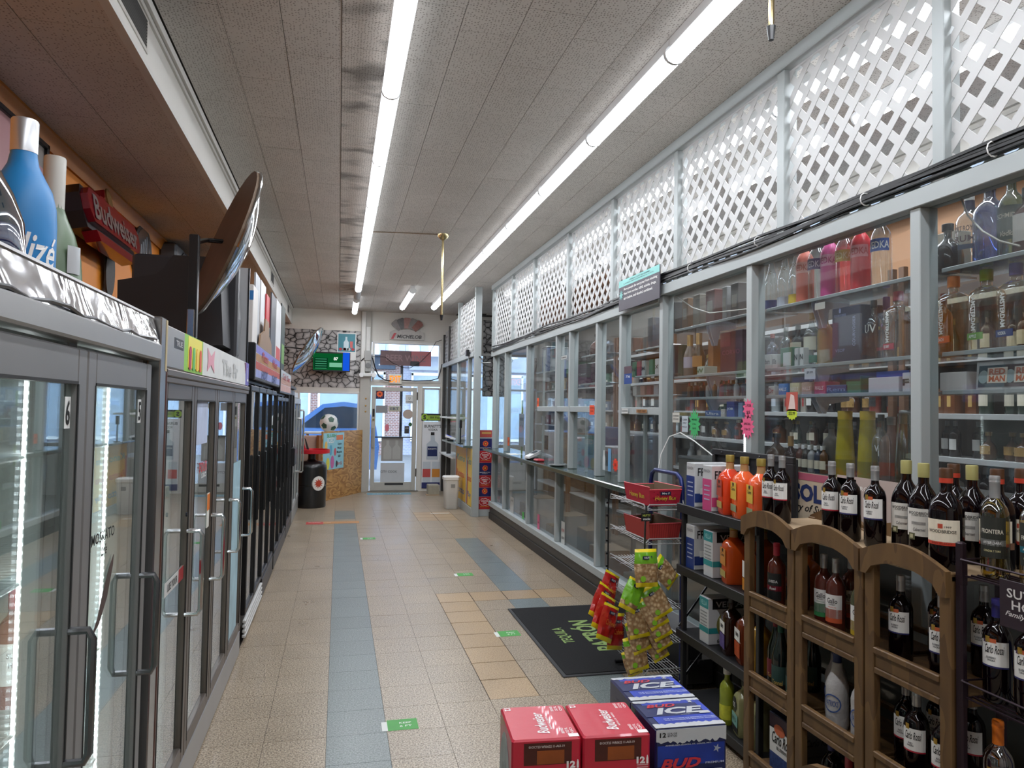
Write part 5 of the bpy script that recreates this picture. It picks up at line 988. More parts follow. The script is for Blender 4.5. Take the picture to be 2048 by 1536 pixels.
# bottles --------------------------------------------------------------
FA = -2.62
RB = M('#b5273a', .5); BB = M('#2b2a63', .5); ORP = M('#c8623a', .5); GOLD = M('#b8933f', .35, .6)
def rossi(label, x, y, z, band, fruit, cap=FOILG, fa=FA):
    b = bottle(label, (x, y, z), .039, .302, wine_prof, WINE, cap, .18, 1.1, lab=[(.36, .60, LBW, 1.02), (.345, .362, band, 1.02)], txt=(('Carlo Rossi', .525, .052, .026, INK, .35), ('BLUEBERRY' if fruit else 'RED', .44, .026 if fruit else .014, .006, M('#44444c', .5), 0, -.2), ('SANGRIA', .415, .022, .006, M('#44444c', .5), 0, -.2)), face=fa)
    obj('gold_seal', MB().arc(.0392, .60*.302-.004, .60*.302+.014, fa-.62, fa-.28, n=5, t=.001), GOLD, b)
    if fruit:
        obj('fruit_print', MB().arc(.0391, .60*.302-.004, .60*.302+.008, fa-.28, fa+.15, n=5, t=.0009), ORP, b); obj('fruit_print', MB().arc(.0391, .60*.302-.006, .60*.302+.004, fa-.8, fa-.5, n=4, t=.0009), M('#4a3552', .5), b)
    return b
ZT2 = 1.1925
rossi('red wine bottle with red banded white label, farthest on the arched rack top', 1.97, 3.00, ZT2, RB, False)
rossi('red wine bottle with red banded white label, second from far on the rack top', 1.965, 2.905, ZT2, RB, False)
rossi('red wine bottle with red banded white label, before the gap on the rack top', 1.97, 2.571, ZT2, RB, False)
rossi('fruit label wine bottle with blue band, left of two on the rack top', 1.97, 2.462, ZT2, BB, True)
rossi('fruit label wine bottle with blue band, right of two on the rack top', 1.972, 2.330, ZT2, BB, True)
YF_ = M('#a8a266', .45, .2); CORK = M('#4f331f', .35, var=.5, vs=60); RDB = M('#c8432e', .4)
def wood15(label, x, y, kind, fa=FA):
    if kind == 0:
        b = bottle(label, (x, y, ZT2), .051, .328, jug_prof, WINE, YF_, .15, 1.15, lab=[(.24, .53, M('#dddad2', .55), .95)], txt=(('WOODBRIDGE', .48, .078, .0105, INK), ('BY ROBERT MONDAVI', .455, .05, .004, INK), ('Cabernet', .31, .04, .011, M('#6d6a6a', .5), .3)), face=fa, rings=False)
        obj('vineyard_print', MB().arc(.0512, .36*.328, .39*.328, fa-.5, fa+.4, t=.0008), M('#9b9994', .5, var=.5, vs=60), b); obj('green_seal', MB().arc(.0513, .20*.328, .27*.328, fa-.75, fa-.25, t=.001), M('#5f5f42', .5), b); obj('seal_ring', MB().arc(.0515, .215*.328, .255*.328, fa-.62, fa-.38, t=.0012), M('#b9b592', .5), b)
    else:
        b = bottle(label, (x, y, ZT2), .052, .325, round_prof, WINE, CORK, .135, 1.2, lab=[(.28, .50, LBC, 1.05), (.25, .285, RDB, 1.05)], txt=(('WOODBRIDGE', .385, .085, .0105, INK), ('1997', .43, .02, .006, INK, 0, .35), ('RED BLEND', .267, .06, .005, M('#7c2018', .5))), face=fa, rings=False, band=RDB)
        obj('grape_print', MB().arc(.0522, .415*.325, .46*.325, fa-.2, fa+.08, n=4, t=.001), M('#b5462e', .5), b); obj('gold_seal', MB().arc(.0525, .225*.325, .29*.325, fa+.85, fa+1.2, n=5, t=.0012), M('#7d5a44', .5), b)
    return b
wood15('big wine bottle with yellow foil, standing left of its white labelled twin', 2.05, 2.262, 0)
wood15('big wine bottle with yellow foil and green seal on a white label', 1.995, 2.122, 0)
wood15('round shouldered cork topped wine jug with cream label and red stripe, in front', 1.925, 1.955, 1)
wood15('cork topped wine jug with red neck band, mostly hidden behind the yellow foil bottles', 2.13, 2.13, 1)
wood15('yellow foil wine bottle behind the cream labelled cork jug', 2.10, 2.025, 0)
wood15('cork topped wine jug behind the pale gold wine at the right', 2.085, 1.915, 1)
wood15('cork topped wine jug at the far right behind the turquoise capped bottle', 2.195, 1.925, 1)
zc = .817
rossi('fruit label wine bottle, left one in the middle tier of the nearest bay', 1.955, 2.185, zc, BB, True)
rossi('fruit label wine bottle set back in the middle tier of the nearest bay', 2.07, 2.13, zc, BB, True)
rossi('fruit label wine bottle, right one in the middle tier of the nearest bay', 1.925, 1.972, zc, BB, True)
rossi('unlit wine bottle at the back right of the nearest bay, middle tier', 2.13, 2.01, zc, BB, True)
zc = .458
rossi('red banded wine bottle, left of three in the lower tier of the nearest bay', 1.965, 2.172, zc, RB, False)
rossi('red banded wine bottle, middle of three in the lower tier of the nearest bay', 1.925, 2.082, zc, RB, False)
rossi('red banded wine bottle, right of three in the lower tier of the nearest bay', 1.925, 1.965, zc, RB, False)
rossi('shadowed wine bottle behind the three in the lower tier, left', 2.09, 2.16, zc, RB, False); rossi('shadowed wine bottle behind the three in the lower tier, right', 2.10, 2.03, zc, RB, False)
# middle bay
def gallo(label, x, y, z, h, body, cap=FOILG):
    hm = M(h, .5); bottle(label, (x, y, z), .038, .295, wine_prof, body, cap, .19, 1.1, lab=[(.22, .53, LBW, 1.0), (.16, .34, hm, 1.0)], txt=(('Gallo', .45, .04, .02, INK), ('SWEET', .40, .026, .006, INK), ('PEACH', .365, .03, .004, hm)), face=FA)
PINKW = M('#5b2a22', .12, var=.1, spec=.6); GRNW = M('#4a4d33', .12, spec=.6)
gallo('sweet wine bottle with green label foot, left in the middle bay', 1.955, 2.60, .817, '#3f8f56', PINKW); gallo('sweet wine bottle with orange label foot in the middle bay', 1.945, 2.515, .817, '#d2603a', PINKW)
gallo('sweet rose wine bottle standing behind the orange labelled one', 2.06, 2.57, .817, '#c8502e', PINKW); gallo('greenish wine bottle with yellow label foot at the right of the middle bay', 1.925, 2.345, .817, '#c9a92e', GRNW)
PAPER = M('#b5b3b1', .8, var=.25, vs=18, bump=.8, bs=26); NB = M('#25315f', .4)
for i, (x, y) in enumerate(((2.0, 2.585), (1.94, 2.50), (1.935, 2.35))):
    b = bottle('paper wrapped wine bottle with blue stamp, %s in the middle bay' % ['set back left one', 'centre one with torn neck', 'right one by the post'][i], (x, y, .458), .042, .285, lambda R, H: [(R*.95, 0), (R*1.02, .02), (R*1.0, H*.45), (R*1.02, H*.56), (R*.9, H*.64), (R*.62, H*.72), (R*.5, H*.78), (R*.46, H*.88)], PAPER, NB, .14, .82, face=FA, rings=False)
    letters_round(b, 'PATRICKS', .043, FA-.1, .10, .05, .022, M('#3d5a96', .6), shear=.2, off=.002); mbr = MB()
    for k in range(24):
        a0, a1 = 2*PI*k/24, 2*PI*(k+1)/24
        q = [(FA-.1+math.cos(a)*rr/.043, .10+math.sin(a)*rr) for a, rr in ((a0, .030), (a1, .030), (a1, .035), (a0, .035))]; mbr.add([((.0455)*math.cos(p), .0455*math.sin(p), z) for p, z in q], [(0, 1, 2, 3)])
    obj('stamp_ring', mbr, M('#3d5a96', .6), b)
bottle('dark wine bottle with purple cap low in the middle bay', (1.96, 2.56, .098), .039, .30, wine_prof, WINE, M('#4a4a7a', .4, .3), .2, 1.1); bottle('dark wine bottle with pinkish red cap low in the middle bay', (1.93, 2.42, .098), .039, .30, wine_prof, WINE, M('#b8404a', .4), .2, 1.15)
bottle('second dark wine bottle hidden low in the middle bay behind the post', (2.08, 2.45, .098), .039, .30, wine_prof, WINE, M('#2a2a3c', .4), .2, 1.1)
# far bay
ROSE = M('#5a2418', .1, spec=.6); PK = M('#c23048', .4)
for i, (x, y) in enumerate(((1.955, 2.93), (2.03, 2.86))):
    b = bottle(['pink capped rose wine bottle with black and pink label in the far bay', 'second pink capped rose wine bottle, behind the first in the far bay'][i], (x, y, .817), .039, .28, wine_prof, ROSE, PK, .2, 1.1, lab=[(.10, .53, M('#191a1a', .5), 1.0), (.25, .33, PK, 1.0)], txt=(('AVEDA', .40, .045, .012, WHITE), ('Rosé', .29, .03, .012, WHITE, .2)), face=FA)
bottle('orange liqueur bottle at the back of the far bay', (2.13, 2.94, .817), .045, .26, sq_prof, M('#c86a1e', .2), M('#7c4a20', .4), .15, 1.2, sqr=True)
for i, (x, y, c_) in enumerate(((1.975, 2.96, '#8c2a35'), (1.945, 2.88, '#1f5a48'), (1.925, 2.745, '#1f5a48'), (2.08, 2.85, '#2a4a3c'))):
    b = bottle('dark green wine bottle in the far bay, %s' % ['with red neck foil', 'with green neck foil in front', 'rightmost by the post', 'set back in the shadow'][i], (x, y, .458), .040, .31, champ_prof, M('#0e1712', .1, spec=.6, coat=.3), M(c_, .4), .24, 1.15, lab=[(.10, .36, M('#2f4a44' if i else '#7a2a33', .5), 1.0), (.09, .11, M('#12130f', .5), 1.0)], txt=(('Tonnel', .13, .05, .02, M('#c8a85a', .4)),), face=FA, rings=False)
bottle('amber liqueur bottle behind the green bottles of the far bay', (2.13, 2.97, .458), .048, .27, sq_prof, M('#b8741e', .2), M('#3a2a1c', .4), .15, 1.2, sqr=True)
t = thing('wine_carton', 'boxed blueberry wine carton with dark blue top in the far bay', 'box', (2.02, 2.83, .098)); o = (2.02, 2.83, .098)
obj('carton', MB(o).bbox(1.92, 2.15, 2.74, 2.93, .098, .35, .003), M('#191f45', .45), t); f = (0, -1, 0)
sheet('white_label', t, Vector((1.92, 2.835, .235))-Vector(o), f, UZ, .18, .11, LBW); sheet('berry_print', t, Vector((1.92, 2.835, .14))-Vector(o), f, UZ, .18, .08, M('#3f5285', .4, var=.7, vs=70)); sheet('plum_top', t, Vector((1.92, 2.835, .315))-Vector(o), f, UZ, .18, .06, M('#3a2038', .45))
letters(t, 'Carlo Rossi', Vector((1.92, 2.83, .25))-Vector(o), f, UZ, .15, .05, INK, shear=.35, off=.003); letters(t, 'BLUEBERRY', Vector((1.92, 2.83, .21))-Vector(o), f, UZ, .08, .014, INK, off=.003); shape('fruit_print', t, ellipse(12, .04, .025), Vector((1.92, 2.85, .29))-Vector(o), f, UZ, ORP, off=.003)
sheet('side_label', t, Vector((2.04, 2.74, .22))-Vector(o), UX, UZ, .19, .22, M('#5c5a5c', .5)); letters(t, 'Carlo Rossi', Vector((2.04, 2.74, .28))-Vector(o), UX, UZ, .14, .03, M('#1c1c20', .5), shear=.3, off=.003); 
for k in range(3): letters(t, 'SERVE WELL CHILLED', Vector((2.04, 2.74, .22-.03*k))-Vector(o), UX, UZ, .12, .008, M('#2c2c30', .5), off=.003)
# ================================================================== DARK METAL WINE STAND (right edge)
MS = M('#2f2129', .4, .5)
t = thing('wine_stand', 'dark plum metal wire wine stand with hanging sign at the right edge', 'rack', (1.9, 1.6, 0)); o = (1.9, 1.6, 0)
for x in (1.873, 2.02):
    for y in (1.848, 1.34): obj('upright', MB(o).bbox(x-.012, x+.012, y-.013, y+.013, 0, 1.30, .005), MS, t)
for z in (1.198, .832, .458, .10):
    m = MB(o)
    for k in range(7): m.tube([(1.875+.024*k, 1.345, z), (1.875+.024*k, 1.835, z)], .0035, 5)
    for y in (1.35, 1.52, 1.69, 1.845): m.tube([(1.87, y, z-.006), (2.02, y, z-.006)], .0035, 5)
    obj('wire_shelf', m, MS, t); obj('guard_wire', MB(o).tube([(2.02, 1.837, z+.05), (1.862, 1.837, z+.05), (1.862, 1.35, z+.05), (2.02, 1.35, z+.05)], .0035, 5), MS, t)
    obj('shelf_bracket', MB(o).bbox(1.862, 1.885, 1.834, 1.844, z-.03, z+.055, .002), MS, t)
s_ = obj('sign_plate', MB(o).bbox(1.855, 1.859, 1.45, 1.70, 1.09, 1.225, .0015), M('#2c1d26', .45), t); f = (0, -1, 0)
for tx, z, w_, h_, sh in (('SUTTER', 1.19, .15, .026, 0), ('HOME', 1.158, .12, .026, 0), ('Family Vineyards', 1.13, .16, .018, .4)): letters(t, tx, Vector((1.855, 1.60, z))-Vector(o), f, UZ, w_, h_, M('#d9d5d2', .5), shear=sh)
shape('emblem', t, ellipse(12, .012, .012), Vector((1.855, 1.60, 1.108))-Vector(o), f, UZ, M('#c9c5c2', .5))
def frontera(label, x, y, body, cap, bandm, word):
    bottle(label, (x, y, 1.202), .038, .305, wine_prof, body, cap, .22, 1.12, lab=[(.20, .60, M('#2a2c26', .5), 1.0), (.32, .38, bandm, 1.0)], txt=(('FRONTERA', .46, .06, .013, M('#dcd8c8', .4)), (word, .35, .05, .008, WHITE, .2), ('CONCHA Y TORO', .27, .045, .006, M('#d8cf9a', .4))), face=FA)
frontera('pale gold white wine bottle with black label on the metal stand', 1.945, 1.795, GLASS('#d8c66a', .95, 2.6, .12, .03), FOILG, M('#a9aaa6', .4), 'AFTER DARK'); frontera('clear wine bottle with turquoise cap and black label at the right edge', 1.945, 1.665, GLASS('#e2cfa0', .95, 2.6, .12, .03), M('#3fb3b5', .35, .2), M('#2f95ad', .4), 'Moonlight')
rossi('fruit label wine bottle with blue violet cap on the metal stand', 1.945, 1.79, .836, BB, True, M('#2f2c78', .4)); rossi('fruit label wine bottle with silver cap at the right edge of the metal stand', 1.94, 1.68, .836, BB, True); 
b = bottle('clear rose wine bottle with bright orange cap low on the metal stand', (1.945, 1.79, .462), .041, .315, wine_prof, CLR('#c9a79a', .2), M('#e2761e', .4), .22, 1.12, lab=(.2, .5, LBW, .9), face=FA); obj('gold_seal', MB().arc(.0415, .155, .185, FA-.5, FA-.1, t=.001), GOLD, b)
t = thing('poster', 'white poster with dark blue strokes leaning behind the metal stand', 'poster', (2.26, 1.6, .75)); sheet('print', t, (0, 0, 0), f, UZ, .75, .75, M('#a8a59c', .5)); shape('blue_stroke', t, [(-.1, -.2), (0, -.2), (.12, .25), (.04, .25)], (0, 0, .0), f, UZ, M('#1e2c6c', .5), off=.003); shape('blue_stroke', t, [(-.3, .05), (.1, .2), (.3, .05), (.3, .12), (.1, .27), (-.3, .12)], (0, 0, .0), f, UZ, M('#1e2c6c', .5), off=.0045)
t = thing('poster', 'dark red poster with grey letters behind the orange capped bottle', 'poster', (2.262, 1.6, .2)); sheet('print', t, (0, 0, 0), f, UZ, .75, .36, M('#3f0f16', .5)); letters(t, 'RS', (0, 0, 0), f, UZ, .5, .28, M('#6f6a66', .5), off=.003)
# ================================================================== BLACK SHELF UNIT
BS = M('#1c1c1e', .5, var=.15)
t = thing('shelf_unit', 'black steel shelf unit with liquor between wine rack and snack stand', 'shelf', (2.1, 3.5, 0)); o = (2.1, 3.5, 0)
for z in (1.152, .80, .435, .075): obj('shelf', MB(o).bbox(1.945, 2.27, 3.055, 3.87, z-.012, z, .002), BS, t); obj('front_lip', MB(o).bbox(1.93, 1.946, 3.055, 3.88, z-.045, z+.006, .003), BS, t)
for x in (1.96, 2.25):
    for y in (3.07, 3.84): obj('upright', MB(o).bbox(x-.014, x+.014, y-.014, y+.014, 0, 1.15, .003), BS, t)
ya, yb = on_x(1593, 916, 2.27).y, on_x(1430, 900, 2.27).y
bp = obj('back_panel', MB(o).bbox(2.268, 2.282, ya, yb, 1.0, 1.455, .003), M('#2a2b2e', .5, var=.4, vs=14), t)
fr = MB(o).bbox(2.25, 2.27, ya, yb, 1.43, 1.465, .003).bbox(2.25, 2.27, ya+.43, ya+.46, 1.0, 1.43, .003).bbox(2.25, 2.27, yb-.03, yb, 1.0, 1.43, .003).bbox(2.25, 2.27, ya, ya+.06, 1.0, 1.43, .003)
obj('panel_frame', fr, BS, t)
for y in (ya+.1, ya+.3, ya+.55, ya+.7): obj('bolt', MB().lathe([(.006, 0), (.005, .004)], 8), M('#6a6a6c', .3, .8), t, (.148, y-3.5, 1.448)).rotation_euler = (0, -PI/2, 0)
obj('chain', MB(o).tube([(1.96, 3.9, .44), (2.06, 3.94, .52), (2.2, 3.98, .66)], .008, 5).tube([(1.96, 3.9, .1), (2.05, 3.94, .17), (2.2, 3.98, .3)], .008, 5), M('#2a2a2c', .3, .8), t)
def winebox(label, y0, z, dark, side, word, u='6.5', h=.245):
    t = thing('wine_carton', label, 'box', (1.96, y0, z)); o = (1.96, y0, z); x1 = 2.19; y1 = y0+.098
    obj('carton', MB(o).bbox(1.962, x1, y0, y1, z, z+h, .002), M('#c9cacb', .5), t); f = (0, -1, 0)
    if side == 'F':
        sheet('spine_label', t, Vector((1.962, (y0+y1)/2, z+h*.35))-Vector(o), f, UZ, .096, h*.70, M(dark, .45)); letters(t, word, Vector((1.962, (y0+y1)/2, z+h*.88))-Vector(o), f, UZ, .07, .016, M('#8a8a8c', .5), off=.002)
        for k in range(4): sheet('text_row', t, Vector((1.962, (y0+y1)/2, z+h*(.55-.1*k)))-Vector(o), f, UZ, .06, .006, M('#a9b0c8', .5), off=.002)
        sheet('colour_band', t, Vector(((1.962+x1)/2, y0, z+.05))-Vector(o), UX, UZ, x1-1.964, .05, M(dark, .45)); letters(t, word, Vector((2.075, y0, z+h*.80))-Vector(o), UX, UZ, .19, .045, INK, off=.002)
        shape('wine_circle', t, ellipse(24, .075, .075), Vector((2.09, y0, z+h*.36))-Vector(o), UX, UZ, M('#4a1526', .4), off=.0025); sheet('name_box', t, Vector((2.08, y0, z+h*.36))-Vector(o), UX, UZ, .17, .035, WHITE, off=.004); letters(t, 'MERLOT', Vector((2.06, y0, z+h*.36))-Vector(o), UX, UZ, .08, .014, INK, off=.0055)
    else:
        sheet('teal_top', t, Vector((1.962, (y0+y1)/2, z+h*.88))-Vector(o), f, UZ, .096, h*.22, M(dark, .45)); letters(t, 'VELLA', Vector((1.962, (y0+y1)/2, z+h*.88))-Vector(o), f, UZ, .07, .025, M('#9fd3d0', .4), off=.002); sheet('teal_band', t, Vector((1.962, (y0+y1)/2, z+h*.3))-Vector(o), f, UZ, .096, .03, M(dark, .45))
        for k in range(5): sheet('text_row', t, Vector((1.962, (y0+y1)/2, z+h*(.68-.07*k)))-Vector(o), f, UZ, .07, .006, M('#8d9092', .5), off=.002)
        sheet('black_top', t, Vector(((1.985+x1)/2, y0, z+h*.88))-Vector(o), UX, UZ, x1-1.987, h*.23, M('#151517', .45)); letters(t, 'VELLA', Vector((2.085, y0, z+h*.87))-Vector(o), UX, UZ, .16, .032, M('#b9bcbc', .4), off=.002); sheet('teal_band', t, Vector(((1.962+x1)/2, y0, z+h*.3))-Vector(o), UX, UZ, x1-1.964, .03, M(dark, .45))
        shape('wine_circle', t, ellipse(24, .06, .07), Vector((2.07, y0, z+h*.42))-Vector(o), UX, UZ, M('#8d8a4e', .4), off=.0025); letters(t, u, Vector((2.03, y0, z+h*.08))-Vector(o), UX, UZ, .035, .022, INK, off=.002)
    return t
winebox('white boxed wine with navy spine, left on the top black shelf', 3.725, 1.153, '#233a7c', 'F', 'FRANZIA'); winebox('white boxed wine with pink spine on the top black shelf', 3.535, 1.153, '#c84a7e', 'F', 'FRANZIA')
winebox('white boxed wine with navy spine on the second black shelf', 3.725, .801, '#233a7c', 'F', 'FRANZIA'); winebox('teal topped boxed wine on the second black shelf', 3.52, .801, '#2f8f92', 'V', 'VELLA'); winebox('teal topped boxed wine on the third black shelf', 3.56, .436, '#2f8f92', 'V', 'VELLA', '6.5')
def cuervo(label, x, y, z, col, R=.056, H=.31, lid='#a08a42', lab='#d9b84a', rz=-.25):
    b = bottle(label, (x, y, z), R, H, sq_prof, M(col, .12, spec=.6, var=.05), M(lid, .4, .3), .12, 1.28, lab=(.30, .58, M(lab, .45), 1), txt=(('Jose', .52, .03, .010, INK), ('Cuervo', .47, .06, .018, INK)), sqr=True, rings=False, rz=rz)
    sheet('lower_label', b, (-R, 0, .16*H), (0, -1, 0), UZ, R*1.6, .035, M('#b8a25a' if lab != '#d9b84a' else '#8a9a72', .45), off=.0015); shape('crest_print', b, ellipse(10, .012, .008), (-R-.001, 0, .55*H), (0, -1, 0), UZ, INK, off=.002); obj('neck_label', MB().lathe([(R*.40, H*.76), (R*.37, H*.80), (R*.36, H*.87)], 14), M('#b58a5a', .45, var=.3, vs=40), b, smooth=True)
    return b
cuervo('deep red orange margarita bottle, leftmost on the top black shelf', 2.025, 3.455, 1.153, '#e0431c', lab='#b5432a'); cuervo('coral orange margarita bottle with yellow label on the top black shelf', 2.025, 3.315, 1.153, '#f0652e'); cuervo('coral margarita bottle with gold cap, third on the top black shelf', 2.025, 3.165, 1.153, '#ee6438')
cuervo('amber orange margarita bottle on the second black shelf', 2.025, 3.415, .801, '#c8501c', lab='#d08a3a'); cuervo('amber orange margarita bottle behind it on the second black shelf', 2.15, 3.34, .801, '#b8561e', lab='#d08a3a')
bottle('small white labelled liqueur bottle by the wine rack post, second black shelf', (2.0, 3.20, .801), .038, .25, sq_prof, M('#7c3a18', .15), M('#1c1c1c', .4), .14, 1.2, lab=[(.3, .62, LBW, 1), (.05, .28, M('#d08a2e', .4), 1)], sqr=True, rz=-.25)
def dlite(label, x, y, body, low):
    bottle(label, (x, y, .436), .050, .30, sq_prof, M(body, .12, spec=.6), BLKM, .13, 1.2, lab=[(.36, .56, LBW, 1), (.10, .34, M(low, .45, var=.6, vs=40), 1)], txt=(('1800', .47, .05, .02, INK),), sqr=True, rz=-.25)
dlite('dark brown liquor bottle with purple fruit label on the third black shelf', 2.02, 3.42, '#2a120a', '#5a4a8a'); dlite('red brown liquor bottle with orange fruit label on the third black shelf', 2.02, 3.275, '#6a2a12', '#b8502a'); cuervo('golden tequila bottle with yellow label on the third black shelf', 2.015, 3.145, .436, '#b0852a', .05, .29, '#8a7430', '#e0b030')
MG = GLASS('#b9bd7a', .95, 2.6, .2, .05)
bottle('slim green yellow mixer bottle with white cap on the lowest black shelf', (2.0, 3.43, .076), .038, .29, wine_prof, M('#8f9a2e', .2, var=.3, vs=20), M('#d9d9d6', .4), .13, 1.5, lab=(.1, .35, M('#c8c83a', .4, var=.5, vs=40), 1), face=FA)
for i, (y, h) in enumerate(((3.29, '#7fb5ac'), (3.15, '#c9d030'))):
    b = bottle('pale margarita bottle with black oval, %s on the lowest black shelf' % ['teal label one left', 'lime label one right'][i], (2.02, y, .076), .052, .29, sq_prof, M('#98966a', .2, spec=.6), M('#1f1f1c', .4), .16, 1.2, lab=[(.16, .36, M(h, .45), 1), (.06, .16, M('#1c1c1c', .5), 1)], sqr=True, rz=-.25, rings=False); shape('oval_mark', b, ellipse(16, .03, .038), (-.052, 0, .15), (0, -1, 0), UZ, M('#181818', .4), off=.002); letters(b, 'OS', (-.053, 0, .15), (0, -1, 0), UZ, .03, .025, WHITE, off=.003); letters(b, ['RITO', 'Skinny'][i], (-.0545, 0, .27*.29), (0, -1, 0), UZ, .06, .02, INK, off=.002)
t = thing('heater', 'grey topped black heater box on the floor behind the snack stand', 'appliance', (2.17, 4.35, 0)); o = (2.17, 4.35, 0)
obj('casing', MB(o).bbox(2.09, 2.27, 4.05, 4.65, .03, .30, .008), M('#232325', .4), t); obj('top_plate', MB(o).bbox(2.085, 2.275, 4.045, 4.655, .30, .312, .004), M('#8f9092', .35, .5), t); obj('foot', MB(o).bbox(2.10, 2.14, 4.06, 4.64, 0, .03, .004), BLKM, t)
for x in (.0, .06): obj('knob', MB().lathe([(.025, 0), (.022, .015)], 14), M('#39393b', .3, .5), t, (-.05+x, -.30, .16)).rotation_euler = (PI/2, 0, 0)
obj('rating_label', MB(o).box(2.19, 2.25, 4.047, 4.05, .18, .27), M('#a9a9a9', .5), t)
# ================================================================== SNACK STAND
WR = M('#b4b6b5', .35, .5); NVB = M('#1e2a66', .3, .3)
t = thing('snack_stand', 'white wire snack stand with blue tube frame', 'rack', (1.95, 4.3, 0)); o = (1.95, 4.3, 0)
SX0, SX1, SY0, SY1 = 1.80, 2.05, 4.02, 4.60
obj('tube_frame', MB(o).tube([(2.062, 4.07, 0), (2.062, 4.07, 1.22), (2.062, 4.09, 1.275), (2.062, 4.14, 1.30), (2.062, 4.46, 1.30), (2.062, 4.51, 1.275), (2.062, 4.53, 1.22), (2.062, 4.53, 0)], .014, 10), NVB, t, smooth=True)
obj('foot_tube', MB(o).tube([(2.07, 4.07, .03), (1.82, 4.07, .03)], .013, 8).tube([(2.07, 4.53, .03), (1.82, 4.53, .03)], .013, 8).tube([(2.062, 4.07, .06), (2.062, 4.53, .06)], .012, 8), BLKM, t)
for z in (1.10, .897, .702, .506, .306, .125):
    m = MB(o)
    for k in range(13): x = SX0+(SX1-SX0)*k/12; m.tube([(x, SY0, z), (x, SY1, z+.012)], .0015, 4)
    for y in (SY0, SY0+.2, SY0+.4, SY1): m.tube([(SX0, y, z-.004), (SX1, y, z-.004)], .0035, 4)
    obj('wire_shelf', m, WR, t)
    obj('rim_wire', MB(o).tube([(SX1, SY0, z), (SX1, SY0-.004, z+.028), (SX0+.02, SY0-.004, z+.028), (SX0, SY0, z)], .004, 6).tube([(SX0, SY0+.01, z), (SX0-.004, SY0+.02, z+.028), (SX0-.004, SY1-.02, z+.028), (SX0, SY1, z)], .004, 6).tube([(SX1, SY0, z-.004), (SX1+.012, 4.07, z+.06)], .004, 6), WR, t)
def tray(label, z, col, txt):
    t = thing('snack_box', label, 'box', (1.92, 4.2, z), rz=.06); m = MB()
    def wall(p0, p1, h, tilt):
        u = Vector((p1[0]-p0[0], p1[1]-p0[1], 0)); n = Vector((u.y, -u.x, 0)).normalized(); a, b = Vector((*p0, 0)), Vector((*p1, 0)); q = n*tilt+UZ*h; ex = u.normalized()*tilt
        return [a, b, b+q+ex, a+q-ex], n
    c = [(-.095, -.16), (.095, -.16), (.095, .16), (-.095, .16)]
    MC = M(col, .5, var=.05); IN = M('#6f5a45', .7)
    obj('base', MB().box(-.095, .095, -.16, .16, 0, .002), IN, t)
    for i in range(4):
        q, n = wall(c[i], c[(i+1) % 4], .115 if i in (1, 3) else .10, .014); obj('side_panel', MB().add(q, [(0, 1, 2, 3)]), MC, t); obj('inner_liner', MB().add([p-n*.0025 for p in q], [(3, 2, 1, 0)]), IN, t); obj('top_edge', MB().tube([q[3], q[2]], .003, 4), M('#d9525a' if txt else '#b8434a', .5), t)
    if txt:
        letters(t, 'Honey Bun', (.0, -.168, .045), UX, Vector((0, -.13, 1)).normalized(), .14, .032, M('#d9c23a', .5), shear=.15, off=.003); sheet('navy_logo', t, (.0, -.172, .078), UX, Vector((0, -.13, 1)).normalized(), .07, .022, M('#1a2040', .5), off=.003); letters(t, 'Mrs F', (.0, -.172, .078), UX, Vector((0, -.13, 1)).normalized(), .05, .012, WHITE, off=.005)
        letters(t, 'Honey Bun', (-.103, .0, .05), (0, -1, 0), Vector((-.13, 0, 1)).normalized(), .2, .04, M('#d9c23a', .5), shear=.15, off=.003)
        for k in range(26): shape('dot_print', t, ellipse(6, .003, .003), (rnd.uniform(-.085, .085), -.162-.014*.6, rnd.uniform(.02, .09)), UX, Vector((0, -.13, 1)).normalized(), M('#6a1020', .5), off=.004)
    else:
        for k in range(12): obj('flute_line', MB().tube([(-.08+.0145*k, -.161, .004), (-.085+.0155*k, -.175, .098)], .0012, 3), M('#7a2226', .6), t)
    return t
tray('bright red open snack carton with yellow lettering on the top wire shelf', 1.117, '#b8223a', True); tray('plain dull red open carton on the second wire shelf', .914, '#a5302c', False)
# clip strips with snack bags
def pmat(h0, h1, name):
    m, nt, out = newmat(name); p = N(nt, 'BsdfPrincipled', Roughness=.2); p.inputs['Coat Weight'].default_value = .6; p.inputs['Coat Roughness'].default_value = .12; nt.links.new(p.outputs[0], out.inputs[0]); tc = nt.nodes.new('ShaderNodeTexCoord')
    v = N(nt, 'TexVoronoi', Scale=46.0); nt.links.new(tc.outputs['Object'], v.inputs['Vector']); r = nt.nodes.new('ShaderNodeValToRGB'); r.color_ramp.elements[0].color = (*hx(h0), 1); r.color_ramp.elements[1].color = (*hx(h1), 1); r.color_ramp.elements[1].position = .62
    nt.links.new(v.outputs['Distance'], r.inputs[0]); nt.links.new(r.outputs[0], p.inputs['Base Color']); n2 = N(nt, 'TexNoise', Scale=28.0, Detail=3.0); nt.links.new(tc.outputs['Object'], n2.inputs['Vector']); b = N(nt, 'Bump', Strength=.7, Distance=.02); nt.links.new(n2.outputs['Fac'], b.inputs['Height']); nt.links.new(b.outputs[0], p.inputs['Normal']); nt.links.new(b.outputs[0], p.inputs['Coat Normal']); return m
NUT = pmat('#e0c598', '#96744e', 'peanuts'); GBAG = M('#6fae22', .25, var=.25, vs=18, coat=.5, bump=.5, bs=26); YSE = M('#e8d21e', .3, coat=.4); RBAG = M('#b3211c', .25, var=.3, vs=18, coat=.5, bump=.5, bs=26)
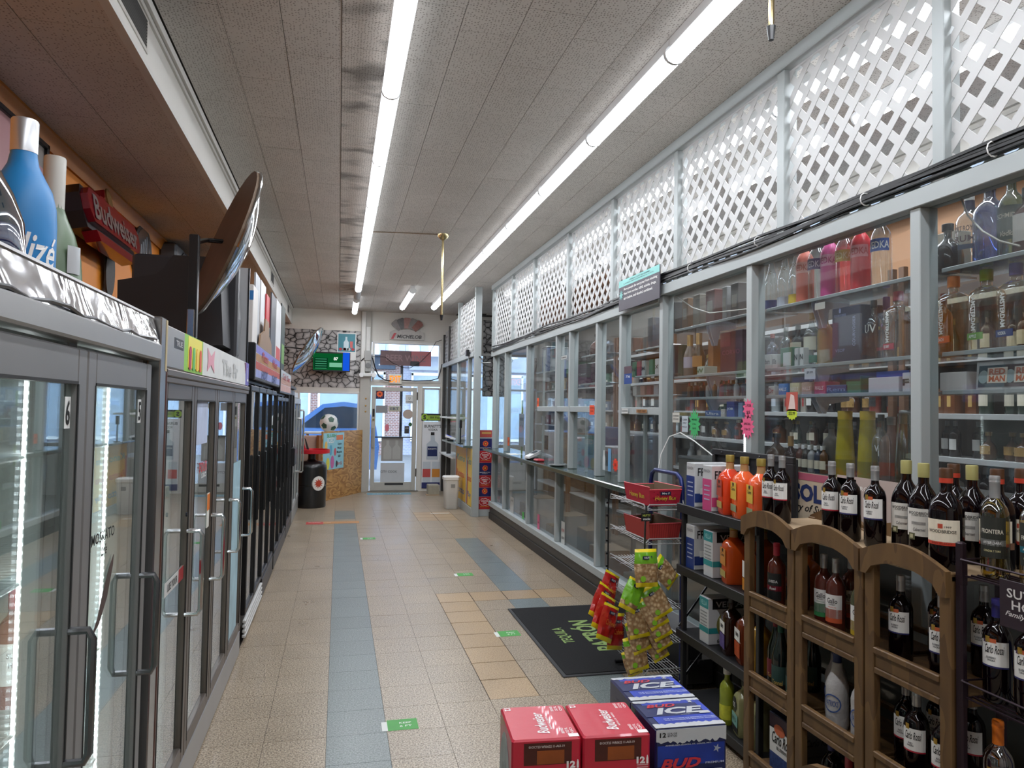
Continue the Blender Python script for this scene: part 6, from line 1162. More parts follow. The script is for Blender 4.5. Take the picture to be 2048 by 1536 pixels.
def bag(label, pos, rz, tilt, green=True, s=1.0, lean=0, window=.62):
    t = thing('snack_bag', label, 'snack bag', pos, 0, None); W2, H2 = .066*s, .10*s
    R = Matrix.Rotation(rz, 3, 'Z') @ Matrix.Rotation(lean, 3, 'X') @ Matrix.Rotation(tilt, 3, 'Y')
    def part(nm, v0, v1, mat, puff=1, k=6):
        mb = MB(); vs = []; fs = []
        for sd in (-1, 1):
            for j in range(k+1):
                v = v0+(v1-v0)*j/k
                for i in range(9):
                    u = -1+i/4; b = max(0, (1-u**4))*max(0, (1-(v*2-1)**4))**.8*.022*puff*(1+.3*math.sin(u*7+v*9+sd)); ed = 1-.05*math.cos(v*2*PI)
                    vs.append(R @ Vector((u*W2*ed, sd*(b+.0006), (v-1)*2*H2+.008*math.sin(u*3+v)*0)))
        n1 = (k+1)*9
        for sd in (0, 1):
            for j in range(k):
                for i in range(8):
                    a = sd*n1+j*9+i; f = (a, a+1, a+10, a+9); fs.append(f if sd == 0 else f[::-1])
        for j in range(k):
            for i in (0, 8): a = j*9+i; fs.append((a, a+9, n1+a+9, n1+a))
        obj(nm, mb.add(vs, fs), mat, t, smooth=True)
    top = GBAG if green else RBAG
    part('bottom_seal', 0, .12, YSE, 1, 2); part('clear_window' if green else 'bag_body', .12, window, NUT if green else RBAG); part('printed_top', window, .92, top); part('top_seal', .92, 1, YSE, 1, 2)
    ux = R @ Vector((1, 0, 0)); uz = R @ Vector((0, 0, 1)); fn = R @ Vector((0, -1, 0))
    sheet('navy_logo', t, R @ Vector((0, -.0185*s, -.045*s)), ux, uz, .055*s, .018*s, M('#1a2040', .4), off=.004); letters(t, 'NUTS', R @ Vector((0, -.0185*s, -.045*s)), ux, uz, .035*s, .010*s, WHITE, off=.0055)
    if green: shape('green_seal', t, ellipse(12, .016*s, .016*s, -.03*s), R @ Vector((0, -.020*s, -.155*s)), ux, uz, M('#7db32a', .4), off=.004)
    else: letters(t, 'Cashews', R @ Vector((0, -.021*s, -.10*s)), ux, uz, .08*s, .03*s, M('#d9782a', .4), shear=.2, off=.004)
    return t
t = thing('clip_strip', 'black clip strip with small header card hanging at the stand corner', 'strip', (1.795, 4.005, 1.12)); obj('strip', MB().tube([(0, 0, 0), (-.012, -.012, -.12), (-.022, -.02, -.75)], .006, 5), BLKM, t); obj('header_card', MB().bbox(-.036, .03, -.012, -.008, -.085, -.035, .001), M('#16161a', .4), t); letters(t, 'NUTTY', (-.003, -.012, -.05), UX, UZ, .05, .012, M('#c9d35a', .4)); letters(t, 'snacks', (-.003, -.012, -.07), UX, UZ, .045, .014, WHITE)
t = thing('clip_strip', 'black clip strip holding the red bags at the far stand corner', 'strip', (1.79, 4.61, 1.16)); obj('strip', MB().tube([(0, 0, 0), (0, -.005, -.9)], .005, 5), BLKM, t)
for k in range(9): obj('clip', MB().bbox(-.016, 0, -.008, .004, -.1-.085*k, -.085-.085*k, .002), BLKM, t)
def at(u, v, y): return on_y(u, v, y)
bags = [((1291, 1098), 3.955, 0, 0, .62, 1.04), ((1310, 1122), 4.0, .5, -.75, .8, .9), ((1276, 1160), 3.93, .3, .5, .25, .9), ((1296, 1172), 3.955, -.2, -.5, .6, .95), ((1292, 1192), 3.94, -.1, -.45, .62, .95), ((1300, 1216), 3.95, -.2, -.45, .62, .92), ((1270, 1204), 3.905, .1, -.12, .7, 1.0), ((1302, 1244), 3.95, -.2, -.5, .6, .85), ((1266, 1240), 3.92, .2, -.3, .66, .95), ((1264, 1272), 3.93, .1, -.2, .66, 1.0), ((1298, 1268), 3.97, -.3, -.5, .5, .8), ((1256, 1300), 3.96, .1, -.3, .6, .75)]
gn = ['topmost, hanging straight', 'second, swung out to the right', 'mostly green one folded to the left', 'upper right of the cluster', 'right side, second of its column', 'right side, third of its column', 'upright one showing whole nuts at the centre', 'right side, fourth of its column', 'left column, below the upright one', 'left column, wide lower one', 'lowest of the right column', 'lowest of all']
for bi, ((uv, y, rz, tl, win, s_), n_) in enumerate(zip(bags, gn)): bag('green and yellow peanut bag, '+n_, at(uv[0], uv[1], 3.80+.014*bi), rz*.5, tl, True, s_, -.12, win if bi in (0, 2) else max(win, .78))
for i, (u, v, y, tl) in enumerate(((1240, 1146, 4.50, .5), (1228, 1172, 4.44, .6), (1232, 1192, 4.38, .55), (1238, 1210, 4.32, .45), (1248, 1226, 4.38, .2))): bag('red snack bag with yellow edges, '+['topmost at the far strip', 'second down, leaning left', 'third down, leaning left', 'fourth down', 'lowest, nearly upright'][i], at(u-14, v, y), .45, tl, False, 1.12, -.1)
# ================================================================== BEER CASES
ZB = .247
def beer_case(kind, label, x, y, z, rz, full=True, group=None):
    t = thing('beer_case', label, 'beer case', (x, y, z), rz, group)
    if kind == 'red':
        W2, D2 = .1015, .1165; RC = M('#c22038', .35, var=.08, vs=5, bump=.15, bs=12, coat=.25)
        obj('carton', MB().bbox(-W2, W2, -D2, D2, 0, ZB-.001, .005), RC, t)
        if not full: return t
        zt = ZB-.001; W_ = M('#f0e8e6', .45)
        letters(t, 'Budweiser', (.0, -.01, zt), UY, (-1, 0, 0), .145, .036, W_, shear=.3); letters(t, 'KING OF BEERS', (.027, -.01, zt), UY, (-1, 0, 0), .09, .006, W_); letters(t, '12', (-.082, .095, zt), (0, -1, 0), UX, .024, .02, W_, bold=.04)
        for dx, dy in ((.07, .085), (.07, -.07)):
            for k in range(3): letters(t, ['BREWED', 'OZ FL', 'QD'][k], (dx+.014*k-.014, dy, zt), UY, (-1, 0, 0), .036, .009, W_)
        sheet('barcode_print', t, (.083, -.10, zt), UX, UY, .03, .02, W_)
        p = sheet('bottle_photo', t, (.004, -D2, .205), UX, UZ, .14, .062, M('#4a1a12', .4, var=.6, vs=14)); sheet('amber_glow', p, (.012, -D2, .195), UX, UZ, .08, .038, M('#8a4418', .4, var=.4, vs=20), off=.002)
        letters(t, '01OCT23 WR0622 11-A63-19', (.0, -D2, .226), UX, UZ, .105, .007, M('#d9c9c4', .5), off=.003); letters(t, '12', (.072, -D2, .172), UX, UZ, .026, .02, W_, off=.003, bold=.05)
        shape('bottle_icon', t, [(-.003, -.012), (.003, -.012), (.003, .003), (.001, .012), (-.001, .012), (-.003, .003)], (.092, -D2, .173), UX, UZ, W_, off=.003)
        for k in range(3): sheet('small_print', t, (.078, -D2, .157-.007*k), UX, UZ, .034, .003, M('#d9a0a4', .5))
        arc_ = [(-.078, 0), (-.07, .035), (-.035, .052), (0, .055), (.035, .052), (.07, .035), (.078, 0), (.066, -.09), (-.066, -.09)]
        shape('silver_surround', t, arc_, (0, -D2, .095), UX, UZ, M('#aab0b2', .35, .4, var=.3, vs=40), off=.0015); shape('hand_hole', t, [(-.058, -.08), (.058, -.08), (.056, .02), (.04, .036), (0, .04), (-.04, .036), (-.056, .02)], (0, -D2, .095), UX, UZ, M('#060606', .5), off=.003)
        shape('grey_emblem', t, [(.108*math.cos(PI*k/12), .215*math.sin(PI*k/12)) for k in range(13)], (-W2, .005, .0), (0, -1, 0), UZ, M('#a3a8a6', .4, var=.3, vs=30), off=.0015)
        shape('emblem_ring', t, [(.07*math.cos(PI*k/12), .13*math.sin(PI*k/12)) for k in range(13)], (-W2, .005, .0), (0, -1, 0), UZ, M('#8b908e', .4, var=.3, vs=30), off=.003)
    else:
        W2, D2 = .115, .101; BC = M('#0f1a4c', .35, var=.2, vs=5, coat=.25); SV = M('#d5d8dc', .25, .4)
        obj('carton', MB().bbox(-W2, W2, -D2, D2, 0, ZB-.001, .005), BC, t)
        if not full: return t
        zt = ZB-.001; rj = random.Random(3)
        def jag(nm, y0, y1, c, u, v, jy, flip=1):
            pts = [(-W2+.002, y0), (W2-.002, y0)]+[(W2-.002-i*(2*W2-.004)/30, y1+flip*rj.uniform(-.004, .006)) for i in range(31)]
            shape(nm, t, pts if flip > 0 else pts[::-1], c, u, v, SV, off=.0018)
        sheet('blue_glow', t, (.01, .01, zt), UX, UY, .2, .17, M('#2039a0', .35, var=.7, vs=11)); sheet('dark_field', t, (-.01, .022, zt), UX, UY, .2, .085, M('#141e52', .35, var=.3, vs=12), off=.0016)
        jag('frost_edge', -D2+.002, -.075, (0, 0, zt), UX, UY, 0); jag('frost_edge', D2-.002, .085, (0, 0, zt), UX, UY, 0, -1)
        letters(t, 'BUD', (-.035, .052, zt), UX, UY, .10, .024, M('#b8222e', .35), shear=.35, bold=.03, off=.003); letters(t, 'ICE', (.012, .012, zt), UX, UY, .17, .048, SV, shear=.3, bold=.04, off=.003); letters(t, 'BEER', (.02, -.02, zt), UX, UY, .03, .004, SV, off=.003)
        sheet('vol_box', t, (.085, -.012, zt), UX, UY, .036, .018, SV, off=.0035)
        for k in range(2): letters(t, 'OUR EXCLUSIVE ICE BREWING PROCESS', (.02, -.044-.010*k, zt), UX, UY, .17, .005, M('#c9d2ee', .4), off=.003)
        shape('star_print', t, star(5, .004, .010), (.075, .07, zt), UX, UY, SV, off=.003)
        jag('frost_band', .243, .205, (0, -D2, 0), UX, UZ, 0, -1)
        sheet('blue_glow', t, (0, -D2, .165), UX, UZ, .215, .06, M('#1c3690', .35, var=.8, vs=9)); letters(t, '12', (-.092, -D2, .228), UX, UZ, .02, .014, INK, off=.003, bold=.03); letters(t, '12 FL OZ', (-.062, -D2, .231), UX, UZ, .03, .005, INK, off=.003); letters(t, 'BOTTLES', (-.062, -D2, .224), UX, UZ, .03, .005, INK, off=.003)
        letters(t, 'ANHEUSER-BUSCH, ST. LOUIS, MO.', (-.01, -D2, .196), UX, UZ, .15, .005, SV, off=.003); shape('star_print', t, star(5, .005, .013), (.082, -D2, .178), UX, UZ, M('#9aa0b0', .35), off=.003)
        letters(t, 'BUD', (-.035, -D2, .142), UX, UZ, .13, .03, M('#c8303a', .35), shear=.3, bold=.04, off=.003); letters(t, 'PREMIUM', (.075, -D2, .138), UX, UZ, .06, .006, M('#b8bed2', .4), off=.003); letters(t, 'ICE', (.0, -D2, .085), UX, UZ, .2, .07, SV, shear=.3, bold=.05, off=.003)
        for k in range(2): letters(t, 'RESPONSIBLE', (-W2, .0, .20-.03*k), (0, -1, 0), UZ, .09, .008, M('#5a6078', .5), off=.002)
    return t
spots = [('red', .613, 2.135, -.08), ('red', .822, 2.119, -.08), ('ice', 1.066, 2.320, -.035), ('ice', 1.058, 2.112, -.035)]
nm = ['red twelve pack beer case, left of the two on its stack', 'red twelve pack beer case, right of the two beside the blue cases', 'blue and silver beer case, rear one of the two', 'blue and silver beer case, front one of the two']
for (k, x, y, r), n_, ns_ in zip(spots, nm, ('left red', 'right red', 'rear blue', 'front blue')):
    beer_case(k, n_, x, y, 2*ZB, r)
    for i in range(2): beer_case(k, 'unprinted beer case at the %s of the %s stack' % (['bottom', 'middle'][i], ns_), x, y, i*ZB, r, False)
t = thing('wooden_display_edge', 'small curved wooden display top beside the front blue beer case', 'rack', (1.62, 2.15, 0)); obj('arch_top', MB().prism([(-.16, .38), (.16, .38), (.16, .42), (.08, .47), (0, .49), (-.08, .47), (-.16, .42)], lambda a, b, d: (d, a, b), 0, .03), WD, t); obj('leg', MB().bbox(0, .03, -.16, -.12, 0, .39, .003), WD, t); obj('leg', MB().bbox(0, .03, .12, .16, 0, .39, .003), WD, t)
# ================================================================== BEHIND THE PARTITION GLASS
SHG = GLASS('#cfd6d8', .6, 3, .10, .05, .10)
spans = [(1.30, 2.45), (2.53, 3.695), (3.775, 4.87)]
sname = ['nearest', 'second', 'third']; lev = [(2.29, 'top'), (1.945, 'middle'), (1.79, 'lower')]
for (a, b), n_ in zip(spans, sname):
    for z, l in lev:
        t = thing('glass_shelf', 'thick acrylic %s shelf on brackets in the %s glazed bay' % (l, n_), 'shelf', (2.4, a, z)); o = (2.4, a, z)
        obj('board', MB(o).bbox(2.40, 2.66, a, b, z-.012, z, .003), SHG, t); obj('front_edge', MB(o).bbox(2.394, 2.40, a, b, z-.016, z+.002, .002), M('#8f9698', .35), t)
        m = (a+b)/2+(.19 if a == 2.53 else .1)
        for s_ in (-.018, .018): obj('bracket', MB(o).prism([(2.42, z-.013), (2.42, z-.03), (2.46, z-(.15 if z > 1.8 else .10)), (2.48, z-(.15 if z > 1.8 else .10)), (2.50, z-.05), (2.62, z-.03), (2.62, z-.013)], lambda p, q, d: (p, m+s_+d, q), -.003, .003), M('#b9c0d0', .35, .3), t)
for a, b, zs, lab in ((4.98, 5.64, (2.2, 1.98, 1.82), 'behind the warning sign bay'), (6.36, 7.03, (2.24, 1.96), 'in the bay with the maroon box'), (7.62, 8.75, (2.15,), 'in the bay above the card reader')):
    for i, z in enumerate(zs):
        t = thing('glass_shelf', 'clear shelf %s, %s one' % (lab, ['top', 'second', 'third'][i]), 'shelf', (2.42, a, z)); obj('board', MB((2.42, a, z)).bbox(2.42, 2.66, a, b, z-.01, z, .003), SHG, t); obj('front_edge', MB((2.42, a, z)).bbox(2.414, 2.42, a, b, z-.013, z+.002, .002), M('#9aa1a2', .4), t)
def yx(u, x, v=700): return on_x(u, v, x).y
CLEAR = CLR('#eef2f2', .10)
def shelfbottle(label, u, x, z, R, H, prof, body, cap, **k):
    return bottle(label, (x, yx(u, x), z), R, H, prof, body, cap, face=FA-.15, **k)
def vodka(label, u, body, bandc, word, wc, x=2.475, H=.33):
    return shelfbottle(label, u, x, 2.2905, .047, H, svk_prof, body, M('#d9dadb', .4) if body is CLEAR else body, capf=.06, capr=1.05, rings=False, lab=(.50, .68, M(bandc, .45), 1.25), txt=((word, .59, .115, .034, M(wc, .45)),))
vodka('clear vodka bottle with blue band, rightmost on the top shelf of the second bay', 1763, CLEAR, '#3a5aa8', 'SVEDKA', '#e9ecf0'); vodka('bright red vodka bottle beside the blue banded one', 1722, M('#d3162c', .3), '#e58a94', 'SVEDKA', '#c01828')
vodka('pink vodka bottle with gold band on the top shelf', 1690, GLASS('#f0a0b0', .9, 2.6, .15, .03), '#c8a23a', 'SVEDKA', '#e9d9a0'); vodka('magenta vodka bottle with pale band on the top shelf', 1660, M('#d8559a', .3), '#eaa6c8', 'SVEDKA', '#c03a86')
vodka('clear vodka bottle with purple band on the top shelf', 1634, CLEAR, '#5a4578', 'SVEDKA', '#d9cfe6'); vodka('peach coloured vodka bottle on the top shelf', 1610, M('#e8806e', .3), '#f0b0a4', 'SVEDKA', '#d86a5a')
for i, (u, c_, bc) in enumerate(((1593, '#e9c83a', '#d9a23a'), (1570, '#c9cfe0', '#3a4568'), (1543, '#39457e', '#4a5a9a'))):
    b = shelfbottle('tall clear vodka bottle with %s, top shelf of the second bay' % ['yellow foot and gold ball', 'white foot and blue dot', 'blue foot'][i], u, 2.47, 2.2905, .043, .335, champ_prof, CLEAR, M('#9a9a9c', .3, .5), capf=.1, rings=False, lab=(.03, .18, M(c_, .5), 1.3), txt=(('CIROC', .66, .05, .02, M('#7a5a3a', .5)),)); shape('round_mark', b, ellipse(12, .017, .017), (.045*math.cos(FA-.1), .045*math.sin(FA-.1), .30), (-math.sin(FA-.1), math.cos(FA-.1), 0), UZ, M(bc, .4), off=.004)
t = thing('liquor_carton', 'cream carton standing deep on the top shelf of the second bay', 'box', (2.6, 2.60, 2.2905)); obj('carton', MB().bbox(-.04, .05, -.05, .05, 0, .2, .003), M('#b5b0a2', .5), t); letters(t, 'CAZADORES', (-.04, 0, .1), UZ, UY, .15, .014, INK)
# nearest bay, top
shelfbottle('squat black decanter bottle, leftmost on the top shelf of the nearest bay', 1897, 2.48, 2.2905, .058, .205, flask_prof, M('#15161a', .12, coat=.4), M('#1b1c22', .4), capf=.14, capr=1.1, rings=False)
b = shelfbottle('clear rum bottle with printed lettering on the top shelf of the nearest bay', 1941, 2.50, 2.2905, .052, .32, round_prof, CLEAR, M('#e3e3e0', .4), capf=.12, rings=False, txt=(('PORT ROYAL', .50, .10, .022, M('#3a2a38', .5)), ('RUM', .37, .08, .026, M('#4a1a2e', .5)))); obj('neck_label', MB().lathe([(.021, .235), (.019, .28)], 14), M('#2c3050', .4), b, smooth=True); obj('island_print', MB().arc(.052, .075, .095, FA-.7, FA+.4), M('#5a6a86', .5), b)
shelfbottle('large pale blue vodka bottle on the top shelf of the nearest bay', 1982, 2.50, 2.2905, .060, .345, round_prof, GLASS('#8fa6e0', .9, 2.6, .14, .02), M('#1d2038', .4), capf=.15, rings=False)
shelfbottle('dark green labelled vodka bottle at the right of the nearest top shelf', 2026, 2.49, 2.2905, .048, .345, round_prof, GLASS('#a9c4b4', .9, 2.6, .12, .03), M('#a08a4a', .35, .4), capf=.08, rings=False, lab=(.20, .58, M('#1c4034', .45), 1.2), txt=(('SCHMIDT', .47, .08, .018, M('#d9d3c0', .4)), ('Vodka', .27, .05, .02, M('#d9d3c0', .4), .3)))
shelfbottle('brown liqueur bottle with oval white label cut by the right edge', 2058, 2.50, 2.2905, .05, .26, round_prof, M('#4a2218', .15), BLKM, capf=.14, rings=False, lab=(.2, .6, LBW, .9))
# tall square vodka bottles
def amst(label, u, x, z, capc, bandc, word, H=.325, R=.05):
    b = bottle(label, (x, yx(u, x), z), R, H, sq_tall, CLR('#ece8da', .12), M(capc, .4), .14, 1.1, sqr=True, rings=False, rz=-.15, lab=(.14, .225, M(bandc, .45), 1)); letters(b, 'AMSTERDAM', (-R, .008, .46*H), (0, 0, -1), (0, -1, 0), .135, .024, M('#e9e9e6', .4), off=.002, bold=.03); letters(b, word, (-R-.002, .01, .182*H), (0, -1, 0), UZ, .04, .013, WHITE, off=.002); return b
amst('square vodka bottle with orange cap and peach band, nearest bay', 1908, 2.49, 1.9455, '#d8782a', '#e0662a', 'PEACH'); amst('square vodka bottle with green cap and apple band, nearest bay', 1974, 2.49, 1.9455, '#7d9a32', '#6a9a3a', 'APPLE'); amst('square vodka bottle with purple cap and navy band, nearest bay', 2034, 2.49, 1.9455, '#4a3a88', '#2a3a72', 'VODKA')
shelfbottle('amber bottle with red cap behind the peach vodka bottle', 1888, 2.58, 1.9455, .035, .28, wine_prof, M('#b06a2a', .2), M('#8a2a2e', .4), capf=.18)
amst('square vodka bottle with red cap and berry band in the second bay', 1797, 2.49, 1.9455, '#a5283e', '#b8283c', 'RED BERRY', .31, .048)
b = shelfbottle('clear vodka bottle with black cap and outlined letters in the second bay', 1748, 2.48, 1.9455, .040, .29, round_prof, CLEAR, BLKM, capf=.13, rings=False, txt=(('UV', .52, .055, .04, WHITE),)); letters_round(b, 'U', .04, FA-.4, .15, .022, .036, M('#2a2a2c', .4), off=.002)
b = shelfbottle('pale bottle with purple cap and coloured rings in the second bay', 1773, 2.55, 1.9455, .042, .31, wine_prof, CLR('#e9e6ea', .2), M('#6a3a8e', .4), capf=.2)
for i, h in enumerate(('#c8a23a', '#7a4a9a', '#c83a3a', '#3a8a6a')): obj('ring_print', MB().arc(.042, .15+.012*(i % 2), .165+.012*(i % 2), FA-.6+.35*i, FA-.4+.35*i, n=3), M(h, .4), b)
obj('red_band', MB().arc(.042, .05, .065, FA-1.2, FA+1.2), M('#b8324a', .4), b)
t = thing('gift_box', 'large dark navy liquor gift box in the second bay', 'box', (2.5, yx(1700, 2.45), 1.9455)); y_ = yx(1700, 2.45); w2 = (yx(1668, 2.42)-yx(1733, 2.42))/2*.88; o = tuple(t.location)
obj('carton', MB().bbox(-.075, .06, -w2, w2, 0, .275, .003), M('#1a1d3e', .4, var=.12), t); letters(t, 'COURVOISIER', (-.075, .04, .235), (0, -1, 0), UZ, .09, .012, M('#8088b0', .4)); letters(t, 'VSOP', (-.075, .04, .06), (0, -1, 0), UZ, .07, .016, M('#6a729c', .4)); letters(t, 'COURVOISIER', (-.075, -.06, .15), UZ, UY, .15, .02, M('#8088b0', .4)); shape('emblem', t, [(-.006, -.01), (.006, -.01), (.008, .005), (0, .014), (-.008, .005)], (-.075, .04, .258), (0, -1, 0), UZ, M('#8088b0', .4))
shelfbottle('gold tequila bottle with brown cap in the second bay', 1651, 2.52, 1.9455, .042, .30, round_prof, M('#8f7a48', .15), M('#5a3a24', .4), capf=.16); shelfbottle('clear tequila bottle with pale label and green foot in the second bay', 1624, 2.49, 1.9455, .042, .29, round_prof, CLEAR, M('#b5a58a', .4), capf=.12, rings=False, lab=[(.30, .55, M('#c9c6b4', .5), 1.1), (.06, .2, M('#3f7f68', .4), 1.2)])
shelfbottle('dark whiskey bottle with cream label in the second bay', 1596, 2.56, 1.9455, .042, .25, round_prof, M('#2c221e', .2), M('#c9c9c6', .4), capf=.1, lab=(.15, .6, LBC, 1.0), rings=False); shelfbottle('green glass gin bottle in the second bay', 1572, 2.60, 1.9455, .036, .26, wine_prof, GLASS('#9ac4b0', .9, 2.6, .12, .03), M('#d0d2d2', .4), capf=.1); shelfbottle('blue grey bottle with diamond marks at the left of the second bay', 1545, 2.58, 1.9455, .036, .23, round_prof, GLASS('#9aa4c8', .9, 2.6, .12, .03), M('#b5503a', .4), capf=.12)
def pack(label, u, x, z, w_, h_, d_, col, txt=None, tc='#1c1c20', name='carton', cat='box', th=.03, shear=0, band=None, u1=None):
    y = yx(u, x); t = thing(name, label, cat, (x, y, z)); obj('box', MB().bbox(0, d_, -w_/2, w_/2, 0, h_, .002), M(col, .45, var=.05), t)
    if band: sheet('colour_band', t, (0, 0, h_*band[1]), (0, -1, 0), UZ, w_*.98, h_*band[2], M(band[0], .45))
    if txt: letters(t, txt, (0, 0, h_*.5), (0, -1, 0), UZ, w_*.8, th, M(tc, .45), shear=shear, off=.002)
    return t
pack('white flat carton with small black print, left end of the second bay', 1532, 2.42, 1.9455, .10, .085, .12, '#c9c9c7', 'Marlboro'); pack('white carton beside the green one in the second bay', 1549, 2.425, 1.9455, .05, .08, .1, '#cfcfcd', '100s')
t = pack('green and white menthol carton in the second bay', 1572, 2.42, 1.9455, .105, .11, .1, '#2c6a4c'); sheet('white_panel', t, (0, -.01, .045), (0, -1, 0), UZ, .07, .075, M('#c3c9ca', .5)); pack('upright white pack beside the green carton', 1592, 2.42, 1.9455, .03, .10, .06, '#c9cbcc', 'N'); pack('second upright white pack beside the green carton', 1603, 2.42, 1.9455, .03, .10, .06, '#d2d4d4', 'N')
zl = 1.7905
t = pack('white box of drops with red print, leftmost on the lower shelf', 1543, 2.42, zl, .06, .055, .08, '#c9c5c2', 'Dr', '#a03a3a', 'candy_box')
for u, c_, tc, l in ((1566, '#1f6fc0', '#dfe8f2', 'blue cough drop box on the lower shelf'), (1589, '#c9c2a0', '#f0f0ea', 'cream cough drop box right of the blue one'), (1613, '#b59a90', '#f0e6e0', 'tan cough drop box left of the pink one'), (1639, '#b83a68', '#f3d9e2', 'pink cough drop box on the lower shelf')): pack(l, u, 2.42, zl, .085, .065, .09, c_, 'HALLS', tc, 'candy_box', th=.02, shear=.15)
pack('long dark blue tobacco box lying on the lower shelf', 1672, 2.43, zl, .17, .045, .09, '#27477a', 'Rem', '#6a86b8', 'candy_box', th=.02); pack('green box with black top and barcode on the lower shelf', 1706, 2.43, zl, .10, .085, .1, '#256a48', band=('#191a1a', .85, .3)); t = pack('white twin box below a blue band on the lower shelf', 1766, 2.42, zl, .19, .07, .1, '#c6c6d2'); sheet('blue_back', t, (.05, 0, .075), (0, -1, 0), UZ, .2, .05, M('#2450a8', .45)); pack('small white box at the right end of the lower shelf', 1812, 2.42, zl, .045, .085, .1, '#c9c9d0', 'F')
pack('white plain carton on the lower shelf of the nearest bay', 1905, 2.42, zl, .13, .075, .1, '#c3bfbe')
for u, l, c_ in ((1985, 'silver edged tobacco pouch with bold lettering on the lower shelf', '#1c3a46'), (2040, 'second tobacco pouch behind, cut by the right edge', '#3a2228')):
    y = yx(u, 2.43); t = thing('tobacco_pouch', l, 'pouch', (2.43, y, zl)); obj('pouch', MB().hexa([(0, -.075, 0), (.04, -.075, 0), (.04, .075, 0), (0, .075, 0), (.012, -.08, .11), (.02, -.08, .11), (.02, .08, .11), (.012, .08, .11)]), M('#b9bcbe', .3, .4), t)
    nv = Vector((0, -1, 0)); vv = Vector((.012, 0, .11)).normalized(); sheet('print', t, (.006, 0, .052), nv, vv, .135, .085, M(c_, .45)); sheet('inner_panel', t, (.006, -.015, .055), nv, vv, .085, .06, M('#cfc6ba', .45), off=.002); letters(t, 'RED', (.0075, -.015, .069), nv, vv, .07, .024, M('#b8705a', .45), off=.003, bold=.04); letters(t, 'MAN', (.0055, -.015, .042), nv, vv, .07, .024, M('#b8603a', .45), off=.003, bold=.04); shape('round_seal', t, ellipse(14, .022, .026), (.006, .045, .05), nv, vv, M('#8fa0a4', .45), off=.002)
# third bay
for i, (u, c_, R, H) in enumerate(((1352, '#3c3a3a', .045, .30), (1378, '#7a5a3c', .045, .28), (1402, '#8a8478', .05, .33), (1432, '#6a3430', .06, .3), (1455, '#9a9a9c', .03, .36), (1478, '#5f5a58', .045, .3))):
    y = yx(u, 2.5); t = thing('liquor_carton', 'dim liquor carton on the top shelf of the third bay, %s from the left' % ordn[i], 'box', (2.5, y, 2.2905)); obj('carton', MB().bbox(-R*.8, R*.8, -R, R, 0, min(H, .235), .003), M(c_, .5, var=.25, vs=12), t); sheet('label', t, (-R*.8, 0, .12), (0, -1, 0), UZ, R*1.2, .08, M('#8f8a80', .5))
for i, (u, c_) in enumerate(((1380, '#b9b2c4'), (1398, '#b5824a'))):
    b = shelfbottle(['gold foiled sparkling wine bottle with pale lilac label', 'gold foiled sparkling wine bottle with amber label'][i], u, 2.46, 1.9455, .045, .30, champ_prof, M('#4a3a22' if i else '#7a7068', .2), M('#b8925a', .35, .6), capf=.42, capr=1.5, rings=False, lab=(.2, .46, M(c_, .45), 1.2))
for i, (u, h) in enumerate(((1345, '#26304c'), (1360, '#2a4a3c'), (1421, '#9a6a4a'))): pack(['navy draped bottle bag at the left of the third bay', 'green carton with yellow roundel in the third bay', 'slim copper carton in the third bay'][i], u, 2.50, 1.9455, .07, .25, .09, h)
t = pack('large maroon liquor gift box in the third bay', 1462, 2.46, 1.9455, .27, .27, .12, '#4a1830', 'CORVO', '#7a3a54', 'gift_box'); sheet('red_flap', t, (0, .07, .22), (0, -1, 0), UZ, .13, .09, M('#6a1c34', .45)); pack('white carton with green leaf marks in the third bay', 1400, 2.43, 1.9455, .12, .06, .1, '#b9c4b8', 'W', '#4a7a56')
MINI = [M(h, .2, var=.15) for h in ('#5a2a1e', '#2a2422', '#9a9a9c', '#28344a', '#6a4a2e', '#7a2a30')]
k = 0
for i in range(22):
    y = 3.84+i*.045; t = thing('miniature_bottle', 'miniature liquor bottle on the lower shelf of the third bay, %d of the row from the near end' % (i+1), 'bottle', (2.45+.04*(i % 2), y, zl), 0, 'miniatures in the third bay'); t['label'] = 'miniature liquor bottle on the third bay lower shelf, %s from the near end' % nth(i)
    obj('body', MB().lathe(wine_prof(.016, .11), 10), MINI[(i*5+i//3) % 6], t, smooth=True); obj('cap', MB().lathe([(.007, .088), (.007, .11)], 8), M(['#c9c9c6', '#1c1c1c', '#b03a3a'][i % 3], .4), t)
t = thing('glass_shelf', 'lowest clear shelf of the third bay carrying small boxes', 'shelf', (2.4, 3.78, 1.66)); obj('board', MB().bbox(0, .24, 0, 1.08, -.01, 0, .003), SHG, t); obj('front_edge', MB().bbox(-.006, 0, 0, 1.08, -.013, .002, .002), M('#9aa1a2', .4), t)
for u, w_, h_, c_, tx, l in ((1360, .16, .025, '#b5a05a', None, 'flat yellow edged box on the lowest shelf'), (1388, .10, .022, '#b08a3a', None, 'flat orange box on the lowest shelf'), (1426, .2, .04, '#3a5a9a', 'Ultra', 'long blue box on the lowest shelf'), (1446, .05, .05, '#c9c2bc', 'O', 'small white box with red ring on the lowest shelf'), (1461, .09, .10, '#2a3fa0', 'JOB', 'upright royal blue rolling paper box'), (1481, .05, .09, '#7a9ac8', None, 'pale blue box at the end of the lowest shelf')): pack(l, u, 2.42, 1.6605, w_, h_, .1, c_, tx, '#dfe4f0', 'candy_box', th=.018)
